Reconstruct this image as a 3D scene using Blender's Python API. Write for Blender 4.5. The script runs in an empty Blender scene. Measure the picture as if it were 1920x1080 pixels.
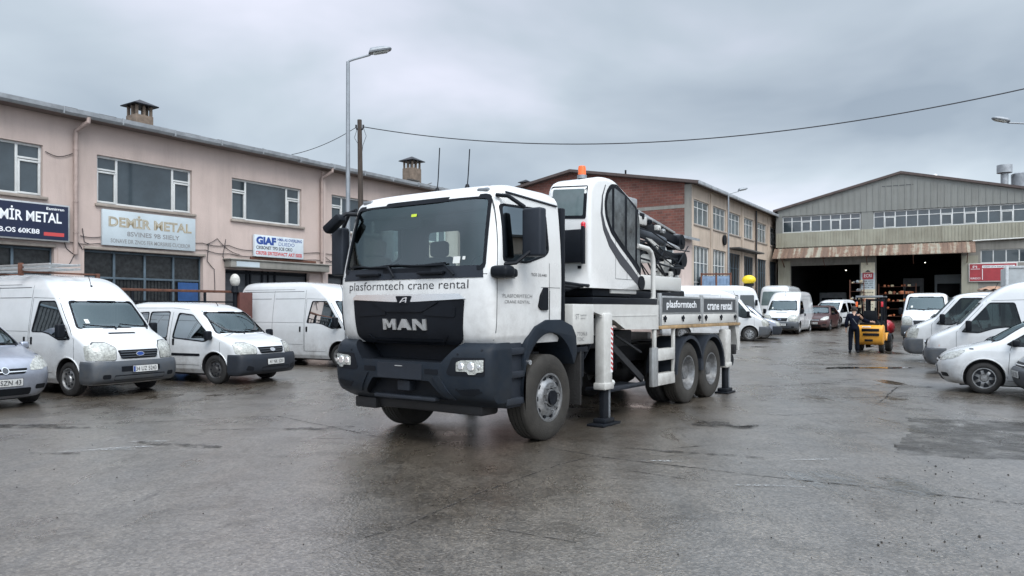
import bpy, bmesh, math, random
from mathutils import Vector, Matrix
from mathutils.bvhtree import BVHTree
R = math.radians
random.seed(7)
SC = bpy.context.scene
COL = SC.collection

# ------------------------------------------------------------------ camera
cd = bpy.data.cameras.new('camera'); cam = bpy.data.objects.new('camera', cd); COL.objects.link(cam)
cam.location = (0, 0, 1.63); cam.rotation_euler = (R(90), 0, 0)
cd.sensor_width = 36; cd.lens = 26.25; cd.shift_y = 0.02083; cd.clip_end = 3000; cd.clip_start = .05
SC.camera = cam

# ------------------------------------------------------------------ overcast sky
SUN_EL, SUN_AZ = 50, 158          # azimuth clockwise from +Y, behind and a little left of the camera
W = bpy.data.worlds.new("World"); SC.world = W; W.use_nodes = True
nt = W.node_tree; nt.nodes.clear()
def wn(t, **k):
    n = nt.nodes.new(t)
    for a, b in k.items(): setattr(n, a, b)
    return n
def wm(op, a, b=None, c=None, clamp=False):
    n = wn('ShaderNodeMath', operation=op, use_clamp=clamp)
    for i, v in enumerate((a, b, c)):
        if v is None: continue
        if isinstance(v, (int, float)): n.inputs[i].default_value = v
        else: nt.links.new(v, n.inputs[i])
    return n.outputs[0]
out = wn('ShaderNodeOutputWorld'); bg = wn('ShaderNodeBackground'); bg.inputs[1].default_value = 0.1
nt.links.new(bg.outputs[0], out.inputs[0])
sky = wn('ShaderNodeTexSky', sky_type='NISHITA', sun_disc=False)
sky.sun_elevation = R(SUN_EL); sky.sun_rotation = R(SUN_AZ); sky.dust_density = 3; sky.air_density = 1.2
tc = wn('ShaderNodeTexCoord'); sx = wn('ShaderNodeSeparateXYZ'); nt.links.new(tc.outputs['Generated'], sx.inputs[0])
zc = wm('MAXIMUM', sx.outputs[2], 0.0)
den = wm('ADD', zc, 0.22)
u = wm('DIVIDE', sx.outputs[0], den); v = wm('DIVIDE', sx.outputs[1], den)
cx = wn('ShaderNodeCombineXYZ'); nt.links.new(u, cx.inputs[0]); nt.links.new(v, cx.inputs[1])
cx.inputs[2].default_value = 3.7
n1 = wn('ShaderNodeTexNoise'); n1.inputs['Scale'].default_value = .85; n1.inputs['Detail'].default_value = 5; n1.inputs['Roughness'].default_value = .48; n1.inputs['Distortion'].default_value = .35
nt.links.new(cx.outputs[0], n1.inputs['Vector'])
n2 = wn('ShaderNodeTexNoise'); n2.inputs['Scale'].default_value = .45; n2.inputs['Detail'].default_value = 2
nt.links.new(cx.outputs[0], n2.inputs['Vector'])
cr = wn('ShaderNodeValToRGB'); e = cr.color_ramp.elements
e[0].position = .36; e[0].color = (2.95, 3.55, 4.2, 1)
e[1].position = .66; e[1].color = (6.3, 6.55, 7.5, 1)
m = e.new(.52); m.color = (4.45, 5.1, 5.7, 1)
nt.links.new(n1.outputs['Fac'], cr.inputs[0])
cr2 = wn('ShaderNodeValToRGB'); e = cr2.color_ramp.elements
e[0].position = .35; e[0].color = (.86, .86, .88, 1); e[1].position = .65; e[1].color = (1.1, 1.09, 1.08, 1)
nt.links.new(n2.outputs['Fac'], cr2.inputs[0])
mul = wn('ShaderNodeMix', data_type='RGBA', blend_type='MULTIPLY'); mul.inputs[0].default_value = 1
nt.links.new(cr.outputs[0], mul.inputs[6]); nt.links.new(cr2.outputs[0], mul.inputs[7])
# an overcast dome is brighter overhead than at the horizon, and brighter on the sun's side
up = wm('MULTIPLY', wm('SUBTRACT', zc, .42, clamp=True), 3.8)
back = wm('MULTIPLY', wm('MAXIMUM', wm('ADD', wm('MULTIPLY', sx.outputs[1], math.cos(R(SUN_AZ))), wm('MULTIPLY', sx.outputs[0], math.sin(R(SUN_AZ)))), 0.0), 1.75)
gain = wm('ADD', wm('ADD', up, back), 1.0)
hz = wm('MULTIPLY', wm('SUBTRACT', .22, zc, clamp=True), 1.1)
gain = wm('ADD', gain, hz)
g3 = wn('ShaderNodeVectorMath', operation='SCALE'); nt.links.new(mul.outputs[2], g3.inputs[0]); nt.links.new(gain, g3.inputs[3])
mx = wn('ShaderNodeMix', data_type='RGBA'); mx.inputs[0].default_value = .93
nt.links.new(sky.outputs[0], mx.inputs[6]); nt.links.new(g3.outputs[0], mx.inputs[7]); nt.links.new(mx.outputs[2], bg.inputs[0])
sd = bpy.data.lights.new('sun', 'SUN'); sd.energy = 1.8; sd.angle = R(35); sd.color = (1, .97, .93)
so = bpy.data.objects.new('sun', sd); COL.objects.link(so)
az = R(SUN_AZ); el = R(SUN_EL)
sdir = Vector((math.sin(az)*math.cos(el), math.cos(az)*math.cos(el), math.sin(el)))
so.rotation_euler = sdir.to_track_quat('Z', 'Y').to_euler(); so.location = sdir*60
SC.view_settings.view_transform = 'Standard'; SC.view_settings.look = 'None'
SC.view_settings.exposure = .5; SC.view_settings.gamma = 1
SC.cycles.max_bounces = 8; SC.cycles.transparent_max_bounces = 12; SC.cycles.glossy_bounces = 4; SC.cycles.diffuse_bounces = 3
SC.cycles.caustics_reflective = False; SC.cycles.caustics_refractive = False

# ------------------------------------------------------------------ materials
def mat(name, col, rough=.5, metal=0, var=0, vs=3, bump=0, bs=40, dirt=0, dirtcol=(.12, .10, .085), dz=(.2, 1.2), coat=0, emit=0, stretch=None, rv=0, spec=.5):
    m = bpy.data.materials.new(name); m.use_nodes = True; t = m.node_tree; N = t.nodes; L = t.links
    b = N['Principled BSDF']; b.inputs['Roughness'].default_value = rough; b.inputs['Metallic'].default_value = metal
    b.inputs['Specular IOR Level'].default_value = spec
    c = (*col, 1); b.inputs['Base Color'].default_value = c
    if coat: b.inputs['Coat Weight'].default_value = coat; b.inputs['Coat Roughness'].default_value = .04
    if emit: b.inputs['Emission Color'].default_value = c; b.inputs['Emission Strength'].default_value = emit
    tc = N.new('ShaderNodeTexCoord'); vec = tc.outputs['Object']
    if stretch:
        mp = N.new('ShaderNodeMapping'); mp.inputs['Scale'].default_value = stretch; L.new(vec, mp.inputs[0]); vec = mp.outputs[0]
    cur = None
    if var:
        n = N.new('ShaderNodeTexNoise'); n.inputs['Scale'].default_value = vs; n.inputs['Detail'].default_value = 6; n.inputs['Roughness'].default_value = .65; L.new(vec, n.inputs['Vector'])
        r = N.new('ShaderNodeMapRange'); r.inputs[1].default_value = .3; r.inputs[2].default_value = .7; r.inputs[3].default_value = 1-var; r.inputs[4].default_value = 1+var*.6
        L.new(n.outputs[0], r.inputs[0])
        s = N.new('ShaderNodeVectorMath'); s.operation = 'SCALE'; s.inputs[0].default_value = col; L.new(r.outputs[0], s.inputs[3]); cur = s.outputs[0]
    if dirt:
        n = N.new('ShaderNodeTexNoise'); n.inputs['Scale'].default_value = 5; n.inputs['Detail'].default_value = 8; n.inputs['Roughness'].default_value = .7; L.new(tc.outputs['Object'], n.inputs['Vector'])
        sp = N.new('ShaderNodeSeparateXYZ'); L.new(tc.outputs['Object'], sp.inputs[0])
        r = N.new('ShaderNodeMapRange'); r.inputs[1].default_value = dz[0]; r.inputs[2].default_value = dz[1]; r.inputs[3].default_value = 1; r.inputs[4].default_value = 0.12; L.new(sp.outputs[2], r.inputs[0])
        r2 = N.new('ShaderNodeMapRange'); r2.inputs[1].default_value = .35; r2.inputs[2].default_value = .75; L.new(n.outputs[0], r2.inputs[0])
        mu = N.new('ShaderNodeMath'); mu.operation = 'MULTIPLY'; L.new(r.outputs[0], mu.inputs[0]); L.new(r2.outputs[0], mu.inputs[1])
        mu2 = N.new('ShaderNodeMath'); mu2.operation = 'MULTIPLY'; mu2.inputs[1].default_value = dirt; L.new(mu.outputs[0], mu2.inputs[0])
        mi = N.new('ShaderNodeMix'); mi.data_type = 'RGBA'; L.new(mu2.outputs[0], mi.inputs[0])
        if cur: L.new(cur, mi.inputs[6])
        else: mi.inputs[6].default_value = c
        mi.inputs[7].default_value = (*dirtcol, 1); cur = mi.outputs[2]
        rr = N.new('ShaderNodeMapRange'); rr.inputs[3].default_value = rough; rr.inputs[4].default_value = .75; L.new(mu2.outputs[0], rr.inputs[0]); L.new(rr.outputs[0], b.inputs['Roughness'])
    if cur: L.new(cur, b.inputs['Base Color'])
    if rv:
        n = N.new('ShaderNodeTexNoise'); n.inputs['Scale'].default_value = vs*1.7; n.inputs['Detail'].default_value = 4; L.new(vec, n.inputs['Vector'])
        r = N.new('ShaderNodeMapRange'); r.inputs[1].default_value = .3; r.inputs[2].default_value = .7; r.inputs[3].default_value = max(rough-rv, .02); r.inputs[4].default_value = rough+rv
        L.new(n.outputs[0], r.inputs[0]); L.new(r.outputs[0], b.inputs['Roughness'])
    if bump:
        n = N.new('ShaderNodeTexNoise'); n.inputs['Scale'].default_value = bs; n.inputs['Detail'].default_value = 4; L.new(vec, n.inputs['Vector'])
        bp = N.new('ShaderNodeBump'); bp.inputs['Strength'].default_value = bump; bp.inputs['Distance'].default_value = .02; L.new(n.outputs[0], bp.inputs['Height']); L.new(bp.outputs[0], b.inputs['Normal'])
    return m

def glass(name, tint=(.5, .57, .57), ior=1.5, gcol=(.9, .95, 1)):
    m = bpy.data.materials.new(name); m.use_nodes = True; t = m.node_tree; N = t.nodes; L = t.links; N.remove(N['Principled BSDF'])
    tr = N.new('ShaderNodeBsdfTransparent'); tr.inputs[0].default_value = (*tint, 1)
    gl = N.new('ShaderNodeBsdfGlossy'); gl.inputs['Roughness'].default_value = .02; gl.inputs[0].default_value = (*gcol, 1)
    fr = N.new('ShaderNodeFresnel'); fr.inputs[0].default_value = ior
    mx = N.new('ShaderNodeMixShader'); L.new(fr.outputs[0], mx.inputs[0]); L.new(tr.outputs[0], mx.inputs[1]); L.new(gl.outputs[0], mx.inputs[2])
    L.new(mx.outputs[0], N['Material Output'].inputs[0]); return m

WHITE = mat('white_paint', (.64, .66, .675), .22, coat=.6, var=.04, vs=2, dirt=.7, dz=(.2, 1.0))
WHITE2 = mat('old_white_paint', (.60, .60, .575), .35, coat=.2, var=.07, vs=2.5, dirt=.9, dz=(-.2, 2.2))
CABWHITE = mat('cab_white_paint', (.70, .705, .695), .25, coat=.5, var=.04, vs=2, dirt=.5, dz=(1.1, 2.3))
SILVER = mat('silver_paint', (.36, .39, .46), .28, metal=.55, coat=.6, var=.05, dirt=.5)
GREYPAINT = mat('grey_paint', (.28, .30, .33), .3, metal=.4, coat=.5, dirt=.5)
REDPAINT = mat('red_paint', (.45, .02, .03), .25, coat=.5, var=.1)
BLUEPAINT = mat('blue_paint', (.05, .11, .25), .5, var=.3, vs=6)
YELLOW = mat('yellow_paint', (.78, .36, .03), .4, var=.12, vs=5, dirt=.6, dz=(0, 1.3))
YDOME = mat('yellow_plastic', (.80, .58, .02), .35, var=.1)
PLAST = mat('dark_plastic', (.022, .027, .036), .45, var=.15, vs=4, dirt=.3, dirtcol=(.05, .045, .04), bump=.05, bs=200, spec=.2)
TRUCKGREY = mat('truck_bumper_grey', (.013, .019, .028), .46, var=.2, vs=3, dirt=.45, dirtcol=(.045, .042, .037), dz=(.3, 1.6), bump=.05, bs=200, spec=.16)
GREYPLAST = mat('grey_plastic', (.050, .060, .074), .48, var=.15, vs=4, dirt=.7, dirtcol=(.12, .11, .095), dz=(.1, 1.0), bump=.05, bs=200)
BLACK = mat('black_paint', (.009, .011, .015), .42, var=.3, dirt=.25, dirtcol=(.03, .028, .025), spec=.12)
CHASSIS = mat('chassis_black', (.010, .011, .014), .6, var=.4, dirt=.5, dirtcol=(.035, .03, .027))
SEAM = mat('seam_dark', (.05, .055, .06), .7)
RUBBER = mat('rubber', (.013, .0125, .0125), .75, var=.3, vs=8, bump=.3, bs=60)
WORNRUB = mat('worn_rubber', (.026, .0235, .020), .78, var=.35, vs=7, bump=.3, bs=50)
RIM = mat('steel_rim', (.33, .34, .35), .40, metal=.75, var=.4, vs=14, dirt=.8, dirtcol=(.05, .042, .034), dz=(.3, 2))
DARKRIM = mat('dark_rim', (.05, .05, .052), .5, metal=.3, var=.3, vs=12)
CHROME = mat('chrome', (.85, .86, .87), .25, metal=.9)
ALU = mat('aluminium', (.50, .51, .51), .38, metal=.7, var=.2, vs=8)
CARGLASS = mat('dark_glass', (.022, .030, .032), .04, var=.4, vs=1.5, spec=.7)
WSGLASS = mat('windscreen_glass', (.11, .15, .155), .05, var=.4, vs=1.1, spec=.9)
CLEAR = glass('clear_glass', (.74, .84, .83), 2.15, (.66, .82, .87))
REARGL = glass('rear_window_glass', (.85, .92, .90), 1.25)
CARWS = glass('car_windscreen_glass', (.60, .68, .67), 2.3, (.68, .82, .85))
CARSIDE = glass('car_side_glass', (.22, .27, .27), 1.5, (.85, .92, .95))
TINT = glass('tinted_glass', (.07, .085, .085), 1.4, (.30, .34, .36))
WINGLASS = mat('window_glass', (.040, .055, .065), .06, var=.45, vs=.8, spec=.7)
CABPANE = mat('cabin_pane', (.10, .112, .118), .10, var=.75, vs=4, spec=.5)
WINGLASS2 = mat('pale_window_glass', (.13, .155, .165), .12, var=.5, vs=1.5)
LAMPGL = mat('lamp_glass', (.42, .43, .40), .10, var=.55, vs=20, bump=.7, bs=40, coat=.8)
AMBER = mat('amber_lens', (.75, .17, .02), .15, coat=.6)
REDLENS = mat('red_lens', (.6, .015, .03), .15, coat=.5)
ORANGELENS = mat('orange_lens', (.85, .14, .02), .2, coat=.5)
PLATE = mat('plate_white', (.62, .63, .62), .4, var=.1, vs=20)
INK = mat('black_ink', (.02, .02, .025), .5)
DECKINK = mat('grey_ink', (.22, .22, .22), .5)
BLUEINK = mat('blue_ink', (.02, .06, .25), .5)
REDINK = mat('red_ink', (.50, .06, .06), .5)
GOLDINK = mat('gold_ink', (.34, .28, .18), .5)
WHITEINK = mat('white_ink', (.78, .80, .82), .5)
SEAT = mat('seat_cloth', (.03, .032, .036), .9)
SKIN = mat('skin', (.42, .26, .19), .55)
HAIR = mat('hair', (.03, .022, .018), .8)
NAVY = mat('navy_cloth', (.007, .009, .018), .95, var=.35, vs=6, bump=.4, bs=18, spec=.08)
JEANS = mat('dark_jeans', (.007, .009, .015), .95, var=.3, vs=8, bump=.3, bs=25, spec=.08)
HIVIS = mat('hivis_cloth', (.50, .62, .05), .7)
PAPER = mat('paper', (.6, .62, .6), .6)

# plaster and masonry
def plaster(name, col, stain=(.16, .13, .12), amt=.5):
    m = mat(name, col, .85, var=.07, vs=1.2, bump=.25, bs=25); t = m.node_tree; N = t.nodes; L = t.links; b = N['Principled BSDF']
    src = b.inputs['Base Color'].links[0].from_socket
    tc = N.new('ShaderNodeTexCoord'); mp = N.new('ShaderNodeMapping'); mp.inputs['Scale'].default_value = (2.2, 2.2, .22); L.new(tc.outputs['Object'], mp.inputs[0])
    n = N.new('ShaderNodeTexNoise'); n.inputs['Scale'].default_value = 1.3; n.inputs['Detail'].default_value = 9; n.inputs['Roughness'].default_value = .72; L.new(mp.outputs[0], n.inputs[0])
    n2 = N.new('ShaderNodeTexNoise'); n2.inputs['Scale'].default_value = .5; n2.inputs['Detail'].default_value = 7; L.new(tc.outputs['Object'], n2.inputs[0])
    a = N.new('ShaderNodeMath'); a.operation = 'MULTIPLY'; L.new(n.outputs[0], a.inputs[0]); L.new(n2.outputs[0], a.inputs[1])
    r = N.new('ShaderNodeMapRange'); r.inputs[1].default_value = .22; r.inputs[2].default_value = .44; r.inputs[3].default_value = 0; r.inputs[4].default_value = amt; L.new(a.outputs[0], r.inputs[0])
    mi = N.new('ShaderNodeMix'); mi.data_type = 'RGBA'; L.new(r.outputs[0], mi.inputs[0]); L.new(src, mi.inputs[6]); mi.inputs[7].default_value = (*stain, 1); L.new(mi.outputs[2], b.inputs['Base Color'])
    return m
PINK = plaster('pink_plaster', (.50, .405, .365), (.27, .22, .195), .42)
BEIGE = plaster('beige_plaster', (.47, .385, .31), (.18, .15, .12), .6)
CONC = plaster('concrete', (.25, .24, .215), (.09, .085, .075), .7)
SOFFIT = mat('soffit', (.15, .12, .11), .85, var=.2)
SILL = mat('sill_stone', (.30, .26, .225), .8, var=.25, vs=4)
GUTTER = mat('gutter_metal', (.33, .35, .37), .5, metal=.3, var=.35, vs=3)
ROOFT = mat('roof_sheet', (.09, .085, .08), .8, var=.4, vs=2)
ROOFB = mat('brown_roof_edge', (.075, .055, .05), .7, var=.3)
FRAMEW = mat('white_frame', (.58, .59, .58), .45, var=.12, vs=6)
BLUEST = mat('blue_grey_steel', (.07, .10, .125), .55, var=.3, vs=5)
GRILLE = mat('dark_mesh_glass', (.022, .024, .025), .35, var=.9, vs=9)
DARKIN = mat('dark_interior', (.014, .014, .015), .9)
SHUT = mat('roller_shutter', (.055, .06, .068), .6, var=.3, stretch=(1, 1, 14), vs=2, bump=.5, bs=3)
BLUEPANE = mat('blue_panel', (.02, .07, .20), .4, var=.3)
PIPEM = mat('pipe_pink', (.36, .28, .25), .6, var=.2, vs=4)
CABLE = mat('cable_black', (.015, .015, .02), .6)
RUST = mat('rust', (.13, .055, .035), .85, var=.5, vs=7, bump=.3)
RUSTRED = mat('red_rust_post', (.10, .035, .028), .8, var=.3, vs=5)
GALV = mat('galvanised', (.25, .27, .29), .45, metal=.5, var=.15, vs=6)
WOOD = mat('old_wood', (.055, .042, .034), .9, var=.4, vs=5, stretch=(6, 6, .6), bump=.4, bs=8)
NAVYSIGN = mat('navy_sign', (.010, .016, .045), .35, var=.15)
PALESIGN = mat('pale_sign', (.45, .51, .54), .5, var=.12, vs=1.5)
REDSIGN = mat('red_sign', (.33, .035, .045), .5, var=.2)
CREAM = mat('cream_board', (.66, .60, .46), .6, var=.25, vs=4)
CHIMB = mat('chimney_brick', (.17, .13, .10), .9, var=.5, vs=5, bump=.6, bs=12)
CANVAS = mat('grey_box_body', (.42, .45, .46), .5, var=.15, vs=1.5, dirt=.5, dz=(0, 4))
def corrug(name, col, period, stain=(.1, .09, .08), amt=.35):
    m = plaster(name, col, stain, amt); t = m.node_tree; N = t.nodes; L = t.links; b = N['Principled BSDF']; b.inputs['Roughness'].default_value = .6
    tc = N.new('ShaderNodeTexCoord'); w = N.new('ShaderNodeTexWave'); w.wave_profile = 'SAW'; w.bands_direction = 'X'; w.inputs['Scale'].default_value = 1/period*.3142; L.new(tc.outputs['Object'], w.inputs[0])
    bp = N.new('ShaderNodeBump'); bp.inputs['Strength'].default_value = .8; bp.inputs['Distance'].default_value = .05; L.new(w.outputs['Fac'], bp.inputs['Height']); L.new(bp.outputs[0], b.inputs['Normal'])
    return m
GABLEM = corrug('grey_corrugated', (.215, .22, .205), .45)
BANDM = corrug('beige_corrugated', (.33, .32, .255), .45, (.12, .10, .07), .6)
def brickmat():
    m = bpy.data.materials.new('red_brick'); m.use_nodes = True; t = m.node_tree; N = t.nodes; L = t.links; b = N['Principled BSDF']; b.inputs['Roughness'].default_value = .9
    tc = N.new('ShaderNodeTexCoord'); s = N.new('ShaderNodeSeparateXYZ'); c = N.new('ShaderNodeCombineXYZ'); L.new(tc.outputs['Object'], s.inputs[0]); L.new(s.outputs[1], c.inputs[0]); L.new(s.outputs[2], c.inputs[1])
    br = N.new('ShaderNodeTexBrick'); br.inputs['Scale'].default_value = 1; br.inputs['Brick Width'].default_value = .30; br.inputs['Row Height'].default_value = .135; br.inputs['Mortar Size'].default_value = .012
    br.inputs['Color1'].default_value = (.185, .070, .052, 1); br.inputs['Color2'].default_value = (.11, .046, .037, 1); br.inputs['Mortar'].default_value = (.17, .11, .09, 1); br.inputs['Bias'].default_value = -.2
    L.new(c.outputs[0], br.inputs[0])
    n = N.new('ShaderNodeTexNoise'); n.inputs['Scale'].default_value = 1.1; n.inputs['Detail'].default_value = 8; L.new(tc.outputs['Object'], n.inputs[0])
    r = N.new('ShaderNodeMapRange'); r.inputs[1].default_value = .3; r.inputs[2].default_value = .7; r.inputs[3].default_value = .65; r.inputs[4].default_value = 1.25; L.new(n.outputs[0], r.inputs[0])
    sc = N.new('ShaderNodeVectorMath'); sc.operation = 'SCALE'; L.new(br.outputs[0], sc.inputs[0]); L.new(r.outputs[0], sc.inputs[3]); L.new(sc.outputs[0], b.inputs['Base Color'])
    bp = N.new('ShaderNodeBump'); bp.inputs['Strength'].default_value = .7; bp.inputs['Distance'].default_value = .02; bp.invert = True; L.new(br.outputs['Fac'], bp.inputs['Height']); L.new(bp.outputs[0], b.inputs['Normal'])
    return m
BRICK = brickmat()
def rustcanopy():
    m = bpy.data.materials.new('rusty_canopy_sheet'); m.use_nodes = True; t = m.node_tree; N = t.nodes; L = t.links; b = N['Principled BSDF']; b.inputs['Roughness'].default_value = .8
    tc = N.new('ShaderNodeTexCoord'); mp = N.new('ShaderNodeMapping'); mp.inputs['Scale'].default_value = (1.6, .12, .12); L.new(tc.outputs['Object'], mp.inputs[0])
    n = N.new('ShaderNodeTexNoise'); n.inputs['Scale'].default_value = 1.6; n.inputs['Detail'].default_value = 3; L.new(mp.outputs[0], n.inputs[0])
    n2 = N.new('ShaderNodeTexNoise'); n2.inputs['Scale'].default_value = 3.5; n2.inputs['Detail'].default_value = 8; n2.inputs['Roughness'].default_value = .75; L.new(tc.outputs['Object'], n2.inputs[0])
    a = N.new('ShaderNodeMath'); a.operation = 'ADD'; L.new(n.outputs[0], a.inputs[0])
    a2 = N.new('ShaderNodeMath'); a2.operation = 'MULTIPLY'; a2.inputs[1].default_value = .5; L.new(n2.outputs[0], a2.inputs[0]); L.new(a2.outputs[0], a.inputs[1])
    cr = N.new('ShaderNodeValToRGB'); e = cr.color_ramp.elements; e[0].position = .64; e[0].color = (.15, .10, .075, 1); e[1].position = .86; e[1].color = (.30, .28, .225, 1)
    k = e.new(.74); k.color = (.19, .12, .085, 1)
    L.new(a.outputs[0], cr.inputs[0]); L.new(cr.outputs[0], b.inputs['Base Color']); return m
RUSTCAN = rustcanopy()
def asphalt():
    m = bpy.data.materials.new('wet_asphalt'); m.use_nodes = True; t = m.node_tree; N = t.nodes; L = t.links; b = N['Principled BSDF']
    tc = N.new('ShaderNodeTexCoord'); P = tc.outputs['Object']
    def noise(s, d=4, ro=.6, vec=P, dist=0):
        n = N.new('ShaderNodeTexNoise'); n.inputs['Scale'].default_value = s; n.inputs['Detail'].default_value = d; n.inputs['Roughness'].default_value = ro; n.inputs['Distortion'].default_value = dist; L.new(vec, n.inputs[0]); return n.outputs[0]
    def mr(x, a, b_, c, d):
        r = N.new('ShaderNodeMapRange'); r.inputs[1].default_value = a; r.inputs[2].default_value = b_; r.inputs[3].default_value = c; r.inputs[4].default_value = d; L.new(x, r.inputs[0]); return r.outputs[0]
    def ma(op, x, y):
        n = N.new('ShaderNodeMath'); n.operation = op
        for i, q in enumerate((x, y)):
            if isinstance(q, (int, float)): n.inputs[i].default_value = q
            else: L.new(q, n.inputs[i])
        return n.outputs[0]
    big = noise(.22, 5, .6, dist=.6); mid = noise(1.3, 6, .65); fine = noise(55, 3, .65); grain = noise(110, 2, .6)
    mp = N.new('ShaderNodeMapping'); mp.inputs['Rotation'].default_value = (0, 0, R(-35)); mp.inputs['Scale'].default_value = (1.3, .16, 1); L.new(P, mp.inputs[0])
    streak = noise(1.1, 7, .68, mp.outputs[0], .3)
    vo = N.new('ShaderNodeTexVoronoi'); vo.inputs['Scale'].default_value = 42; L.new(P, vo.inputs[0])
    vo2 = N.new('ShaderNodeTexVoronoi'); vo2.inputs['Scale'].default_value = 15; L.new(P, vo2.inputs[0])
    cr = N.new('ShaderNodeValToRGB'); e = cr.color_ramp.elements; e[0].position = .3; e[0].color = (.054, .042, .030, 1); e[1].position = .72; e[1].color = (.118, .097, .073, 1)
    L.new(ma('ADD', ma('MULTIPLY', big, .5), ma('MULTIPLY', mid, .5)), cr.inputs[0])
    val = ma('MULTIPLY', mr(fine, .3, .7, .35, 1.9), mr(streak, .35, .68, .60, 1.15))
    val = ma('MULTIPLY', val, mr(vo.outputs['Distance'], .0, .55, 1.3, .7)); sep0 = N.new('ShaderNodeSeparateColor'); L.new(vo.outputs['Color'], sep0.inputs[0]); cell = sep0.outputs[1]; val = ma('MULTIPLY', val, mr(cell, 0, 1, .55, 1.6))
    blot = mr(noise(2.1, 9, .74, dist=.5), .50, .60, 0, 1); blot = ma('MULTIPLY', blot, mr(big, .42, .56, .15, 1)); blot2 = ma('MULTIPLY', mr(noise(7, 8, .75, mp.outputs[0]), .54, .62, 0, 1), mr(mid, .45, .6, 0, 1))
    val = ma('MULTIPLY', val, mr(blot, 0, 1, 1, .60)); val = ma('MULTIPLY', val, mr(blot2, 0, 1, 1, .55))
    sc = N.new('ShaderNodeVectorMath'); sc.operation = 'SCALE'; L.new(cr.outputs[0], sc.inputs[0]); L.new(val, sc.inputs[3])
    # pale stone chips
    sep = N.new('ShaderNodeSeparateColor'); L.new(vo.outputs['Color'], sep.inputs[0])
    chip = ma('MULTIPLY', mr(sep.outputs[0], .90, .93, 0, 1), mr(vo.outputs['Distance'], .12, .3, .8, 0))
    mi = N.new('ShaderNodeMix'); mi.data_type = 'RGBA'; L.new(chip, mi.inputs[0]); L.new(sc.outputs[0], mi.inputs[6]); mi.inputs[7].default_value = (.34, .33, .30, 1)
    L.new(mi.outputs[2], b.inputs['Base Color'])
    wet = mr(ma('ADD', ma('MULTIPLY', big, .6), ma('MULTIPLY', streak, .4)), .40, .62, 0, 1)
    pud = mr(ma('ADD', ma('MULTIPLY', noise(.45, 3, .5, dist=.3), .6), ma('MULTIPLY', streak, .4)), .585, .62, 0, 1)
    rough = mr(wet, 0, 1, .38, .22); rough = ma('ADD', rough, mr(mid, .3, .7, -.05, .06))
    rough = ma('MULTIPLY', rough, mr(pud, 0, 1, 1, .25)); L.new(rough, b.inputs['Roughness'])
    b.inputs['Specular IOR Level'].default_value = 1.0; b.inputs['IOR'].default_value = 1.6; b.inputs['Specular Tint'].default_value = (1, .93, .84, 1); b.inputs['Coat Weight'].default_value = 1; b.inputs['Coat IOR'].default_value = 2.6; L.new(rough, b.inputs['Coat Roughness'])
    cwt = ma('MULTIPLY', mr(cell, 0, 1, .58, 1.0), mr(grain, .35, .65, .75, 1.0)); cwt = ma('MULTIPLY', cwt, mr(blot, 0, 1, 1, .55)); cwt = ma('MULTIPLY', cwt, mr(blot2, 0, 1, 1, .6)); L.new(cwt, b.inputs['Coat Weight'])
    h = ma('ADD', ma('MULTIPLY', fine, .5), ma('MULTIPLY', vo.outputs['Distance'], .55)); h = ma('MULTIPLY', h, mr(pud, 0, 1, 1, .1))
    bp = N.new('ShaderNodeBump'); bp.inputs['Strength'].default_value = .6; bp.inputs['Distance'].default_value = .006; L.new(h, bp.inputs['Height'])
    bp2 = N.new('ShaderNodeBump'); bp2.inputs['Strength'].default_value = .25; bp2.inputs['Distance'].default_value = .05; L.new(mid, bp2.inputs['Height']); L.new(bp.outputs[0], bp2.inputs['Normal']); L.new(bp2.outputs[0], b.inputs['Normal']); L.new(bp2.outputs[0], b.inputs['Coat Normal'])
    return m
ASPH = asphalt()
def ragged(name, col, rough, thr, scale, soft=.06, bump=0, spec=.5, stretch=None, top=1):
    m = mat(name, col, rough, var=.4, vs=6, bump=bump, bs=60, spec=spec); t = m.node_tree; N = t.nodes; L = t.links; b = N['Principled BSDF']
    tc = N.new('ShaderNodeTexCoord'); v = tc.outputs['Object']
    if stretch: mp = N.new('ShaderNodeMapping'); mp.inputs['Rotation'].default_value = (0, 0, R(stretch[0])); mp.inputs['Scale'].default_value = (1, stretch[1], 1); L.new(v, mp.inputs[0]); v = mp.outputs[0]
    n = N.new('ShaderNodeTexNoise'); n.inputs['Scale'].default_value = scale; n.inputs['Detail'].default_value = 8; n.inputs['Roughness'].default_value = .7; L.new(v, n.inputs[0])
    r = N.new('ShaderNodeMapRange'); r.inputs[1].default_value = thr-soft; r.inputs[2].default_value = thr+soft; r.inputs[4].default_value = top; L.new(n.outputs[0], r.inputs[0]); L.new(r.outputs[0], b.inputs['Alpha']); return m

PATCH = ragged('asphalt_patch', (.045, .041, .035), .30, .47, 2.2, .12, .5, top=.6)
DAMP = ragged('damp_stain', (.035, .031, .027), .25, .50, 5, .08, .3, top=.8)
CRACKM = ragged('crack_dark', (.018, .016, .014), .7, .47, 9, .05, top=.85)
GRITM = mat('grit', (.016, .014, .012), .7, var=.3)
PUDDLE = ragged('puddle_water', (.022, .019, .016), .04, .46, 4, .03, spec=.6)
CHALK = ragged('worn_white_mark', (.42, .43, .43), .6, .54, 26, .06, top=.8)

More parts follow.
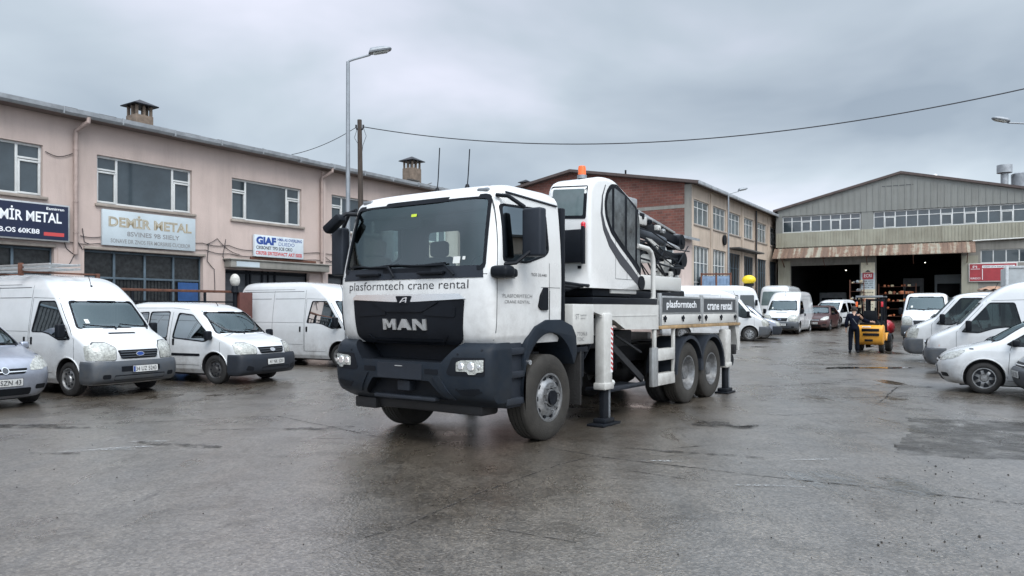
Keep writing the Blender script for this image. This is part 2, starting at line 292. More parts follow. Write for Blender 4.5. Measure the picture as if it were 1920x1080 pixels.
# ------------------------------------------------------------------ helpers
def tag(o, label=None, cat=None, group=None, kind=None):
    if label: o['label'] = label
    if cat: o['category'] = cat
    if group: o['group'] = group
    if kind: o['kind'] = kind
    return o
def empty(name, label=None, cat=None, loc=(0, 0, 0), rz=0, group=None, scale=1):
    o = bpy.data.objects.new(name, None); COL.objects.link(o); o.location = loc; o.rotation_euler = (0, 0, R(rz)); o.empty_display_size = .3
    if scale != 1: o.scale = (scale,)*3
    return tag(o, label, cat, group)
def kids(o): return [c for c in bpy.data.objects if c.parent == o]
def copy_tree(o, parent=None, skip=()):
    c = o.copy(); COL.objects.link(c); c.parent = parent
    for ch in kids(o):
        if ch.name.split('.')[0] in skip: continue
        copy_tree(ch, c, skip)
    return c
def dup(o, label, loc, rz, scale=1, group=None, skip=(), swap=None):
    c = copy_tree(o, None, skip); c.location = loc; c.rotation_euler = (0, 0, R(rz)); c.scale = (scale,)*3 if isinstance(scale, (int, float)) else scale; c['label'] = label
    if group: c['group'] = group
    if swap:
        # object-level slots keep the shared mesh's own materials untouched
        def rec2(x):
            for ch in kids(x):
                if ch.type == 'MESH':
                    for s in ch.material_slots:
                        mm = s.material
                        if mm and mm.name in swap:
                            s.link = 'OBJECT'; s.material = swap[mm.name]
                rec2(ch)
        rec2(c)
    return c

class MB:
    def __init__(s): s.v = []; s.f = []; s.m = []
    def add(s, vs, fs, m=0):
        k = len(s.v); s.v += [tuple(p) for p in vs]; s.f += [[i+k for i in f] for f in fs]; s.m += [m]*len(fs); return s
    def addbm(s, bm, m=0, M=None):
        bm.verts.index_update(); s.add([(M @ v.co if M else v.co) for v in bm.verts], [[v.index for v in f.verts] for f in bm.faces], m); bm.free(); return s
    def box(s, x0, x1, y0, y1, z0, z1, bev=0, m=0, M=None, seg=2):
        bm = bmesh.new(); bmesh.ops.create_cube(bm, size=1)
        for v in bm.verts: v.co = Vector(((x0+x1)/2+v.co.x*(x1-x0), (y0+y1)/2+v.co.y*(y1-y0), (z0+z1)/2+v.co.z*(z1-z0)))
        if bev: bmesh.ops.bevel(bm, geom=list(bm.edges), offset=bev, segments=seg, affect='EDGES', profile=.5)
        return s.addbm(bm, m, M)
    def bar(s, p, q, w, h=None, m=0, bev=0):
        p = Vector(p); q = Vector(q); d = q-p; l = d.length; h = h or w
        Mx = Matrix.Translation(p) @ d.to_track_quat('X', 'Z').to_matrix().to_4x4()
        return s.box(0, l, -w/2, w/2, -h/2, h/2, bev, m, Mx)
    def cyl(s, p, q, r, n=16, r2=None, m=0, cap=True):
        p = Vector(p); q = Vector(q); d = (q-p).normalized(); a = d.orthogonal().normalized(); b = d.cross(a); r2 = r if r2 is None else r2
        vs = []; 
        for c, rr in ((p, r), (q, r2)):
            for i in range(n):
                t = 2*math.pi*i/n; vs.append(c+a*math.cos(t)*rr+b*math.sin(t)*rr)
        fs = [[i, (i+1) % n, n+(i+1) % n, n+i] for i in range(n)]
        if cap: fs += [list(range(n))[::-1], list(range(n, 2*n))]
        return s.add(vs, fs, m)
    def tube(s, pts, r, n=8, m=0, taper=None):
        pts = [Vector(p) for p in pts]; vs = []; fs = []; ref = None
        for i, p in enumerate(pts):
            d = (pts[min(i+1, len(pts)-1)]-pts[max(i-1, 0)]).normalized()
            if ref is None: ref = d.orthogonal().normalized()
            a = (ref-d*ref.dot(d)); a = a.normalized() if a.length > 1e-5 else d.orthogonal().normalized(); ref = a; b = d.cross(a)
            rr = r if taper is None else taper[i]
            for k in range(n):
                t = 2*math.pi*k/n; vs.append(p+a*math.cos(t)*rr+b*math.sin(t)*rr)
        for i in range(len(pts)-1):
            for k in range(n): fs.append([i*n+k, i*n+(k+1) % n, (i+1)*n+(k+1) % n, (i+1)*n+k])
        fs += [list(range(n))[::-1], list(range(len(vs)-n, len(vs)))]
        return s.add(vs, fs, m)
    def lathe(s, prof, c=(0, 0, 0), axis='Y', n=32, m=0, close=False, a0=0, a1=360):
        full = abs(a1-a0) >= 360; k = n if full else n+1; vs = []; fs = []; c = Vector(c); L = len(prof)
        for i in range(k):
            t = R(a0+(a1-a0)*i/n); co, si = math.cos(t), math.sin(t)
            for (r, h) in prof:
                p = {'Y': (r*co, h, r*si), 'Z': (r*co, r*si, h), 'X': (h, r*co, r*si)}[axis]; vs.append(c+Vector(p))
        for i in range(n):
            j = (i+1) % k
            for q in range(L-1 if not close else L):
                q2 = (q+1) % L; fs.append([i*L+q, j*L+q, j*L+q2, i*L+q2])
        return s.add(vs, fs, m)
    def prism(s, poly, axis, a0, a1, m=0, bev=0):
        bm = bmesh.new()
        def P(u, v, a): return {'X': (a, u, v), 'Y': (u, a, v), 'Z': (u, v, a)}[axis]
        vs = [bm.verts.new(P(u, v, a0)) for u, v in poly]; f = bm.faces.new(vs)
        r = bmesh.ops.extrude_face_region(bm, geom=[f]); d = Vector(P(0, 0, a1-a0))
        for e in r['geom']:
            if isinstance(e, bmesh.types.BMVert): e.co += d
        bmesh.ops.recalc_face_normals(bm, faces=bm.faces)
        if bev: bmesh.ops.bevel(bm, geom=[e for e in bm.edges if e.calc_face_angle(0) > .5], offset=bev, segments=2, affect='EDGES', profile=.5, clamp_overlap=True)
        return s.addbm(bm, m)
    def grid(s, fn, nu, nv, m=0):
        vs = [fn(i/nu, j/nv) for i in range(nu+1) for j in range(nv+1)]
        return s.add(vs, [[i*(nv+1)+j, (i+1)*(nv+1)+j, (i+1)*(nv+1)+j+1, i*(nv+1)+j+1] for i in range(nu) for j in range(nv)], m)
    def sphere(s, c, r, m=0, n=16, sc=(1, 1, 1)):
        return s.add(*_sph(c, r, n, sc), m)
    def build(s, name, mats, parent=None, ang=35, recalc=False, **k):
        me = bpy.data.meshes.new(name); me.from_pydata(s.v, [], s.f)
        if not isinstance(mats, (list, tuple)): mats = [mats]
        for q in mats: me.materials.append(q)
        if len(mats) > 1: me.polygons.foreach_set('material_index', s.m)
        if recalc:
            bm = bmesh.new(); bm.from_mesh(me); bmesh.ops.recalc_face_normals(bm, faces=bm.faces); bm.to_mesh(me); bm.free()
        me.update()
        if ang: me.polygons.foreach_set('use_smooth', [True]*len(me.polygons)); me.set_sharp_from_angle(angle=R(ang))
        o = bpy.data.objects.new(name, me); COL.objects.link(o); o.parent = parent
        return tag(o, **k)
def _sph(c, r, n, sc):
    vs = []; h = n//2
    for i in range(h+1):
        a = math.pi*i/h
        for j in range(n):
            b = 2*math.pi*j/n; vs.append((c[0]+r*sc[0]*math.sin(a)*math.cos(b), c[1]+r*sc[1]*math.sin(a)*math.sin(b), c[2]+r*sc[2]*math.cos(a)))
    return vs, [[i*n+j, (i+1)*n+j, (i+1)*n+(j+1) % n, i*n+(j+1) % n] for i in range(h) for j in range(n)]

def text_geo(body, w, h=None, font_scale=1, spacing=1.0, bold=0):
    """flat text mesh: verts in (u,v), fitted to width w and cap height h, origin at lower left"""
    c = bpy.data.curves.new('t', 'FONT'); c.body = body; c.size = 1; c.space_character = spacing; c.resolution_u = 3; c.offset = bold
    o = bpy.data.objects.new('t', c); COL.objects.link(o); dg = bpy.context.evaluated_depsgraph_get()
    me = bpy.data.meshes.new_from_object(o.evaluated_get(dg)); vs = [v.co.copy() for v in me.vertices]; fs = [list(p.vertices) for p in me.polygons]
    bpy.data.objects.remove(o); bpy.data.curves.remove(c); bpy.data.meshes.remove(me)
    if not vs: return [], []
    x0 = min(v.x for v in vs); x1 = max(v.x for v in vs); y0 = min(v.y for v in vs); y1 = max(v.y for v in vs)
    sx = w/(x1-x0); sy = h/(y1-y0) if h else sx
    return [((v.x-x0)*sx, (v.y-y0)*sy) for v in vs], fs
def wall_text(mb, body, x0, z0, w, h, y, m=0, **k):
    vs, fs = text_geo(body, w, h, **k); return mb.add([(x0+a, y, z0+b) for a, b in vs], fs, m)

# surface projection --------------------------------------------------
def ray(bvh, axis, u, v):
    o, d = {'+Y': ((u, 9, v), (0, -1, 0)), '-Y': ((u, -9, v), (0, 1, 0)), '+X': ((9, u, v), (-1, 0, 0)), '-X': ((-19, u, v), (1, 0, 0)), '+Z': ((u, v, 9), (0, 0, -1))}[axis]
    h = bvh.ray_cast(Vector(o), Vector(d)); return h[0], h[1], -Vector(d)
def proj(bvh, axis, u, v, off):
    p, n, d = ray(bvh, axis, u, v)
    if p is None:
        o = {'+Y': (u, 1, v), '-Y': (u, -1, v), '+X': (1, u, v), '-X': (-4, u, v), '+Z': (u, v, 2)}[axis]; p, n, i, q = bvh.find_nearest(Vector(o)); d = -ray(bvh, axis, u, v)[2]*-1
    if n.dot(d) < 0: n = -n
    return p + (n*.5+d*.5)*off, d
def decal(mb, bvh, axis, poly, off=.004, th=.02, step=.08, m=0):
    bm = bmesh.new(); f = bm.faces.new([bm.verts.new((u, v, 0)) for u, v in poly])
    us = [p[0] for p in poly]; vs = [p[1] for p in poly]
    for ax, lo, hi in ((0, min(us), max(us)), (1, min(vs), max(vs))):
        n = int((hi-lo)/step)
        for i in range(1, n+1):
            c = lo+(hi-lo)*i/(n+1); co = [0, 0, 0]; no = [0, 0, 0]; co[ax] = c; no[ax] = 1
            bmesh.ops.bisect_plane(bm, geom=list(bm.verts)+list(bm.edges)+list(bm.faces), plane_co=co, plane_no=no, dist=1e-6)
    flip = axis in ('-Y', '+X', '+Z')
    bnd = [e for e in bm.edges if len(e.link_faces) == 1]
    new = {}; pos = {}
    for v in bm.verts:
        p, d = proj(bvh, axis, v.co.x, v.co.y, off); pos[v] = (p, d)
    bm.verts.index_update(); V = [pos[v][0] for v in bm.verts]; F = [[v.index for v in f.verts] for f in bm.faces]
    for e in bnd:
        for v in e.verts:
            if v not in new: new[v] = len(V); V.append(pos[v][0]-pos[v][1]*th)
        a, b = e.verts; F.append([a.index, b.index, new[b], new[a]])
    bm.free(); mb.add(V, F, m); return mb
def proj_text(mb, bvh, axis, body, u0, v0, w, h=None, off=.006, m=0, mirror=False, **k):
    vs, fs = text_geo(body, w, h, **k)
    return mb.add([proj(bvh, axis, u0+(w-a if mirror else a), v0+b, off)[0] for a, b in vs], fs, m)
def rp(pts, r=.03, n=3):
    """round the corners of a polygon"""
    out = []; N = len(pts)
    for i in range(N):
        p = Vector(pts[i]); a = Vector(pts[i-1]); b = Vector(pts[(i+1) % N]); da = a-p; db = b-p
        rr = min(r, da.length*.45, db.length*.45); s = p+da.normalized()*rr; e = p+db.normalized()*rr
        for k in range(n+1):
            t = k/n; out.append(tuple(s*(1-t)**2+p*2*t*(1-t)+e*t*t))
    return out
def rect(u0, u1, v0, v1, r=.02): return rp([(u0, v0), (u1, v0), (u1, v1), (u0, v1)], r)
def interp(tab, z):
    if z <= tab[0][0]: return tab[0][1]
    for (a, b), (c, d) in zip(tab, tab[1:]):
        if z <= c: return b+(d-b)*(z-a)/(c-a) if c > a else d
    return tab[-1][1]
def chaikin(p, it=2):
    for _ in range(it):
        q = [p[0]]
        for a, b in zip(p, p[1:]): q += [tuple(a[i]*.75+b[i]*.25 for i in range(len(a))), tuple(a[i]*.25+b[i]*.75 for i in range(len(a)))]
        p = q+[p[-1]]
    return p
def slices(fp, rp_, wd, na, ra=((0, .08),), npow=2.6, zx=(), it=2, nf=10):
    """solid built of horizontal rings: nose x, tail x, half width and nose depth given as functions of z"""
    fp = chaikin(list(fp), it); rp_ = chaikin(list(rp_), 1); wd = chaikin(list(wd), 1)
    zs = sorted(set([round(z, 4) for z, _ in fp]+[round(z, 4) for z, _ in wd if fp[0][0] < z < fp[-1][0]]+list(zx)))
    zz = []
    for z in zs:
        if not zz or z-zz[-1] > .004: zz.append(z)
    rings = []
    for z in zz:
        xf = interp(fp, z); xr = interp(rp_, z); w = interp(wd, z); a = interp(na, z); ar = interp(ra, z); half = []
        xf = max(xf, xr+.05); a = min(a, (xf-xr)*.45); ar = min(ar, (xf-xr)*.45)
        for j in range(nf+1):
            t = math.pi/2*j/nf; cy = math.sin(t)**(2/npow); cxx = math.cos(t)**(2/npow); half.append((xf-a+a*cxx, w*cy))
        ns = 6
        for j in range(1, ns): half.append((xf-a+(xr+ar-(xf-a))*j/ns, w))
        for j in range(5):
            t = math.pi/2*(1-j/4); half.append((xr+ar-ar*math.cos(t)**(2/4), w*math.sin(t)**(2/4) if j < 4 else 0))
        ring = half + [(x, -y) for x, y in half[-2:0:-1]]
        rings.append([(x, y, z) for x, y in ring])
    V = [p for r_ in rings for p in r_]; n = len(rings[0]); F = []
    for i in range(len(rings)-1):
        for k in range(n): F.append([i*n+k, i*n+(k+1) % n, (i+1)*n+(k+1) % n, (i+1)*n+k])
    F.append(list(range(n))[::-1]); F.append(list(range(len(V)-n, len(V))))
    return V, F
def bvh_of(V, F): return BVHTree.FromPolygons([Vector(v) for v in V], F)
def cut(V, F, cutters):
    """boolean difference; returns new V,F,face-material (1 = cut surface)"""
    def mk(nm, v, f, mi):
        me = bpy.data.meshes.new(nm); me.from_pydata(v, [], f); bm = bmesh.new(); bm.from_mesh(me); bmesh.ops.recalc_face_normals(bm, faces=bm.faces); bm.to_mesh(me); bm.free()
        me.materials.append(WHITE); me.materials.append(BLACK); me.polygons.foreach_set('material_index', [mi]*len(me.polygons))
        o = bpy.data.objects.new(nm, me); COL.objects.link(o); return o
    o = mk('tmpbody', V, F, 0); cs = []
    for mb in cutters:
        c = mk('tmpcut', mb.v, mb.f, 1); cs.append(c); md = o.modifiers.new('b', 'BOOLEAN'); md.operation = 'DIFFERENCE'; md.solver = 'EXACT'; md.object = c
    dg = bpy.context.evaluated_depsgraph_get(); me = bpy.data.meshes.new_from_object(o.evaluated_get(dg))
    V2 = [v.co.copy() for v in me.vertices]; F2 = [list(p.vertices) for p in me.polygons]; M2 = [p.material_index for p in me.polygons]
    for c in [o]+cs:
        d = c.data; bpy.data.objects.remove(c); bpy.data.meshes.remove(d)
    bpy.data.meshes.remove(me)
    return V2, F2, M2

# wheels ---------------------------------------------------------------
def wheel(parent, x, y, r, w, out, rimr, rimmat, kind='steel', rub=None, name='wheel'):
    """out = +1 when the outer face looks to +y; y = outer face position"""
    s = out; rub = rub or RUBBER
    def P(l): return [(a, -s*b) for a, b in l]
    c = (x, y, r)
    rm = MB(); t = MB()
    tp = [(rimr, .012), (rimr+.01, .0), (r*.80, -.004), (r*.93, .006), (r*.985, .03*w/.3)]
    ng = 4
    for i in range(ng):
        a = .04*w/.3+(w-.08*w/.3)*i/ng; b = .04*w/.3+(w-.08*w/.3)*(i+.78)/ng; c2 = .04*w/.3+(w-.08*w/.3)*(i+1)/ng
        tp += [(r, a), (r, b), (r-.012, b+.001), (r-.012, c2-.001)]
    tp += [(r, w-.04*w/.3), (r*.93, w), (rimr, w-.01)]
    t.lathe(P(tp), c, 'Y', 56)
    n = 10 if kind.startswith('truck') else (4 if kind == 'steel' else 5)
    if kind == 'truckfront':
        rm.lathe(P([(rimr+.004, .0), (rimr-.02, .0), (rimr-.03, .03), (rimr-.05, .04), (rimr*.80, .03), (rimr*.66, -.015), (rimr*.62, -.02), (rimr*.58, -.02), (rimr*.40, -.018), (rimr*.36, .01), (rimr*.34, -.03), (.0, -.035)]), c, 'Y', 48)
        for i in range(10):
            a = 2*math.pi*i/10; q = rimr*.80; cc = Vector((x+q*math.cos(a), y+s*-.02, r+q*math.sin(a))); rm.cyl(cc+Vector((0, s*.002, 0)), cc+Vector((0, -s*.02, 0)), .028, 12, m=1)
            q = rimr*.50; cc = Vector((x+q*math.cos(a+.3), y+s*.02, r+q*math.sin(a+.3))); rm.cyl(cc, cc+Vector((0, s*.035, 0)), .014, 6, m=0)
        rm.cyl((x, y+s*.03, r), (x, y+s*.06, r), rimr*.30, 24, m=1)
    elif kind == 'truckrear':
        rm.lathe(P([(rimr+.004, .0), (rimr-.015, .0), (rimr-.03, .05), (rimr*.86, .13), (rimr*.80, .17), (rimr*.55, .16), (rimr*.5, .13), (rimr*.42, .12), (rimr*.38, .05), (.0, .045)]), c, 'Y', 48)
        for i in range(10):
            a = 2*math.pi*i/10; q = rimr*.62; cc = Vector((x+q*math.cos(a), y-s*.165, r+q*math.sin(a))); rm.cyl(cc, cc+Vector((0, s*.03, 0)), .014, 6)
    else:
        rm.lathe(P([(rimr+.004, .0), (rimr-.012, .0), (rimr-.02, .02), (rimr*.82, .035), (rimr*.75, .02), (rimr*.45, .012), (rimr*.36, .02), (rimr*.30, .0), (0, -.004)]), c, 'Y', 36)
        nh = 8 if kind != 'spoke' else 7
        for i in range(nh):
            a = 2*math.pi*i/nh
            if kind == 'spoke':
                q0, q1 = rimr*.38, rimr*.86
                for da in (.16,):
                    pts = []
                    for (q, dd) in ((q0, .55), (q1, .27), (q1, -.27), (q0, -.55)): pts.append((x+q*math.cos(a+dd*.9), r+q*math.sin(a+dd*.9)))
                # dark window between the spokes
                a2 = a; pts = [(x+q*math.cos(a2+dd), r+q*math.sin(a2+dd)) for q, dd in ((rimr*.46, -.14), (rimr*.88, -.28), (rimr*.92, 0), (rimr*.88, .28), (rimr*.46, .14))]
                ya = y+s*.002; yb = y-s*.03
                rm.prism(pts, 'Y', min(ya, yb), max(ya, yb), m=1)
            else:
                q = rimr*.62; cc = Vector((x+q*math.cos(a), y-s*.012, r+q*math.sin(a))); rm.cyl(cc, cc+Vector((0, -s*.02, 0)), rimr*.11, 10, m=1)
    wo = rm.build(name, [rimmat, BLACK], parent, 40)
    t.build('tyre', rub, wo, 50)
    return wo

# ------------------------------------------------------------------ cars and vans
def shell(root, sp, paint):
    """painted body with wheel wells cut in; returns the projection tree"""
    V, F = slices(sp['fp'], sp['rp'], sp['wd'], sp['na'], sp.get('ra', ((0, .08),)), sp.get('npow', 2.6))
    bv = bvh_of(V, F); cs = []; wy = max(w for z, w in sp['wd'])
    for wx in sp['wheels']:
        c = MB()
        for s in (1, -1): c.cyl((wx, s*(wy-.30), sp['r']+.015), (wx, s*(wy+.2), sp['r']+.015), sp['ar'], 36)
        cs.append(c)
    if 'cav' in sp:
        xr, xfw, zt = sp['cav']; zl = [.72+(zt-.72)*i/14 for i in range(15)]
        cf = [(z, min(interp(chaikin(list(sp['fp'])), z)-.10, xfw if z < sp['cowl'] else 9)) for z in zl]
        IV, IF = slices(cf, [(z, max(xr, interp(list(sp['rp']), z)+.09)) for z in zl], [(z, interp(chaikin(list(sp['wd']), 1), z)-.06) for z in zl], [(0, .18), (zt, .22)], ((0, .05),), 3, it=0)
        ci = MB(); ci.add(IV, IF); cs.append(ci)
        for poly in sp['hx']: c = MB(); c.prism(poly, 'X', xfw-.9, 2); cs.append(c)
        for poly in sp['hy']: c = MB(); c.prism(poly, 'Y', -2, 2); cs.append(c)
    V2, F2, M2 = cut(V, F, cs)
    b = MB(); b.v = [tuple(v) for v in V2]; b.f = F2; b.m = M2
    for wx in sp['wheels']:                       # rolled lip of the wheel arch
        for s in (1, -1):
            pts = []
            for i in range(17):
                a = R(4+172*i/16); p = proj(bv, '+Y' if s > 0 else '-Y', wx+math.cos(a)*(sp['ar']+.012), sp['r']+.015+math.sin(a)*(sp['ar']+.012), .002)[0]; pts.append(p)
            b.tube(pts, .014, 6, m=0)
    for (x0, z0, x1, z1, w) in sp.get('lines', ()):
        for ax in ('+Y', '-Y'): decal(b, bv, ax, _strip(x0, z0, x1, z1, w), .0025, .004, .12, m=2)
    o = b.build('body', [paint, CHASSIS, SEAM], root, 38); return bv
def pane(root, bv, axis, poly, glass_, name='side_window', seal=1.06, step=.1):
    b = MB(); decal(b, bv, axis, poly, -.006, 0, step); o = b.build(name, glass_, root, 60)
    cx_ = (min(p[0] for p in poly)+max(p[0] for p in poly))/2; cz = (min(p[1] for p in poly)+max(p[1] for p in poly))/2
    A = [((x-cx_)*seal+cx_, (z-cz)*(1+(seal-1)*1.3)+cz) for x, z in poly]; B = [((x-cx_)*.985+cx_, (z-cz)*.975+cz) for x, z in poly]
    b = MB(); ring(b, bv, axis, A, B, .005, .03); b.build('window_seal', BLACK, o); return o
def cabin_fit(root, seats, xd, zd, w, wheel_y=.38):
    b = MB(); b.box(xd-.42, xd+.10, -w, w, .74, zd, .06, seg=3); b.box(xd-.40, xd-.15, wheel_y-.2, wheel_y+.2, zd-.05, zd+.06, .03); b.build('dashboard', SEAT, root)
    for (x, ys) in seats:
        for y in ys: b = MB(); b.box(x-.1, x+.42, y-.24, y+.24, .72, .84, .05); b.box(x-.16, x-.02, y-.23, y+.23, .8, zd+.20, .06); b.box(x-.14, x-.05, y-.13, y+.13, zd+.20, zd+.38, .04); b.build('seat', SEAT, root)
    b = MB(); c = Vector((xd-.46, wheel_y, zd-.02)); b.tube([c+Vector((math.sin(a)*.07, math.cos(a)*.19, math.sin(a)*.175)) for a in [i*math.pi/10 for i in range(21)]], .014, 6); b.bar(c, c+Vector((.25, 0, -.1)), .05); b.build('steering_wheel', BLACK, root)
def _strip(x0, z0, x1, z1, w=.008):
    d = Vector((x1-x0, z1-z0)); n = Vector((-d.y, d.x)).normalized()*w/2
    return [(x0+n.x, z0+n.y), (x1+n.x, z1+n.y), (x1-n.x, z1-n.y), (x0-n.x, z0-n.y)]
def outline(poly, w=.008):
    return [(poly[i-1][0], poly[i-1][1], poly[i][0], poly[i][1], w) for i in range(len(poly))]
def panel(name, root, bv, axes, poly, mats, off=.004, th=.012, step=.1, ang=38, m=0):
    outl = []
    for ax in axes:
        b = MB(); decal(b, bv, ax, poly, off, th, step, m); outl.append(b.build(name, mats, root, ang))
    return outl
def bumper(root, sp, fp, z0, z1, xcut, wx, mat_, name='bumper'):
    V, F = slices([(z, x) for z, x in fp], [(z0, xcut), (z1, xcut)], [(z0, wx-.03), (z0+.08, wx), (z1-.04, wx), (z1, wx-.02)], [(0, sp['na'][0][1]+.02)], ((0, .01),), sp.get('npow', 2.6))
    b = MB(); b.add(V, F); o = b.build(name, mat_, root, 38); return bvh_of(V, F), o
def handle(root, bv, x, z, upright=False, mat_=BLACK):
    for s, ax in ((1, '+Y'), (-1, '-Y')):
        p = proj(bv, ax, x, z, 0)[0]; b = MB()
        if upright: b.box(p.x-.032, p.x+.032, p.y-.012, p.y+.030, p.z-.075, p.z+.075, .015)
        else: b.box(p.x-.09, p.x+.09, p.y-.01, p.y+.03, p.z-.02, p.z+.02, .01)
        b.build('door_handle', mat_, root)
def mirror(root, x, y, z, w, h, m1=BLACK, dx=.0):
    for s in (1, -1):
        b = MB(); b.box(x-.07, x+.06, s*y-w/2, s*y+w/2, z-h/2, z+h/2, .035, seg=3); b.bar((x, s*(y-w*.8), z-h*.3), (x, s*y, z-h*.1), .05); b.build('wing_mirror', m1, root)
def wipers(root, bv, z, ys=((-.55, .05), (.1, .68)), rise=.05, off=.018):
    for a, c in ys:
        b = MB(); pts = [proj(bv, '+X', a+(c-a)*i/6, z+rise*(1-i/6)**1.5, off)[0] for i in range(7)]; b.tube(pts, .011, 6); q = pts[-1]; b.tube([q, q+Vector((.05, 0, -.05))], .014, 6); b.build('wiper', BLACK, root)
def plate(root, bv, text, y, z, axis='+X', off=.022, blue=True, w=.52, h=.115):
    b = MB(); decal(b, bv, axis, rect(y-w/2, y+w/2, z-h/2, z+h/2, .01), off, .02, .3)
    decal(b, bv, axis, rect(y-w/2-.006, y+w/2+.006, z-h/2-.006, z+h/2+.006, .01), off-.003, .02, .3, m=1)
    if blue: decal(b, bv, axis, [(y-w/2+.004, z-h/2+.006), (y-w/2+.045, z-h/2+.006), (y-w/2+.045, z+h/2-.006), (y-w/2+.004, z+h/2-.006)], off+.002, .002, .3, m=2)
    vs, fs = text_geo(text, w*.84, h*.66)
    def mapy(a): return y-w/2+.05+a
    # the front of a car is seen looking along -X: its right-hand side is +y
    b.add([proj(bv, axis, mapy(a), z-h*.33+c, off+.004)[0] for a, c in vs], fs, 1)
    b.build('number_plate', [PLATE, INK, BLUEINK], root, 0)
def oval(y, z, a, b, n=18): return [(y+a*math.cos(2*math.pi*i/n), z+b*math.sin(2*math.pi*i/n)) for i in range(n)]

def van(label, high=True, rear=-3.95, wb=-2.95, text='34 UZ 5243', group=None, plate_y=.08, side_windows=False, ladder=False):
    root = empty('parked_van', label, 'van', group=group)
    if high:
        fp = [(.22, .74), (.3, .80), (.55, .86), (.8, .87), (.93, .80), (1.03, .64), (1.12, .44), (1.22, .24), (1.26, .20), (1.5, -.02), (1.79, -.27), (1.95, -.45), (2.12, -.66), (2.24, -.90), (2.30, -1.15), (2.345, -1.7)]
        wd = [(.22, .80), (.34, .855), (.9, .875), (1.2, .865), (1.8, .79), (2.1, .745), (2.24, .69), (2.31, .60), (2.345, .42)]
        rpz = [(.22, rear+.03), (1.1, rear), (1.9, rear+.10), (2.25, rear+.20), (2.345, rear+.42)]
    else:
        fp = [(.22, .74), (.3, .80), (.55, .86), (.8, .87), (.93, .80), (1.03, .64), (1.12, .44), (1.22, .24), (1.26, .20), (1.5, -.02), (1.79, -.27), (1.87, -.38), (1.92, -.55), (1.95, -.85)]
        wd = [(.22, .80), (.34, .855), (.9, .875), (1.2, .865), (1.75, .80), (1.86, .75), (1.92, .66), (1.95, .50)]
        rpz = [(.22, rear+.02), (1.1, rear), (1.75, rear+.04), (1.95, rear+.15)]
    sp = dict(fp=fp, rp=rpz, wd=wd, na=[(0, .34), (.9, .34), (1.2, .28), (1.5, .22), (1.8, .22), (2.3, .32)], ra=((0, .07),), wheels=(0, wb), r=.318, ar=.385, npow=2.9, cav=(-1.28, .12, 1.88), cowl=1.2)
    WSP = rp([(-.735, 1.27), (.735, 1.27), (.635, 1.79), (-.635, 1.79)], .06); SWP = rp([(-1.15, 1.20), (-1.0, 1.78), (-.50, 1.78), (.08, 1.08), (-.28, 1.06), (-.60, 1.17), (-.8, 1.2)], .05)
    sp['hx'] = [WSP]; sp['hy'] = [SWP]
    door = [(.20, .48), (.20, 1.06), (-.44, 1.84), (-1.22, 1.86), (-1.24, .42), (-.38, .40), (-.42, .62), (-.30, .74)]
    ln = outline(door[:5])[1:]+[(-1.24, .42, -.5, .42, .008)]
    if high:
        ln += [(-1.3, .60, rear+.5, .60, .007), (-1.3, 1.20, rear+.15, 1.20, .006), (-1.27, .42, -1.27, 2.1, .007), (-2.45, .42, -2.45, 2.08, .008), (-1.3, 1.86, -2.4, 1.86, .012), (-2.55, 1.86, rear+.3, 1.86, .012), (-1.35, 2.06, rear+.25, 2.06, .014), (-1.7, 2.12, rear+.3, 2.12, .008), (-.44, 2.0, -.44, 1.84, .006)]
    sp['lines'] = ln
    bv = shell(root, sp, WHITE)
    # glass
    pane(root, bv, '+X', WSP, CARWS, 'windscreen', 1.03)
    for ax in ('+Y', '-Y'): pane(root, bv, ax, SWP, CARSIDE, 'side_window', 1.04)
    cabin_fit(root, [(-1.0, (.42, -.1, -.5))], .12, 1.20, .74)
    b = MB(); decal(b, bv, '+X', rect(-.56, -.48, 1.36, 1.44, .01), .002, .0, .3); b.build('sticker', PAPER, root)
    panel('hood_vent', root, bv, ('+Z',), rect(.32, .37, -.28, .28, .02), BLACK, .006, .01, .1) if high else None
    # grille, lamps, bumper
    g = MB(); decal(g, bv, '+X', rp([(-.42, .86), (-.36, .70), (.36, .70), (.42, .86)], .03), .012, .03, .08, 0)
    for k in range(3): decal(g, bv, '+X', rect(-.38, .38, .725+k*.045, .742+k*.045, .005), .03, .02, .1, 1)
    go = g.build('grille', [BLACK, GREYPLAST], root)
    b = MB(); decal(b, bv, '+X', oval(0, .782, .085, .04), .040, .02, .2, 0); decal(b, bv, '+X', oval(0, .782, .072, .031), .043, .01, .2, 1); b.build('badge', [CHROME, BLUEINK], go)
    for s in (1, -1):
        a = MB(); decal(a, bv, '+X', rp([(s*.47, .68), (s*.44, .90), (s*.56, 1.0), (s*.74, 1.01), (s*.84, .93), (s*.80, .68)], .03), .010, .03, .06)
        h = a.build('headlight', LAMPGL, root, 30)
        a = MB(); decal(a, bv, '+X', rp([(s*.46, .67), (s*.43, .91), (s*.55, 1.015), (s*.75, 1.025), (s*.855, .94), (s*.81, .67)], .03), .005, .02, .08); a.build('lamp_rim', SEAM, h)
        a = MB(); decal(a, bv, '+Y' if s > 0 else '-Y', rp([(.76, .68), (.74, .88), (.62, .97), (.50, .95), (.56, .68)], .03), .009, .02, .05); a.build('lamp_side', LAMPGL, h, 30)
    bb, bo = bumper(root, sp, [(.24, .80), (.30, .90), (.42, .935), (.58, .93), (.66, .89)], .24, .66, .40, .895, GREYPLAST)
    a = MB(); decal(a, bb, '+X', rect(-.52, .52, .30, .40, .02), .004, .02, .1); decal(a, bb, '+X', rect(-.40, .40, .46, .56, .01), .003, .02, .1)
    for s in (1, -1): decal(a, bb, '+X', rect(s*.66-.07*1, s*.66+.07, .34, .42, .03), .005, .02, .1)
    a.build('air_intake', BLACK, root)
    plate(root, bb, text, plate_y, .50)
    mirror(root, -.05, .97, 1.22, .15, .27)
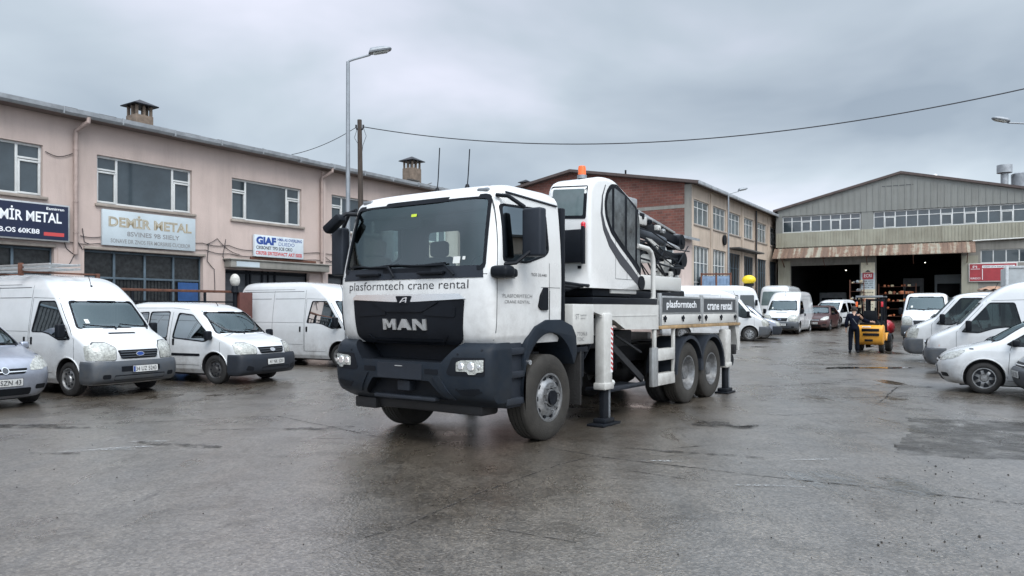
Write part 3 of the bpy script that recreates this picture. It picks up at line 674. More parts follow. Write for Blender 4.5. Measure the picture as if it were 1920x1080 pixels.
    handle(root, bv, -1.16, 1.02, True)
    for s, ax in ((1, '+Y'), (-1, '-Y')):
        if high:
            p = proj(bv, ax, -1.40, 1.02, 0)[0]; b = MB(); b.box(p.x-.03, p.x+.03, p.y-.012, p.y+.03, p.z-.075, p.z+.075, .014); b.build('door_handle', BLACK, root)
    if side_windows:
        panel('side_window', root, bv, ('+Y', '-Y'), rect(-2.38, -1.38, 1.25, 1.8, .05), CARGLASS, .006, .015, .14)
        panel('side_window', root, bv, ('+Y', '-Y'), rect(rear+.3, -2.55, 1.25, 1.8, .05), CARGLASS, .006, .015, .14)
    wipers(root, bv, 1.285, ((-.62, -.05), (.08, .66)))
    if high:
        b = MB(); q = proj(bv, '+Z', -.62, 0, 0)[0]; b.tube([q, q+Vector((-.10, 0, .22))], .006, 6); b.cyl(q, q+Vector((0, 0, .03)), .02, 10); b.build('aerial', BLACK, root)
    # rear lamps, rear door line, rear bumper
    for s in (1, -1):
        a = MB(); decal(a, bv, '-X', rect(s*.78-.06, s*.78+.06, .75, 1.5 if high else 1.0, .02), .008, .02, .2); a.build('tail_light', REDLENS, root)
    a = MB(); a.box(rear-.05, rear+.05, -.82, .82, .28, .45, .02); a.build('rear_bumper', GREYPLAST, root)
    for s in (1, -1):
        for wx in (0, wb): wheel(root, wx, s*.845, .318, .2, s, .205, RIM, 'steel')
    # sill and underside so that nothing shows through under the body
    b = MB(); b.box(rear+.3, .4, -.6, .6, .17, .26); b.build('underbody', CHASSIS, root, 0)
    return root

def connect(label, group=None):
    root = empty('parked_van', label, 'van', group=group)
    sp = dict(fp=[(.22, .72), (.3, .80), (.5, .85), (.72, .85), (.84, .78), (.93, .60), (1.0, .36), (1.06, .12), (1.1, .05), (1.3, -.16), (1.56, -.46), (1.66, -.62), (1.74, -.86), (1.78, -1.15), (1.80, -1.6)],
              rp=[(.22, -3.02), (.9, -3.06), (1.4, -3.0), (1.7, -2.9), (1.80, -2.6)],
              wd=[(.22, .78), (.34, .845), (.75, .865), (1.05, .85), (1.5, .76), (1.66, .71), (1.75, .62), (1.80, .42)],
              na=[(0, .42), (.8, .42), (1.06, .32), (1.5, .26), (1.8, .5)], ra=((0, .1),), wheels=(0, -2.35), r=.315, ar=.375, npow=2.8, cav=(-2.92, .0, 1.70), cowl=1.04)
    WSP = rp([(-.725, 1.10), (.725, 1.10), (.615, 1.57), (-.615, 1.57)], .06); S1 = rp([(-1.24, 1.0), (-1.14, 1.54), (-.72, 1.50), (-.1, 1.02), (-.3, .93), (-.7, .96)], .06); S2 = rp([(-2.03, 1.0), (-2.03, 1.56), (-1.43, 1.57), (-1.43, .99)], .06); S3 = rp([(-2.86, 1.04), (-2.78, 1.52), (-2.10, 1.56), (-2.10, 1.0)], .06)
    sp['hx'] = [WSP]; sp['hy'] = [S1, S2, S3]
    door = [(.16, .50), (.16, 1.02), (-.62, 1.60), (-1.33, 1.66), (-1.33, .40), (-.40, .38), (-.42, .58)]
    sp['lines'] = outline(door[:5])[1:]+[(-1.33, .40, -.45, .40, .008), (-2.55, .42, -2.55, 1.66, .008), (-1.33, 1.66, -2.55, 1.66, .008), (-2.5, .88, -3.0, .88, .01)]
    bv = shell(root, sp, WHITE)
    pane(root, bv, '+X', WSP, CARWS, 'windscreen', 1.03)
    for ax in ('+Y', '-Y'):
        for q in (S1, S2, S3): pane(root, bv, ax, q, CARSIDE, 'side_window', 1.05)
    cabin_fit(root, [(-.95, (.38, -.38)), (-1.9, (.38, -.38))], -.02, 1.02, .72)
    panel('side_moulding', root, bv, ('+Y', '-Y'), rect(-1.30, -.42, .60, .655, .01), BLACK, .008, .015, .15)
    panel('side_moulding', root, bv, ('+Y', '-Y'), rect(-1.95, -1.36, .60, .655, .01), BLACK, .008, .015, .15)
    g = MB(); decal(g, bv, '+X', rp([(-.40, .80), (-.33, .665), (.33, .665), (.40, .80)], .03), .012, .03, .08, 0)
    for k in range(2): decal(g, bv, '+X', rect(-.36, .36, .70+k*.045, .715+k*.045, .005), .03, .02, .1, 1)
    go = g.build('grille', [BLACK, GREYPLAST], root)
    b = MB(); decal(b, bv, '+X', oval(0, .735, .075, .035), .040, .02, .2, 0); b.build('badge', CHROME, go)
    for s in (1, -1):
        a = MB(); decal(a, bv, '+X', rp([(s*.45, .66), (s*.43, .80), (s*.58, .90), (s*.76, .90), (s*.83, .84), (s*.78, .66)], .03), .010, .03, .06); h = a.build('headlight', LAMPGL, root, 30)
        a = MB(); decal(a, bv, '+X', rp([(s*.44, .65), (s*.42, .81), (s*.57, .912), (s*.77, .912), (s*.842, .85), (s*.79, .65)], .03), .005, .02, .08); a.build('lamp_rim', SEAM, h)
        a = MB(); decal(a, bv, '+Y' if s > 0 else '-Y', rp([(.74, .66), (.70, .82), (.58, .87), (.52, .84), (.60, .66)], .03), .009, .02, .05); a.build('lamp_side', LAMPGL, h, 30)
    bb, bo = bumper(root, sp, [(.21, .80), (.28, .88), (.4, .905), (.56, .90), (.65, .86)], .21, .65, .385, .88, PLAST)
    a = MB(); decal(a, bb, '+X', rect(-.34, .52, .27, .37, .02), .004, .02, .1)
    for s in (1, -1): decal(a, bb, '+X', rp([(s*.58, .30), (s*.58, .38), (s*.72, .42), (s*.76, .32)], .02), .005, .02, .1)
    a.build('air_intake', BLACK, root)
    plate(root, bb, '41 NK 5201', .06, .475, blue=False)
    mirror(root, -.08, .95, 1.06, .15, .2); handle(root, bv, -1.22, .90, True); handle(root, bv, -1.45, .90, True)
    wipers(root, bv, 1.115, ((-.6, -.05), (.08, .66)))
    b = MB(); q = proj(bv, '+Z', -.75, 0, 0)[0]; b.tube([q, q+Vector((-.08, 0, .10))], .008, 6); b.build('aerial', BLACK, root)
    for s in (1, -1):
        a = MB(); decal(a, bv, '-X', rect(s*.74-.07, s*.74+.07, .8, 1.4, .02), .008, .02, .2); a.build('tail_light', REDLENS, root)
        for wx in (0, -2.35): wheel(root, wx, s*.835, .315, .2, s, .20, DARKRIM, 'steel')
    b = MB(); b.box(-2.8, .4, -.6, .6, .16, .26); b.build('underbody', CHASSIS, root, 0)
    return root

def hatch(label, paint, cat='car', group=None, dark_bumper=False, text='34 BK 726', badge=False, scale=1, kind='spoke'):
    root = empty('parked_car', label, cat, group=group)
    sp = dict(fp=[(.17, .64), (.24, .74), (.42, .80), (.56, .80), (.66, .76), (.76, .66), (.85, .46), (.92, .22), (.97, .02), (1.0, -.08), (1.2, -.36), (1.38, -.66), (1.43, -.82), (1.465, -1.1), (1.48, -1.5)],
              rp=[(.17, -3.05), (.45, -3.14), (.9, -3.12), (1.1, -2.95), (1.3, -2.72), (1.44, -2.5), (1.48, -2.1)],
              wd=[(.17, .74), (.3, .82), (.6, .845), (.9, .82), (1.3, .67), (1.41, .62), (1.46, .54), (1.48, .40)],
              na=[(0, .46), (.7, .46), (.97, .36), (1.3, .28), (1.48, .5)], ra=((0, .25),), wheels=(0, -2.45), r=.30, ar=.352, npow=2.45, cav=(-2.75, -.12, 1.42), cowl=.96)
    WSP = rp([(-.685, 1.01), (.685, 1.01), (.55, 1.385), (-.55, 1.385)], .07); S1 = rp([(-1.46, .95), (-1.46, 1.36), (-.98, 1.36), (-.38, .97), (-.5, .93)], .04); S2 = rp([(-2.35, .99), (-2.15, 1.30), (-1.54, 1.36), (-1.54, .95)], .06)
    sp['hx'] = [WSP]; sp['hy'] = [S1, S2]
    sp['lines'] = [(-.42, .86, -.38, .30, .008), (-.42, .86, -.46, .95, .008), (-1.50, .95, -1.52, .30, .008), (-.38, .26, -1.52, .26, .008), (-2.05, .5, -2.3, .95, .008)]
    bv = shell(root, sp, paint)
    pane(root, bv, '+X', WSP, CARWS, 'windscreen', 1.03)
    for ax in ('+Y', '-Y'):
        for q in (S1, S2): pane(root, bv, ax, q, CARSIDE, 'side_window', 1.05)
    cabin_fit(root, [(-1.1, (.36, -.36)), (-1.95, (.34, -.34))], -.18, .94, .68, .36)
    g = MB(); decal(g, bv, '+X', rp([(-.36, .66), (-.30, .575), (.30, .575), (.36, .66)], .02), .010, .03, .08, 0)
    decal(g, bv, '+X', rect(-.42, .42, .22, .34, .03), .008, .02, .1, 0); decal(g, bv, '+X', rect(-.33, .33, .605, .62, .004), .02, .02, .1, 1)
    go = g.build('grille', [BLACK, CHROME], root)
    if badge: b = MB(); decal(b, bv, '+X', oval(0, .63, .055, .055), .030, .02, .2, 0); decal(b, bv, '+X', oval(0, .63, .044, .044), .033, .01, .2, 1); b.build('badge', [CHROME, GREYPLAST], go)
    for s in (1, -1):
        a = MB(); decal(a, bv, '+X', rp([(s*.40, .62), (s*.42, .70), (s*.56, .795), (s*.72, .82), (s*.80, .80), (s*.76, .68), (s*.62, .62)], .03), .008, .025, .05); h = a.build('headlight', LAMPGL, root, 30)
        a = MB(); decal(a, bv, '+Y' if s > 0 else '-Y', rp([(.66, .64), (.64, .70), (.38, .835), (.30, .83), (.42, .71), (.55, .655)], .02), .008, .02, .05); a.build('lamp_side', LAMPGL, h, 30)
        a = MB(); decal(a, bv, '+X', rect(s*.60-.1, s*.60+.1, .30, .38, .03), .006, .02, .1); a.build('fog_lamp_recess', BLACK, root)
    if dark_bumper: bb, bo = bumper(root, sp, [(.16, .70), (.24, .80), (.42, .85), (.52, .845), (.56, .80)], .16, .56, .365, .86, GREYPLAST)
    else:
        bb = bv
        for ax in ('+Y', '-Y'):
            pass
    plate(root, bb, text, 0, .44, blue=False)
    mirror(root, -.50, .90, .985, .14, .13, BLACK if not badge else paint)
    handle(root, bv, -1.36, .86, False, BLACK if not badge else paint); handle(root, bv, -2.35, .88, False, BLACK if not badge else paint)
    wipers(root, bv, 1.02, ((-.58, -.05), (.05, .60)), off=.016)
    panel('side_moulding', root, bv, ('+Y', '-Y'), rect(.17, .24, .845, .87, .006), SEAM, .006, .01, .1)
    for s in (1, -1):
        a = MB(); decal(a, bv, '-X', rect(s*.66-.1, s*.66+.1, .78, .98, .03), .008, .02, .2); a.build('tail_light', REDLENS, root)
        for wx in (0, -2.45): wheel(root, wx, s*.822, .30, .19, s, .195, RIM, kind)
    b = MB(); b.box(-2.8, .4, -.55, .55, .13, .22); b.build('underbody', CHASSIS, root, 0)
    return root

# ------------------------------------------------------------------ the crane truck (x forward, y to its left, origin between the front wheels)
TR = empty('crane_truck', 'large white three-axle crane truck with dark bumper parked in the middle of the wet yard', 'crane truck', (-.668, 9.85, 0), 234.7)
def truck():
    T = TR
    # cab shell, hollow, with the window openings cut through
    fp = [(1.22, .98), (1.3, 1.04), (1.5, 1.07), (1.9, 1.07), (2.05, 1.05), (2.5, .96), (2.93, .86), (3.02, .81), (3.09, .68), (3.13, .45), (3.15, .15)]
    wd = [(1.22, 1.20), (1.35, 1.245), (1.9, 1.255), (2.3, 1.25), (2.9, 1.21), (3.02, 1.19), (3.10, 1.10), (3.15, .88)]
    V, F = slices(fp, [(1.22, -.52), (2.95, -.52), (3.08, -.47), (3.15, -.3)], wd, [(0, .24), (2.0, .20), (3.0, .24)], ((0, .05),), 3.4, nf=14)
    bv = bvh_of(V, F)
    inner = [(x, y, z) for x, y, z in V]
    IV, IF = slices([(1.34, .92), (1.9, .95), (2.05, .93), (2.5, .88), (2.93, .78), (3.0, .68), (3.03, .5)], [(1.34, -.46), (3.03, -.46)], [(1.34, 1.16), (2.3, 1.18), (2.92, 1.13), (3.0, 1.05), (3.03, .95)], [(0, .18), (3, .2)], ((0, .04),), 2.9)
    ci = MB(); ci.add(IV, IF)
    WS = rp([(-1.13, 2.10), (1.13, 2.10), (1.08, 2.94), (-1.08, 2.94)], .07)
    c1 = MB(); c1.prism(WS, 'X', .45, 2)
    SW = rp([(.76, 2.20), (.74, 2.82), (.10, 2.84), (-.13, 2.80), (-.16, 2.36), (-.08, 2.30), (.30, 2.20)], .05)
    c2 = MB(); c2.prism(SW, 'Y', -2, 2)
    c3 = MB(); c3.prism(rect(-1.02, -.40, 2.12, 2.74, .07), 'X', -1, -.2)
    c4 = MB(); c4.prism(rect(.42, .95, 2.28, 2.68, .07), 'X', -1, -.2)
    V2, F2, M2 = cut(V, F, [ci, c1, c2, c3, c4])
    b = MB(); b.v = [tuple(v) for v in V2]; b.f = F2; b.m = M2
    # pressed edges and panel gaps
    for (x0, z0, x1, z1, w) in [(.90, 1.28, .90, 2.05, .009), (.90, 2.05, .79, 2.9, .007), (-.20, 1.50, -.20, 1.86, .006), (-.19, 1.35, -.19, 2.2, .007), (.90, 2.0, .55, 1.99, .005), (-.44, 1.9, .0, 1.9, .005)]:
        for ax in ('+Y', '-Y'): decal(b, bv, ax, _strip(x0, z0, x1, z1, w), .0025, .004, .1, m=2)
    decal(b, bv, '+X', _strip(-1.17, 2.03, -1.08, 2.03, .008), .003, .004, .1, m=2); decal(b, bv, '+X', _strip(1.0, 2.03, 1.17, 2.03, .008), .003, .004, .1, m=2)
    b.build('cab', [CABWHITE, SEAT, SEAM], T, 38)
    b = MB(); decal(b, bv, '+X', [(-1.13, 1.99), (1.13, 1.99), (1.11, 2.13), (-1.11, 2.13)], .008, .02, .1); b.build('scuttle_panel', PLAST, T)
    # windscreen: dark seal ring and the pane
    b = MB(); A = rp([(-1.145, 2.07), (1.145, 2.07), (1.095, 2.965), (-1.095, 2.965)], .08); B = rp([(-1.11, 2.12), (1.11, 2.12), (1.06, 2.91), (-1.06, 2.91)], .06)
    ring(b, bv, '+X', A, B, .010, .03); so_ = b.build('windscreen_seal', BLACK, T)
    b = MB(); decal(b, bv, '+X', rp([(-1.12, 2.10), (1.12, 2.10), (1.07, 2.93), (-1.07, 2.93)], .07), -.006, .0, .08); ws = b.build('windscreen', CLEAR, T)
    for (y0, y1, z0, z1, mm) in ((-.06, .03, 2.76, 2.795, HIVIS), (.70, .80, 2.16, 2.24, PAPER), (.83, .87, 2.20, 2.24, PAPER)):
        b = MB(); decal(b, bv, '+X', rect(y0, y1, z0, z1, .008), .0, .0, .2); b.build('sticker', mm, ws)
    for ax in ('+Y', '-Y'):
        b = MB(); decal(b, bv, ax, SW, -.008, 0, .1); sw = b.build('side_window', TINT, T)
        b = MB(); SW2 = [((x-.3)*1.07+.3, (z-2.52)*1.08+2.52) for x, z in SW]; ring(b, bv, ax, SW2, SW, .006, .03); b.build('window_seal', BLACK, sw)
    b = MB(); 
    for r_ in (rect(-1.02, -.40, 2.12, 2.74, .07), rect(.42, .95, 2.28, 2.68, .07)): b.prism(r_, 'X', -.495, -.49)
    b.build('rear_window', REARGL, T, 0)
    # cab interior
    b = MB(); b.box(.42, .90, -1.05, 1.05, 1.75, 2.04, .08, seg=3); b.box(.5, .75, .25, .85, 2.0, 2.12, .04); b.build('dashboard', SEAT, T)
    for y in (.62, -.62):
        b = MB(); b.box(-.30, .22, y-.26, y+.26, 1.60, 1.74, .05); b.box(-.36, -.20, y-.26, y+.26, 1.7, 2.36, .06); b.box(-.34, -.22, y-.15, y+.15, 2.36, 2.58, .05); b.build('seat', SEAT, T)
    b = MB(); b.box(.30, .74, -1.08, 1.08, 2.80, 2.97, .03); b.box(.60, .66, .12, .95, 2.66, 2.84, .015); b.box(.60, .66, -.95, -.12, 2.66, 2.84, .015); b.build('sun_visor', SEAT, T)
    b = MB(); c = Vector((.28, .62, 2.08)); b.tube([c+Vector((math.sin(a)*.08, math.cos(a)*.23, math.sin(a)*.215)) for a in [i*math.pi/12 for i in range(25)]], .016, 8); b.bar(c, (.5, .62, 1.95), .05); b.bar(c+Vector((0, -.2, 0)), c+Vector((0, .2, 0)), .03); b.build('steering_wheel', BLACK, T)
    b = MB(); b.sphere((.78, .28, 2.07), .11, sc=(.5, 1.3, .35)); b.sphere((.78, .12, 2.06), .09, sc=(.5, 1.1, .3)); b.build('hivis_vest', HIVIS, T)
    # lettering and front trim
    b = MB(); proj_text(b, bv, '+X', 'plasformtech crane rental', -1.0, 1.835, 1.95, .135, .004, mirror=False, bold=-.006); b.build('door_lettering', INK, T, 0).name = 'front_lettering'
    G = [(-.90, 1.745), (.90, 1.745), (.86, 1.30), (.70, 1.13), (-.70, 1.13), (-.86, 1.30)]
    b = MB(); decal(b, bv, '+X', rp(G, .03), .012, .05, .08)
    decal(b, bv, '+X', rp([(-.55, 1.72), (-.3, 1.60), (.3, 1.60), (.55, 1.72)], .04), .03, .03, .1)
    decal(b, bv, '+X', rp([(-.78, 1.66), (-.34, 1.66), (-.30, 1.56), (-.78, 1.54)], .03), .022, .02, .1); decal(b, bv, '+X', rp([(.78, 1.66), (.34, 1.66), (.30, 1.56), (.78, 1.54)], .03), .022, .02, .1)
    for z in (1.215, 1.255): decal(b, bv, '+X', rect(-.58, .58, z, z+.018, .004), .03, .02, .1)
    decal(b, bv, '+X', rp([(-.66, 1.32), (-.52, 1.19), (.52, 1.19), (.66, 1.32), (.62, 1.32), (.49, 1.215), (-.49, 1.215), (-.62, 1.32)], .01), .025, .02, .1)
    gr = b.build('grille', BLACK, T)
    b = MB(); decal(b, bv, '+X', rp([(-.92, 1.75), (-.84, 1.81), (.84, 1.81), (.92, 1.75), (.18, 1.72), (.10, 1.665), (-.10, 1.665), (-.18, 1.72)], .012), .026, .04, .08); ch = b.build('chrome_trim', CHROME, T, 25)
    b = MB(); decal(b, bv, '+X', rp([(-.13, 1.79), (.13, 1.79), (.085, 1.69), (-.085, 1.69)], .02), .034, .02, .1, 0)
    for pts in ([(-.06, 1.71), (.0, 1.765), (.062, 1.775), (.055, 1.765), (.01, 1.755), (-.035, 1.71)], [(.035, 1.71), (.052, 1.71), (.064, 1.775), (.046, 1.775)], [(-.012, 1.722), (.04, 1.73), (.042, 1.738), (.0, 1.735)]): decal(b, bv, '+X', pts, .040, .01, .2, 1)
    b.build('lion_emblem', [BLACK, CHROME], ch)
    b = MB()
    def glyph(pts, y0, w): decal(b, bv, '+X', [(y0+x*w, 1.385+z*.13) for x, z in pts], .034, .02, .2)
    glyph([(0, 0), (.24, 0), (.24, .62), (.42, .18), (.58, .18), (.76, .62), (.76, 0), (1, 0), (1, 1), (.74, 1), (.5, .46), (.26, 1), (0, 1)], -.35, .21)
    glyph([(0, 0), (.26, 0), (.33, .20), (.67, .20), (.74, 0), (1, 0), (.63, 1), (.37, 1)], -.115, .23)
    glyph([(.40, .38), (.60, .38), (.50, .72)], -.115, .23)
    glyph([(0, 0), (.24, 0), (.24, .60), (.74, 0), (1, 0), (1, 1), (.76, 1), (.76, .40), (.26, 1), (0, 1)], .14, .21)
    b.build('brand_letters', ALU, gr, 0)
    for s in (1, -1):       # dark air slot at the right-hand corner, marker lamps on the roof edge
        if s < 0: a = MB(); decal(a, bv, '+X', rp([(s*1.185, 1.36), (s*1.155, 1.36), (s*1.20, 1.74), (s*1.225, 1.74)], .008), .01, .03, .1); a.build('air_slot', BLACK, T)
        a = MB(); p = proj(bv, '+X', s*.95, 3.02, .0)[0]; a.box(p.x-.02, p.x+.03, p.y-.08, p.y+.08, p.z-.018, p.z+.022, .012); a.build('marker_lamp', GALV, T)
    # wipers
    for y0, y1, ya in ((-1.0, -.25, -.22), (-.42, .62, .72)):
        b = MB(); pts = [proj(bv, '+X', y0+(y1-y0)*i/8, 2.155+.01*math.sin(i), .025)[0] for i in range(9)]; b.tube(pts, .012, 6)
        q = pts[-2]; e = proj(bv, '+X', ya+.04, 2.02, .035)[0]; b.tube([pts[5], q*.5+e*.5+Vector((.02, 0, .05)), e], .016, 6); b.build('wiper', BLACK, T)
    for y in (-.62, .42):
        b = MB(); p = proj(bv, '+X', y, 2.055, .01)[0]; b.box(p.x-.01, p.x+.06, y-.2, y+.2, 2.04, 2.075, .012); b.build('grab_handle', BLACK, T)
    # roof drip rail, rear black pillar
    for s, ax in ((1, '+Y'), (-1, '-Y')):
        b = MB(); pts = [proj(bv, ax, .66-.135*i, 2.985-.006*i, .010)[0] for i in range(9)]; b.tube(pts, .013, 6); b.build('roof_rail', PLAST, T)
        b = MB(); b.box(-.60, -.50, s*1.20-.06, s*1.20+.04, 1.45, 2.93, .02); b.build('rear_pillar', BLACK, T)
    # mirrors
    for s in (1, -1):
        b = MB()
        if s > 0: b.box(.40, .54, s*1.47-.135, s*1.47+.125, 2.24, 2.80, .03, seg=3)
        else: b.box(.72, .86, -1.56, -1.34, 2.08, 2.72, .03, seg=3)
        hm = b.build('wing_mirror', PLAST, T)
        b = MB(); b.tube([(.78, s*1.15, 2.94), (.76, s*1.30, 2.92), (.6 if s > 0 else .78, s*1.42, 2.80 if s > 0 else 2.70)], .024, 8); b.build('mirror_arm', BLACK, hm); b = MB(); b.tube([(.80, s*1.20, 2.14), (.66 if s > 0 else .80, s*1.34, 2.16), (.5 if s > 0 else .79, s*1.46, 2.32 if s > 0 else 2.14)], .022, 8); b.build('mirror_arm', BLACK, hm)
        b = MB(); b.box(.396, .40, s*1.47-.11, s*1.47+.10, 2.28, 2.76) if s > 0 else b.box(.714, .72, -1.54, -1.36, 2.12, 2.68); b.build('mirror_glass', CHROME, hm, 0)
    b = MB(); b.tube([(.80, -1.12, 2.88), (.92, -1.20, 2.88), (1.0, -1.26, 2.80)], .03, 8); b.bar((.98, -1.20, 2.84), (1.02, -1.46, 2.66), .16, .12, bev=.04); b.build('front_mirror', BLACK, T)
    b = MB(); b.box(.82, 1.02, 1.22, 1.46, 1.98, 2.12, .05, seg=3); b.box(.62, .84, 1.24, 1.36, 1.99, 2.10, .04); b.build('kerb_mirror', BLACK, T)
    # door handle, door text
    b = MB(); b.prism(rp([(.07, 1.66), (.03, 1.80), (-.05, 1.90), (-.14, 1.90), (-.14, 1.62), (.0, 1.62)], .02), 'Y', 1.245, 1.272); b.build('door_handle', BLACK, T)
    b = MB(); b.prism(rp([(.07, 1.66), (.03, 1.80), (-.05, 1.90), (-.14, 1.90), (-.14, 1.62), (.0, 1.62)], .02), 'Y', -1.272, -1.245); b.build('door_handle', BLACK, T)
    b = MB()
    def stext(txt, x0, z0, w, h, m=0, y=None, off=.004):
        vs, fs = text_geo(txt, w, h); b.add([(proj(bv, '+Y', x0-a, z0+c, off)[0] if y is None else (x0-a, y, z0+c)) for a, c in vs], fs, m)
    stext('TGS 33.440', .22, 2.03, .34, .035); stext('PLASFORMTECH', .80, 1.765, .60, .042, 1); stext('CRANE RENTAL', .76, 1.70, .52, .035, 1); b.build('door_lettering', [INK, DECKINK], T, 0)
    # antennas and roof odds and ends
    for y, x, h in ((-.42, .0, .60), (.10, .0, .52)):
        b = MB(); b.cyl((x, y, 3.12), (x, y, 3.27), .075, 14, .02); b.tube([(x, y, 3.24), (x-.02, y, 3.4), (x-.05, y, 3.22+h)], .008, 6); b.build('antenna', BLACK, T)
    b = MB(); b.bar((.0, -.30, 3.17), (.0, .06, 3.20), .05, .03); b.box(-.05, .03, .46, .50, 3.13, 3.22, .01); b.box(-.05, .03, .62, .66, 3.13, 3.19, .01); b.build('roof_bar', BLACK, T)

    # steel front bumper
    fpb = [(.50, .84), (.56, .98), (.62, 1.12), (.80, 1.17), (1.08, 1.17), (1.20, 1.12), (1.25, 1.02)]
    VB, FB = slices(fpb, [(.50, .62), (1.25, .62)], [(.50, 1.20), (.58, 1.27), (1.15, 1.275), (1.25, 1.24)], [(0, .36)], ((0, .02),), 3.2)
    bb = bvh_of(VB, FB)
    k1 = MB(); k1.prism([(-.92, 1.6), (-.86, 1.24), (-.64, 1.02), (.64, 1.02), (.86, 1.24), (.92, 1.6)], 'X', .8, 1.5)
    k2 = MB(); k2.prism(rp([(-.66, .58), (-.46, .80), (.46, .80), (.66, .58)], .02), 'X', 1.0, 1.5)
    V2, F2, M2 = cut(VB, FB, [k1, k2]); b = MB(); b.v = [tuple(v) for v in V2]; b.f = F2; b.m = M2
    for s in (1, -1):
        for (y, z) in ((1.20, 1.17), (.90, 1.12), (.88, .72), (1.20, .70)): decal(b, bb, '+X', oval(s*y*.96, z, .014, .014, 8), .003, .005, .2, 1)
        decal(b, bb, '+X', rp([(s*.70, .62), (s*.52, .86), (s*.62, .86), (s*.80, .60)], .01), .018, .03, .1, 0)
    bm_ = b.build('bumper', [TRUCKGREY, BLACK], T, 30)
    b = MB(); decal(b, bb, '+X', rect(-.36, .36, .81, .995, .01), .012, .04, .2); decal(b, bb, '+X', rect(-.06, .06, .955, .965, .003), .016, .01, .2, 1); b.build('number_plate_holder', [PLAST, ALU], bm_)
    for s in (1, -1):
        b = MB(); decal(b, bb, '+X', rp([(s*.40, .88), (s*.40, .94), (s*.60, .94), (s*.60, .88)], .01), .004, .02, .1); b.build('air_intake', BLACK, bm_)
        b = MB(); decal(b, bb, '+X', rp([(s*.72, .91), (s*.80, 1.085), (s*1.20, 1.09), (s*1.20, .88), (s*.76, .88)], .02), .005, .02, .08); b.build('lamp_housing', BLACK, bm_)
        hl = MB(); decal(hl, bb, '+X', rp([(s*.86, .93), (s*.86, 1.03), (s*.92, 1.055), (s*1.185, 1.065), (s*1.185, .93), (s*1.12, .925), (s*1.10, .90), (s*1.02, .90), (s*1.0, .93)], .012), .012, .02, .06)
        ho = hl.build('headlight', LAMPGL, T, 30)
        for (y, rr) in ((.925, .042), (1.05, .05), (1.145, .022)):
            q = MB(); p, d = proj(bb, '+X', s*y, .99, .014); q.cyl(p, p+Vector((.012, 0, 0)), rr, 20, rr*.8); q.build('lamp_bulb_ring', CHROME, ho)
        b = MB(); decal(b, bb, '+X', rp([(s*.84, .72), (s*1.14, .745), (s*1.14, .69), (s*1.06, .655), (s*.90, .655)], .02), .005, .02, .08); b.build('fog_lamp_recess', BLACK, bm_)
    b = MB(); b.box(.95, 1.10, -.50, .50, .555, .60, .015); b.box(.98, 1.10, -.10, .10, .66, .78, .01); b.build('tow_step', PLAST, bm_)
    b = MB(); b.box(.45, .78, -.85, .95, .38, .52, .04); b.box(.60, .85, -1.10, -.72, .36, .50, .02); b.build('front_underrun_bar', CHASSIS, T)
    # entry steps between bumper and wheel arch
    for s in (1, -1):
        b = MB(); b.box(.36, .66, s*1.16-.06, s*1.16+.06, .48, 1.24, .02)
        for z in (.55, .86, 1.13): b.box(.36, .72, s*1.18-.06, s*1.18+.085, z-.03, z+.05, .015)
        b.build('entry_steps', PLAST, T)
        A = [(.38, .55), (.38, 1.10), (.30, 1.28), (.14, 1.42), (-.10, 1.50), (-.45, 1.50), (-.72, 1.42), (-.82, 1.28), (-.84, 1.05)]
        I = [(-.2-.60*math.cos(R(a)), .66+.68*math.sin(R(a))) for a in range(22, 181, 12)]
        b = MB(); y0, y1 = (.78, 1.275) if s > 0 else (-1.275, -.78); b.prism(A+[(-.80, .98)]+I, 'Y', y0, y1, bev=.018); b.build('mudguard', TRUCKGREY, T, 30)
        b = MB(); b.cyl((.30, s*1.27, 1.0), (.30, s*1.30, 1.0), .03, 12); b.build('side_marker', CHROME, T)
        b = MB(); b.box(-.98, -.94, s*.93-.33, s*.93+.33, .36, 1.12, .01); b.build('mud_flap', RUBBER, T)
    # wheels
    for s in (1, -1):
        wheel(T, -.20, s*1.25, .535, .31, s, .30, RIM, 'truckfront', WORNRUB)
        for x in (-4.72, -5.83):
            wheel(T, x, s*1.235, .53, .28, s, .295, RIM, 'truckrear', WORNRUB)
            wheel(T, x, s*.90, .53, .28, s, .295, RIM, 'truckrear', RUBBER)
            b = MB(); b.lathe([(.575, -s*.0), (.60, 0), (.60, s*.55), (.575, s*.55)], (x, s*.72, .56), 'Y', 24, close=True, a0=-2, a1=182)
            b.lathe([(.56, s*.53), (.615, s*.53), (.615, s*.56), (.56, s*.56)], (x, s*.72, .56), 'Y', 24, close=True, a0=-2, a1=182); b.build('rear_mudguard', PLAST, T)
    # chassis
    b = MB()
    for s in (1, -1): b.box(-7.3, .7, s*.40-.05, s*.40+.05, .74, 1.02, .01)
    for x in (.4, -.7, -1.6, -2.6, -3.6, -4.5, -5.3, -6.1, -7.2): b.box(x-.06, x+.06, -.36, .36, .76, 1.0)
    b.cyl((-.2, -.95, .535), (-.2, .95, .535), .09, 12); b.cyl((-4.72, -.9, .53), (-4.72, .9, .53), .12, 12); b.cyl((-5.83, -.9, .53), (-5.83, .9, .53), .12, 12)
    b.sphere((-4.72, 0, .53), .24); b.sphere((-5.83, 0, .53), .24); b.cyl((-4.72, 0, .6), (-.5, 0, .85), .06, 10)
    b.box(-.4, .6, -.40, .40, .55, 1.25, .1); b.box(-.5, -.9, -.5, .5, .7, 1.3, .05); b.box(-7.35, -7.25, -1.2, 1.2, .72, .92, .02)
    b.box(-3.2, -2.0, -1.1, -.5, .55, 1.15, .08); b.box(-3.3, -1.95, -.3, .85, 1.05, 1.30, .02)
    b.build('chassis_frame', CHASSIS, T)
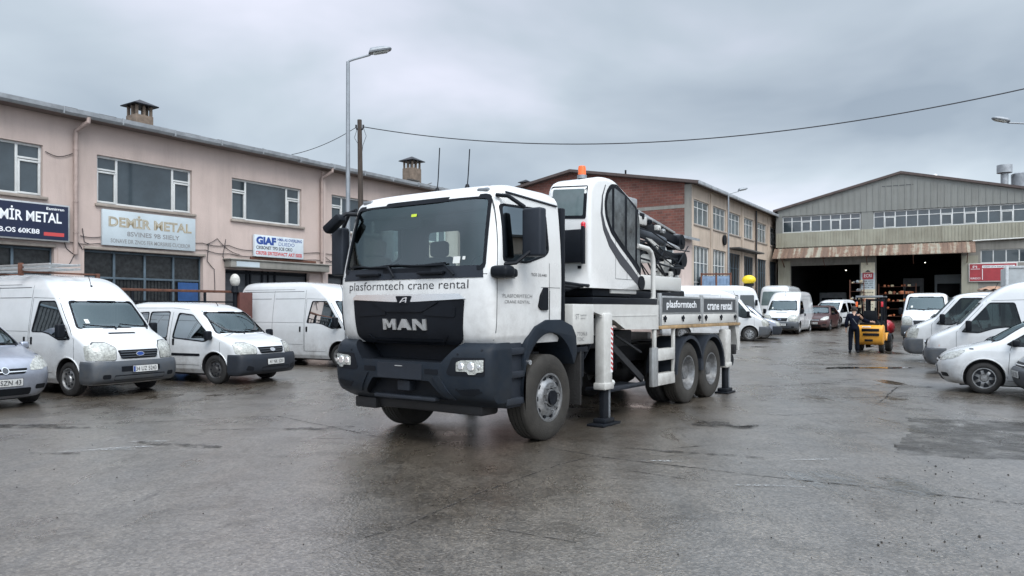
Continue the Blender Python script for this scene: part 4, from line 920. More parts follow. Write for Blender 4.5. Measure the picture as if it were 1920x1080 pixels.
    # underbody detail on the visible side: tank, brace bars, tray
    b = MB(); b.box(-3.05, -2.35, .45, .75, .62, 1.1, .09, seg=3); b.build('fuel_tank', BLACK, T)
    b = MB(); b.bar((-2.1, 1.08, 1.12), (-3.2, 1.08, .52), .05, .10); b.bar((-2.06, 1.05, .5), (-2.06, 1.05, 1.3), .05); b.bar((-2.3, 1.06, 1.25), (-3.2, 1.06, .95), .03); b.build('brace_bars', CHASSIS, T)
    b = MB(); b.box(-3.15, -2.0, .72, 1.16, .43, .47, .008); b.box(-3.15, -2.0, 1.14, 1.16, .43, .50, .004); b.build('side_tray', PLAST, T)
    b = MB(); b.sphere((-2.32, .98, .53), .07, sc=(1.5, .8, .8)); b.cyl((-2.2, 1.0, .50), (-2.0, .95, .56), .035, 10); b.sphere((-2.16, 1.02, .50), .06, sc=(1.7, .8, .5)); b.build('rag_bundle', PAPER, T)
    # white control box and the hoses behind the cab
    b = MB(); b.box(-1.30, -.74, .95, 1.27, 1.16, 1.70, .02); b.build('control_box', WHITE2, T)
    b = MB(); 
    stext('ST', -.80, 1.50, .09, .07, 0, 1.2735); stext('PLASFORM', -.93, 1.54, .16, .022, 0, 1.2735); stext('RENTAL 7', -.93, 1.50, .15, .02, 0, 1.2735); stext('7TON.8', -.84, 1.28, .26, .05, 0, 1.2735); stext('TCNC', -.84, 1.21, .18, .05, 0, 1.2735)
    b.build('box_lettering', DECKINK, T, 0)
    b = MB(); b.box(-1.15, -.80, 1.12, 1.26, 1.06, 1.13, .01); b.box(-1.25, -1.05, .9, 1.15, .7, 1.1, .03); b.cyl((-1.12, 1.1, .5), (-1.12, 1.1, 1.0), .05, 10); b.box(-1.3, -1.0, .8, 1.1, .55, .8, .03); b.build('valve_block', BLACK, T)
    b = MB(); b.cyl((-1.0, 1.18, .86), (-1.0, 1.18, 1.02), .045, 12); b.build('air_filter', ALU, T)
    for k in range(5):
        b = MB(); y = .75+.09*k; b.tube([(-.56, y-.1, 1.98+.02*k), (-.8, y, 1.86+.03*k), (-1.1, y+.05, 1.84+.03*k), (-1.45, y, 1.96)], .022, 8); b.build('hose', BLACK, T)
    for k in range(4):
        b = MB(); b.tube([(-1.32, 1.1-.07*k, 1.62), (-1.42-.02*k, 1.15-.07*k, 1.5), (-1.40, 1.18-.07*k, 1.2), (-1.30, 1.1-.07*k, .95)], .020, 8); b.build('hose', BLACK, T)
    # outriggers
    def outrig(x0, x1, z0, z1, s, foot):
        y0, y1 = (1.12, 1.28) if s > 0 else (-1.28, -1.12); cx = (x0+x1)/2
        b = MB(); b.box(x0, x1, y0, y1, z0, z1, .03); b.box(x0-.015, x1+.015, y0-.015, y1+.015, z0, z0+.10, .02)
        if foot[2]: b.prism(rp([(x0+.02, z1-.28), (x0-.10, z1-.28), (x0-.10, z1-.42), (x0+.02, z1-.58)], .02), 'Y', y0+.05, y1-.05)
        o = b.build('outrigger', WHITE2, T)
        b = MB(); b.box(x0+.05, x1-.06, y0+.04, y1-.04, .05, z0+.02, .012); b.box(x0+.04, x0+.07, y1-.045, y1-.02, .10, z0, .002, m=1); b.build('outrigger_leg', [BLACK, GALV], o)
        b = MB(); b.box(foot[0], foot[1], y0-.05, y1+.06, .0, .035, .008); b.box(x0-.02, x1+.02, y0-.02, y1+.02, .03, .10, .02); b.build('outrigger_foot', BLACK, o)
        b = MB(); a0, a1 = (1.26, .06) if s > 0 else (0, 0)
        b.box(x0+.05, x1-.05, min(s*.4, y0 if s > 0 else y1), max(s*.4, y0 if s > 0 else y1), z1-.32, z1-.08, .01); b.build('outrigger_beam', WHITE2, o)
        return o
    o = outrig(-1.83, -1.58, .50, 1.58, 1, (-1.96, -1.44, True))
    b = MB(); b.box(-1.82, -1.76, 1.280, 1.283, .74, 1.38, m=0)
    for k in range(9): z = .76+k*.07; b.add([(-1.82, 1.285, z), (-1.82, 1.285, z+.035), (-1.76, 1.285, z+.07 if z+.07 < 1.38 else 1.38), (-1.76, 1.285, z+.035)], [[0, 1, 2, 3]], 1)
    b.build('warning_stripes', [WHITEINK, REDINK], o, 0)
    outrig(-1.83, -1.58, .50, 1.58, -1, (-1.96, -1.44, True)); outrig(-6.80, -6.52, .50, 1.24, 1, (-6.88, -6.44, False)); outrig(-6.80, -6.52, .50, 1.24, -1, (-6.88, -6.44, False))
    b = MB(); b.cyl((-7.0, 1.16, .62), (-7.0, 1.22, .62), .12, 16); b.build('rear_roller', BLACK, T)
    # sloping white deck beam and black top tray
    for s in (1, -1):
        y0, y1 = (1.14, 1.24) if s > 0 else (-1.24, -1.14)
        b = MB(); b.prism(rp([(-1.32, 1.70), (-3.47, 1.70), (-3.47, 1.31), (-2.30, 1.335), (-1.95, 1.47), (-1.32, 1.60)], .01), 'Y', y0, y1); b.box(-3.4, -1.5, y1 if s > 0 else y0-.006, y1+.006 if s > 0 else y0, 1.53, 1.54); b.build('deck_beam', WHITE2, T)
    b = MB(); b.box(-3.47, -1.36, -1.22, 1.22, 1.70, 1.80, .015); b.box(-3.45, -1.4, -1.1, 1.1, 1.5, 1.68); b.build('black_deck', BLACK, T)
    b = MB(); b.box(-7.38, -3.50, -1.22, 1.22, 1.36, 1.44, .01); b.build('flatbed_floor', ALU, T)
    PANELG = mat('panel_grey', (.055, .06, .065), .5, var=.2)
    names = (('plasformtech', -5.30, -3.56), ('crane rental', -7.20, -5.38))
    for s in (1, -1):
        for txt, xa, xb in names:
            y0, y1 = (1.21, 1.245) if s > 0 else (-1.245, -1.21); yo = y1 if s > 0 else y0
            b = MB(); b.box(xa, xb, y0, y1, 1.55, 1.85, .008, m=0); b.box(xa+.06, xb-.05, min(yo, yo+s*.004), max(yo, yo+s*.004), 1.58, 1.82, m=1)
            if s > 0:
                vs, fs = text_geo(txt, (xb-xa)*.74, .16, bold=.02); b.add([(xb-.2-a, yo+.007, 1.62+c) for a, c in vs], fs, 2)
            else:
                vs, fs = text_geo(txt, (xb-xa)*.62, .125); b.add([(xa+.28+a, yo-.007, 1.635+c) for a, c in vs], fs, 2)
            b.build('side_board', [ALU, PANELG, WHITEINK], T)
            b = MB(); b.box(xa, xb, y0, y1+.004, 1.37, 1.545, .008); b.build('lower_board', WHITE2, T)
            for k in (xa+.12, (xa+xb)/2, xb-.12):
                b = MB(); b.box(k-.05, k+.05, min(yo, yo+s*.03), max(yo, yo+s*.03), 1.46, 1.51, .01); b.cyl((k, yo+s*.02, 1.53), (k, yo+s*.02, 1.42), .012, 8); b.build('latch', BLACK, T)
        b = MB(); b.box(-7.42, -3.50, min(s*1.18, s*1.258), max(s*1.18, s*1.258), 1.31, 1.366, .006); b.build('edge_rail', mat('rusty_yellow_rail', (.34, .23, .12), .7, var=.5, vs=4, dirt=0) if s > 0 else RUST, T)
        for x in (-3.53, -5.34, -7.26): b = MB(); b.box(x-.03, x+.03, s*1.23-.03, s*1.23+.03, 1.36, 1.89, .008); b.build('stake_post', ALU, T)
    b = MB(); b.box(-7.30, -7.25, -1.2, 1.2, 1.37, 1.85, .008); b.build('tailboard', ALU, T)
    b = MB(); b.prism([(-7.20, 1.31), (-7.46, 1.31), (-7.50, .95), (-7.44, .80), (-7.36, .80), (-7.32, 1.0)], 'Y', 1.08, 1.22); b.build('rear_bracket', WHITE2, T)
    # hoop rail
    b = MB(); b.tube([(-3.42, 1.17, 1.80), (-3.42, 1.17, 2.32), (-3.40, 1.17, 2.44), (-3.33, 1.17, 2.54), (-3.22, 1.17, 2.585), (-2.88, 1.15, 2.61)], .040, 12); b.box(-3.50, -3.34, 1.14, 1.20, 1.31, 1.81, .01); b.build('hoop_rail', WHITE2, T)
    # ladder
    b = MB(); b.box(-3.44, -3.24, 1.18, 1.25, .40, 1.02, .01, m=0); b.box(-4.16, -4.10, 1.18, 1.23, .42, 1.31, .008, m=1); b.box(-3.42, -3.34, 1.18, 1.23, 1.0, 1.31, .008, m=1)
    for z in (.80, .40): b.box(-4.14, -3.44, 1.10, 1.24, z, z+.19, .012, m=1)
    b.build('ladder', [ALU, WHITE2], T)

    # operator cabin on its slewing base
    C = MB(); side = [(-1.42, 1.93), (-1.42, 3.22), (-1.46, 3.38), (-1.58, 3.48), (-1.82, 3.535), (-2.10, 3.54), (-2.28, 3.50), (-2.88, 3.27), (-2.98, 3.16), (-3.03, 3.0), (-3.09, 2.35), (-3.06, 1.93)]
    side = chaikin(side, 1)
    C.prism(side+[(-2.2, 1.93)], 'Y', .42, 1.14, bev=0)
    Vc, Fc = C.v, C.f
    bm = bmesh.new(); vv = [bm.verts.new(p) for p in Vc]; [bm.faces.new([vv[i] for i in f]) for f in Fc]; bmesh.ops.recalc_face_normals(bm, faces=bm.faces)
    ed = [e for e in bm.edges if e.calc_face_angle(0) > 1.2 and min(v.co.z for v in e.verts) > 1.94]
    bmesh.ops.bevel(bm, geom=ed, offset=.07, segments=3, affect='EDGES', profile=.5, clamp_overlap=True)
    bmesh.ops.triangulate(bm, faces=bm.faces); bm.verts.index_update(); Vc = [tuple(v.co) for v in bm.verts]; Fc = [[v.index for v in f.verts] for f in bm.faces]; bm.free()
    bo = bvh_of(Vc, Fc)
    b = MB(); b.add(Vc, Fc)
    for (x0, z0, x1, z1) in ((-2.18, 2.08, -2.18, 2.72), (-2.18, 2.08, -2.90, 2.08), (-2.90, 2.08, -2.90, 2.30), (-2.55, 2.08, -2.55, 2.50)): decal(b, bo, '+Y', _strip(x0, z0, x1, z1, .007), .002, .003, .2, m=1)
    oc = b.build('operator_cabin', [CABWHITE, SEAM], T, 40)
    FW = rp([(.48, 2.93), (1.07, 2.89), (1.09, 3.36), (.48, 3.40)], .03)
    b = MB(); decal(b, bo, '+X', FW, .006, .02, .2, 0); fw = b.build('front_window', BLACK, oc)
    b = MB(); decal(b, bo, '+X', [(.525+(u_-.48)*.85, 2.97+(v_-2.93)*.80) for u_, v_ in FW], .010, .002, .2, 0); b.build('pane', WSGLASS, fw)
    # curved side glazing
    SG = [(-2.22, 3.47), (-2.30, 3.44), (-2.88, 3.21), (-2.97, 3.05), (-3.03, 2.45), (-3.03, 2.14), (-2.68, 2.36), (-2.32, 2.56), (-2.03, 2.74), (-1.86, 2.96), (-1.83, 3.16), (-1.89, 3.33), (-2.02, 3.45)]
    b = MB(); decal(b, bo, '+Y', rp(SG, .06), .006, .02, .2); sgf = b.build('side_window', BLACK, oc)
    for P_ in ([(-2.05, 3.40), (-1.94, 3.31), (-1.88, 3.15), (-1.90, 2.98), (-2.05, 2.79)], [(-2.10, 3.43), (-2.10, 2.77), (-2.28, 2.65), (-2.47, 2.55), (-2.47, 3.35)], [(-2.51, 3.33), (-2.51, 2.51), (-2.82, 2.35), (-2.82, 3.19)], [(-2.87, 3.14), (-2.87, 2.33), (-2.99, 2.24), (-2.97, 2.95)]):
        cx_ = sum(p[0] for p in P_)/len(P_); cz_ = sum(p[1] for p in P_)/len(P_); P_ = [((x-cx_)*.90+cx_, (z-cz_)*.95+cz_) for x, z in P_]; b = MB(); decal(b, bo, '+Y', rp(P_, .02), .012, .002, .2); b.build('pane', CABPANE, sgf)
    b = MB(); q = [(-1.86, 3.42), (-1.76, 3.25), (-1.72, 3.0), (-1.80, 2.76), (-1.98, 2.54), (-2.32, 2.30), (-2.68, 2.12), (-3.0, 1.96)]
    q2 = [(-3.0, 2.09), (-2.70, 2.27), (-2.34, 2.46), (-2.03, 2.66), (-1.86, 2.83), (-1.775, 3.0), (-1.785, 3.25), (-1.87, 3.41)]
    decal(b, bo, '+Y', q+q2, .006, .01, .1); b.build('dark_stripe', mat('dark_stripe', (.05, .052, .06), .4), oc)
    b = MB(); b.box(-1.41, -1.30, .44, 1.06, 2.28, 2.74, .015); b.box(-1.36, -1.30, 1.06, 1.10, 2.26, 2.78, .005); bx = b.build('black_box', BLACK, oc)
    b = MB(); b.cyl((-1.35, 1.07, 2.76), (-1.35, 1.07, 2.81), .034, 14); b.sphere((-1.35, 1.07, 2.81), .036); b.build('stop_button', REDLENS, oc)
    b = MB(); b.cyl((-1.75, .82, 3.52), (-1.75, .82, 3.57), .07, 18); b.build('lamp_foot', GALV, oc)
    b = MB(); b.lathe([(.0, .0), (.058, 0), (.058, .09), (.05, .13), (.0, .145)], (-1.75, .82, 3.57), 'Z', 20); b.build('beacon', ORANGELENS, oc)
    b = MB(); random.seed(3)
    for k in range(12): x = -2.15-.06*k; b.cyl((x, .95, 3.535-.012*k-.0028*k*k), (x-.02, .75, 3.56-.012*k-.0028*k*k), .026, 8)
    b.build('cable_chain', ALU, oc)
    b = MB(); b.box(-2.95, -2.1, .9, 1.11, 1.86, 2.02, .02); b.box(-2.8, -1.6, .4, 1.08, 1.82, 1.93, .01, m=1); b.build('cabin_base', [WHITE2, BLACK], oc)
    b = MB(); b.cyl((-3.03, 1.0, 2.04), (-3.03, 1.16, 2.04), .11, 16); b.bar((-3.05, 1.06, 2.1), (-3.06, 1.06, 3.2), .03); b.build('cabin_joint', BLACK, oc)
    b = MB(); b.tube([(-1.38, .52, 2.2), (-1.36, .55, 2.1), (-1.36, .60, 2.05)], .008, 6); b.box(-1.44, -1.40, .95, 1.0, 2.2, 2.24); b.build('cable_stub', BLACK, oc)
    b = MB(); b.box(-2.60, -2.48, 1.10, 1.112, 2.20, 2.24, .003); b.build('cabin_handle', BLACK, oc)
    # slewing base and folded crane
    b = MB(); b.cyl((-2.3, -.2, 1.80), (-2.3, -.2, 1.92), .55, 32); b.build('slewing_ring', CHASSIS, T)
    b = MB(); b.box(-3.3, -1.5, -.9, .25, 1.92, 2.45, .04); b.box(-3.2, -2.0, -.5, .2, 2.4, 3.1, .05); b.build('crane_base', WHITE2, T)
    b = MB(); b.box(-5.6, -3.3, .0, .75, 1.96, 2.22, .03); b.box(-4.6, -3.2, -.3, .6, 2.45, 2.60, .02); b.build('counter_frame', WHITE2, T)
    b = MB(); b.box(-5.4, -3.3, -.8, .8, 1.80, 1.93, .01); b.build('crane_support', BLACK, T)
    b = MB(); p, q = Vector((-3.1, .45, 3.33)), Vector((-6.35, .30, 2.98)); b.bar(p, q, .16, .17, bev=.02); b.cyl(q+Vector((0, -.15, -.02)), q+Vector((0, .15, -.02)), .15, 20); b.cyl(q+Vector((0, -.17, -.02)), q+Vector((0, .17, -.02)), .06, 14); b.build('boom', BLACK, T)
    b = MB(); b.bar((-3.2, .55, 3.46), (-6.1, .38, 3.12), .07, .05, bev=.01); b.cyl((-3.5, .62, 3.30), (-4.6, .58, 3.20), .05, 12); b.box(-4.0, -3.3, .4, .62, 3.36, 3.52, .03); b.build('boom_extension', ALU, T)
    b = MB(); p, q = Vector((-3.1, .35, 2.86)), Vector((-6.55, .25, 2.62)); b.bar(p, q, .18, .19, bev=.02); b.cyl(q+Vector((0, -.16, 0)), q+Vector((0, .16, 0)), .15, 20); b.build('boom', BLACK, T)
    b = MB(); b.cyl((-3.6, .5, 3.05), (-5.4, .45, 2.90), .09, 16); b.build('lift_cylinder', GREYPLAST, T)
    b = MB(); b.cyl((-5.4, .45, 2.90), (-6.3, .40, 2.83), .04, 12); b.build('cylinder_rod', CHROME, T)
    b = MB(); b.box(-4.3, -3.2, .36, .66, 3.08, 3.24, .03); b.box(-3.9, -3.3, .3, .6, 2.98, 3.06, .02); b.bar((-4.3, .5, 3.0), (-5.1, .5, 2.75), .06); b.build('hydraulic_block', WHITE2, T)
    b = MB(); b.prism(rp([(-5.6, 2.55), (-6.0, 2.50), (-6.2, 2.3), (-6.05, 2.0), (-5.7, 1.95), (-5.3, 2.15)], .05), 'Y', .25, .45); b.build('knuckle_plate', WHITE2, T)
    b = MB(); b.cyl((-5.75, .46, 2.33), (-5.75, .52, 2.33), .10, 18); b.cyl((-6.0, .46, 2.40), (-6.0, .52, 2.40), .11, 18); b.cyl((-5.8, .46, 2.10), (-5.8, .52, 2.10), .08, 18); b.build('pulley', BLACK, T)
    b = MB(); b.prism(rp([(-6.15, 1.86), (-6.1, 2.5), (-6.3, 2.66), (-6.5, 2.5), (-6.62, 1.86)], .04), 'Y', .0, .30); b.box(-6.6, -5.5, -.3, .4, 1.80, 2.0, .03); b.build('boom_rest', BLACK, T)
    random.seed(11)
    for k in range(14):
        x0 = -3.3-random.random()*.8; z0 = 2.5+random.random()*.55; x1 = -4.8-random.random()*1.6; z1 = 2.1+random.random()*.8; y = .45+random.random()*.25
        b = MB(); b.tube([(x0, y, z0), (x0*.7+x1*.3, y+.08, max(z0, z1)-.02-random.random()*.15), (x0*.3+x1*.7, y+.06, min(z0, z1)-.03), (x1, y-.05, z1)], .010+random.random()*.010, 6); b.build('hose', BLACK, T)
    for k in range(26):
        x = -3.3-random.random()*2.3; z = 2.28+random.random()*.28 if k % 2 else 3.33-.108*(-x-3.1)-.12+random.random()*.16; y = .35+random.random()*.25; s_ = .03+random.random()*.05
        b = MB(); b.box(x-s_*1.3, x+s_*1.3, y, y+.08, z-s_, z+s_, .01); b.cyl((x, y, z), (x, y+.1, z), s_*.5, 8); b.build('valve', random.choice([BLACK, ALU, WHITE2, BLACK]), T)
def ring(mb, bvh, axis, A, B, off, th, m=0):
    """ring between two outlines with the same number of points"""
    n = len(A); sub = 3; VA = []; VB = []; 
    for i in range(n):
        for k in range(sub):
            t = k/sub; a = (A[i][0]*(1-t)+A[(i+1) % n][0]*t, A[i][1]*(1-t)+A[(i+1) % n][1]*t); b = (B[i][0]*(1-t)+B[(i+1) % n][0]*t, B[i][1]*(1-t)+B[(i+1) % n][1]*t)
            VA.append(proj(bvh, axis, *a, off)); VB.append(proj(bvh, axis, *b, off))
    N = len(VA); V = [p for p, d in VA]+[p for p, d in VB]+[p-d*th for p, d in VA]+[p-d*th for p, d in VB]
    F = []
    for i in range(N):
        j = (i+1) % N; F += [[i, j, N+j, N+i], [i, j, 2*N+j, 2*N+i], [N+i, N+j, 3*N+j, 3*N+i]]
    mb.add(V, F, m)
truck()

# ------------------------------------------------------------------ ground
def gz(x, y):
    t = max(0, y+.15*abs(x)-35-.15*10); t = min(t, 26)
    return .0011*t*t
def ground():
    xs = [-400, -200, -120, -80]+[-60+2*i for i in range(71)]+[100, 130, 200, 400]; ys = [-60, -30, -16]+[-10+2*i for i in range(61)]+[130, 160, 220, 400]
    b = MB(); n = len(ys); vs = [(x, y, gz(x, y)) for x in xs for y in ys]
    b.add(vs, [[i*n+j, (i+1)*n+j, (i+1)*n+j+1, i*n+j+1] for i in range(len(xs)-1) for j in range(n-1)]); b.build('ground', ASPH, None, 60, kind='structure')
ground()
def gpt(px, py): Y = 1.63*1400/(py-580); return ((px-960)/1400*Y, Y)
def ribbon(name, pts, w, m, jitter=.5, z=.004, seed=1, seg=.25):
    random.seed(seed); P = [Vector((*p, 0)) for p in pts]; L = []
    for a, b_ in zip(P, P[1:]):
        n = max(2, int((b_-a).length/seg)); L += [a.lerp(b_, i/n) for i in range(n)]
    L.append(P[-1]); V = []; F = []; off = 0
    for i, p in enumerate(L):
        d = (L[min(i+1, len(L)-1)]-L[max(i-1, 0)]).normalized(); nn = Vector((-d.y, d.x, 0)); off = off*.8+random.uniform(-1, 1)*w*jitter; ww = w*random.uniform(.4, 1)*(min(i, len(L)-1-i, 4)+.4)/4.4
        for s in (1, -1): q = p+nn*(off+s*ww/2); V.append((q.x, q.y, gz(q.x, q.y)+z))
    F = [[2*i, 2*i+1, 2*i+3, 2*i+2] for i in range(len(L)-1)]
    b = MB(); b.add(V, F); return b.build(name, m, None, 0, kind='structure')
CR = [([(1000, 835), (1130, 858), (1400, 890), (1650, 915), (1920, 946), (2100, 966)], .035), ([(540, 1050), (760, 985), (900, 925), (1050, 872), (1160, 845)], .022), ([(800, 972), (960, 995), (1170, 1035)], .03), ([(1160, 880), (1240, 893), (1330, 903)], .05),
      ([(1690, 722), (1660, 745), (1640, 760)], .05), ([(0, 800), (260, 792), (520, 780), (620, 800), (760, 830)], .03), ([(1390, 745), (1500, 748), (1700, 742), (1920, 752)], .05), ([(1400, 727), (1600, 716), (1800, 728)], .05), ([(1520, 668), (1640, 655), (1700, 668)], .06), ([(200, 860), (330, 835), (480, 828)], .02)]
random.seed(77)
for k in range(34):
    px, py = random.uniform(0, 1950), random.choice([random.uniform(690, 760), random.uniform(700, 860)]); l = random.uniform(60, 260); CR.append(([(px-l/2, py+random.uniform(-4, 4)), (px, py+random.uniform(-3, 3)), (px+l/2, py+random.uniform(-5, 5))], random.uniform(.03, .07)))
for i, (c, w) in enumerate(CR): ribbon('pavement_crack', [gpt(*p) for p in c], w, CRACKM, .5, .004, i+2)
def blob(name, px, py, rx, ry, m, seed=1, z=.004, n=40, rough=.35, rot=0):
    random.seed(seed); cx_, cy_ = gpt(px, py); ph = [random.uniform(0, 6.28) for _ in range(6)]; V = []
    for i in range(n):
        a = 2*math.pi*i/n; r_ = 1+sum(rough/(k+1)*math.sin((k+2)*a+ph[k]) for k in range(5)); x = math.cos(a)*rx*r_; y = math.sin(a)*ry*r_; c, s = math.cos(R(rot)), math.sin(R(rot))
        X, Y = cx_+x*c-y*s, cy_+x*s+y*c; V.append((X, Y, gz(X, Y)+z))
    b = MB(); b.add(V, [list(range(n))]); return b.build(name, m, None, 0, kind='structure')
b = MB(); q = [gpt(*p) for p in ((1700, 783), (1990, 795), (2150, 868), (1690, 855), (1676, 836), (1705, 812))]; random.seed(3); qq = []
for i in range(6):
    for k in range(14): t = k/14; qq.append((q[i][0]*(1-t)+q[(i+1) % 6][0]*t+random.uniform(-.04, .04), q[i][1]*(1-t)+q[(i+1) % 6][1]*t+random.uniform(-.06, .06)))
b.add([(x, y, .004) for x, y in qq], [list(range(len(qq)))]); b.build('asphalt_patch', PATCH, None, 0, kind='structure')
for i, (px, py, rx, ry, rot) in enumerate(((1350, 797, .34, .30, 20), (1395, 800, .30, .10, 0), (1300, 850, .55, .07, -20), (600, 803, .32, .16, 10), (100, 850, .25, .07, 0), (60, 800, .7, .16, 0), (1620, 690, 1.1, .30, 10), (1560, 683, .9, .2, 0), (1700, 726, .5, .12, 0), (340, 835, .5, .10, -20))):
    blob('puddle', px, py, rx, ry, PUDDLE if i == 6 else DAMP, i+5, .008, rot=rot)
for i, (px, py, rx, ry, rot) in enumerate(((200, 843, .42, .07, 12), (285, 828, .16, .05, 5), (1430, 911, .22, .03, -12), (1530, 862, .25, .03, 0), (1240, 865, .25, .02, 0))): blob('worn_paint_mark', px, py, rx, ry, CHALK, i+20, .008, rough=.6, rot=rot)
# loose grit on the asphalt
random.seed(5); b = MB()
for k in range(260):
    if k < 110: px, py = random.gauss(1800, 130), random.uniform(820, 1075)
    else: px, py = random.uniform(-100, 2000), random.uniform(700, 1078)
    x, y = gpt(px, py); s = random.uniform(.003, .008)*(1.6 if k < 40 else 1); b.add(*_sph((x, y, s*.5), s, 5, (1, random.uniform(.7, 1.3), .7)))
b.build('loose_grit', GRITM, None, 0, kind='stuff', label='dark loose grit scattered over the wet asphalt in the foreground', cat='grit')

# ------------------------------------------------------------------ building helpers (local x along the facade, y into the building)
def facade(b, x0, x1, z0, z1, holes, y=0, depth=.2, m=0):
    xs = sorted({x0, x1, *[h[0] for h in holes], *[h[1] for h in holes]}); zs = sorted({z0, z1, *[h[2] for h in holes], *[h[3] for h in holes]})
    for xa, xb in zip(xs, xs[1:]):
        for za, zb in zip(zs, zs[1:]):
            cx_, cz = (xa+xb)/2, (za+zb)/2
            if any(h[0] < cx_ < h[1] and h[2] < cz < h[3] for h in holes): continue
            b.add([(xa, y, za), (xb, y, za), (xb, y, zb), (xa, y, zb)], [[0, 1, 2, 3]], m)
    for h in holes:
        a, c, d, e = h; b.add([(a, y, d), (c, y, d), (c, y, e), (a, y, e), (a, y+depth, d), (c, y+depth, d), (c, y+depth, e), (a, y+depth, e)], [[0, 4, 5, 1], [1, 5, 6, 2], [2, 6, 7, 3], [3, 7, 4, 0]], m)
def window(root, x0, x1, z0, z1, cols, y=.08, transoms=(), fw=.05, frame=FRAMEW, glass_=WINGLASS, name='window', sash=()):
    """frame mesh with a pane child; cols = relative column edges"""
    b = MB(); b.box(x0, x1, y, y+.06, z1-fw, z1, .004); b.box(x0, x1, y, y+.06, z0, z0+fw, .004)
    ed = [x0+(x1-x0)*c for c in cols]
    for i, x in enumerate(ed):
        a = x if i == 0 else (x-fw if i == len(ed)-1 else x-fw/2); b.box(a, a+fw, y+.002, y+.058, z0+fw, z1-fw, .004)
    for (c0, c1, t) in transoms: zt = z0+(z1-z0)*t; b.box(x0+(x1-x0)*c0+fw/2, x0+(x1-x0)*c1-fw/2, y+.004, y+.056, zt-fw*.4, zt+fw*.4, .004)
    for (c0, c1, t0, t1) in sash:
        X0, X1, Z0, Z1 = x0+(x1-x0)*c0+fw*.4, x0+(x1-x0)*c1-fw*.4, z0+(z1-z0)*t0+fw*.5, z0+(z1-z0)*t1-fw*.4; w = fw*.8
        b.box(X0, X1, y-.02, y+.04, Z0, Z0+w, .004); b.box(X0, X1, y-.02, y+.04, Z1-w, Z1, .004); b.box(X0, X0+w, y-.018, y+.038, Z0+w, Z1-w, .004); b.box(X1-w, X1, y-.018, y+.038, Z0+w, Z1-w, .004)
    f = b.build(name, frame, root, 30); p = MB(); p.box(x0+.01, x1-.01, y+.03, y+.04, z0+.01, z1-.01); p.build('pane', glass_, f, 0); return f
def chimney(root, x, y, z0, z1, w=.5, cap=True, m=CHIMB):
    b = MB(); zc_ = z1-.42*w/.5; b.box(x-w/2, x+w/2, y-w/2, y+w/2, z0, zc_, .02)
    if cap:
        for sx_ in (-1, 0, 1):
            for sy_ in (-1, 0, 1):
                if sx_ or sy_: b.box(x+sx_*w*.4-.035, x+sx_*w*.4+.035, y+sy_*w*.4-.035, y+sy_*w*.4+.035, zc_, z1-.12*w/.5)
    c = b.build('chimney', m, root, 30)
    b = MB(); h = .14*w/.5; a = w*.70; b.add([(x-a, y-a, z1-h), (x+a, y-a, z1-h), (x+a, y+a, z1-h), (x-a, y+a, z1-h), (x, y, z1+h*.3), (x-a, y-a, z1-h-.03), (x+a, y-a, z1-h-.03), (x+a, y+a, z1-h-.03), (x-a, y+a, z1-h-.03)], [[0, 1, 4], [1, 2, 4], [2, 3, 4], [3, 0, 4], [0, 5, 6, 1], [1, 6, 7, 2], [2, 7, 8, 3], [3, 8, 5, 0], [8, 7, 6, 5]]); b.build('chimney_cap', BLACK, c, 0); return c

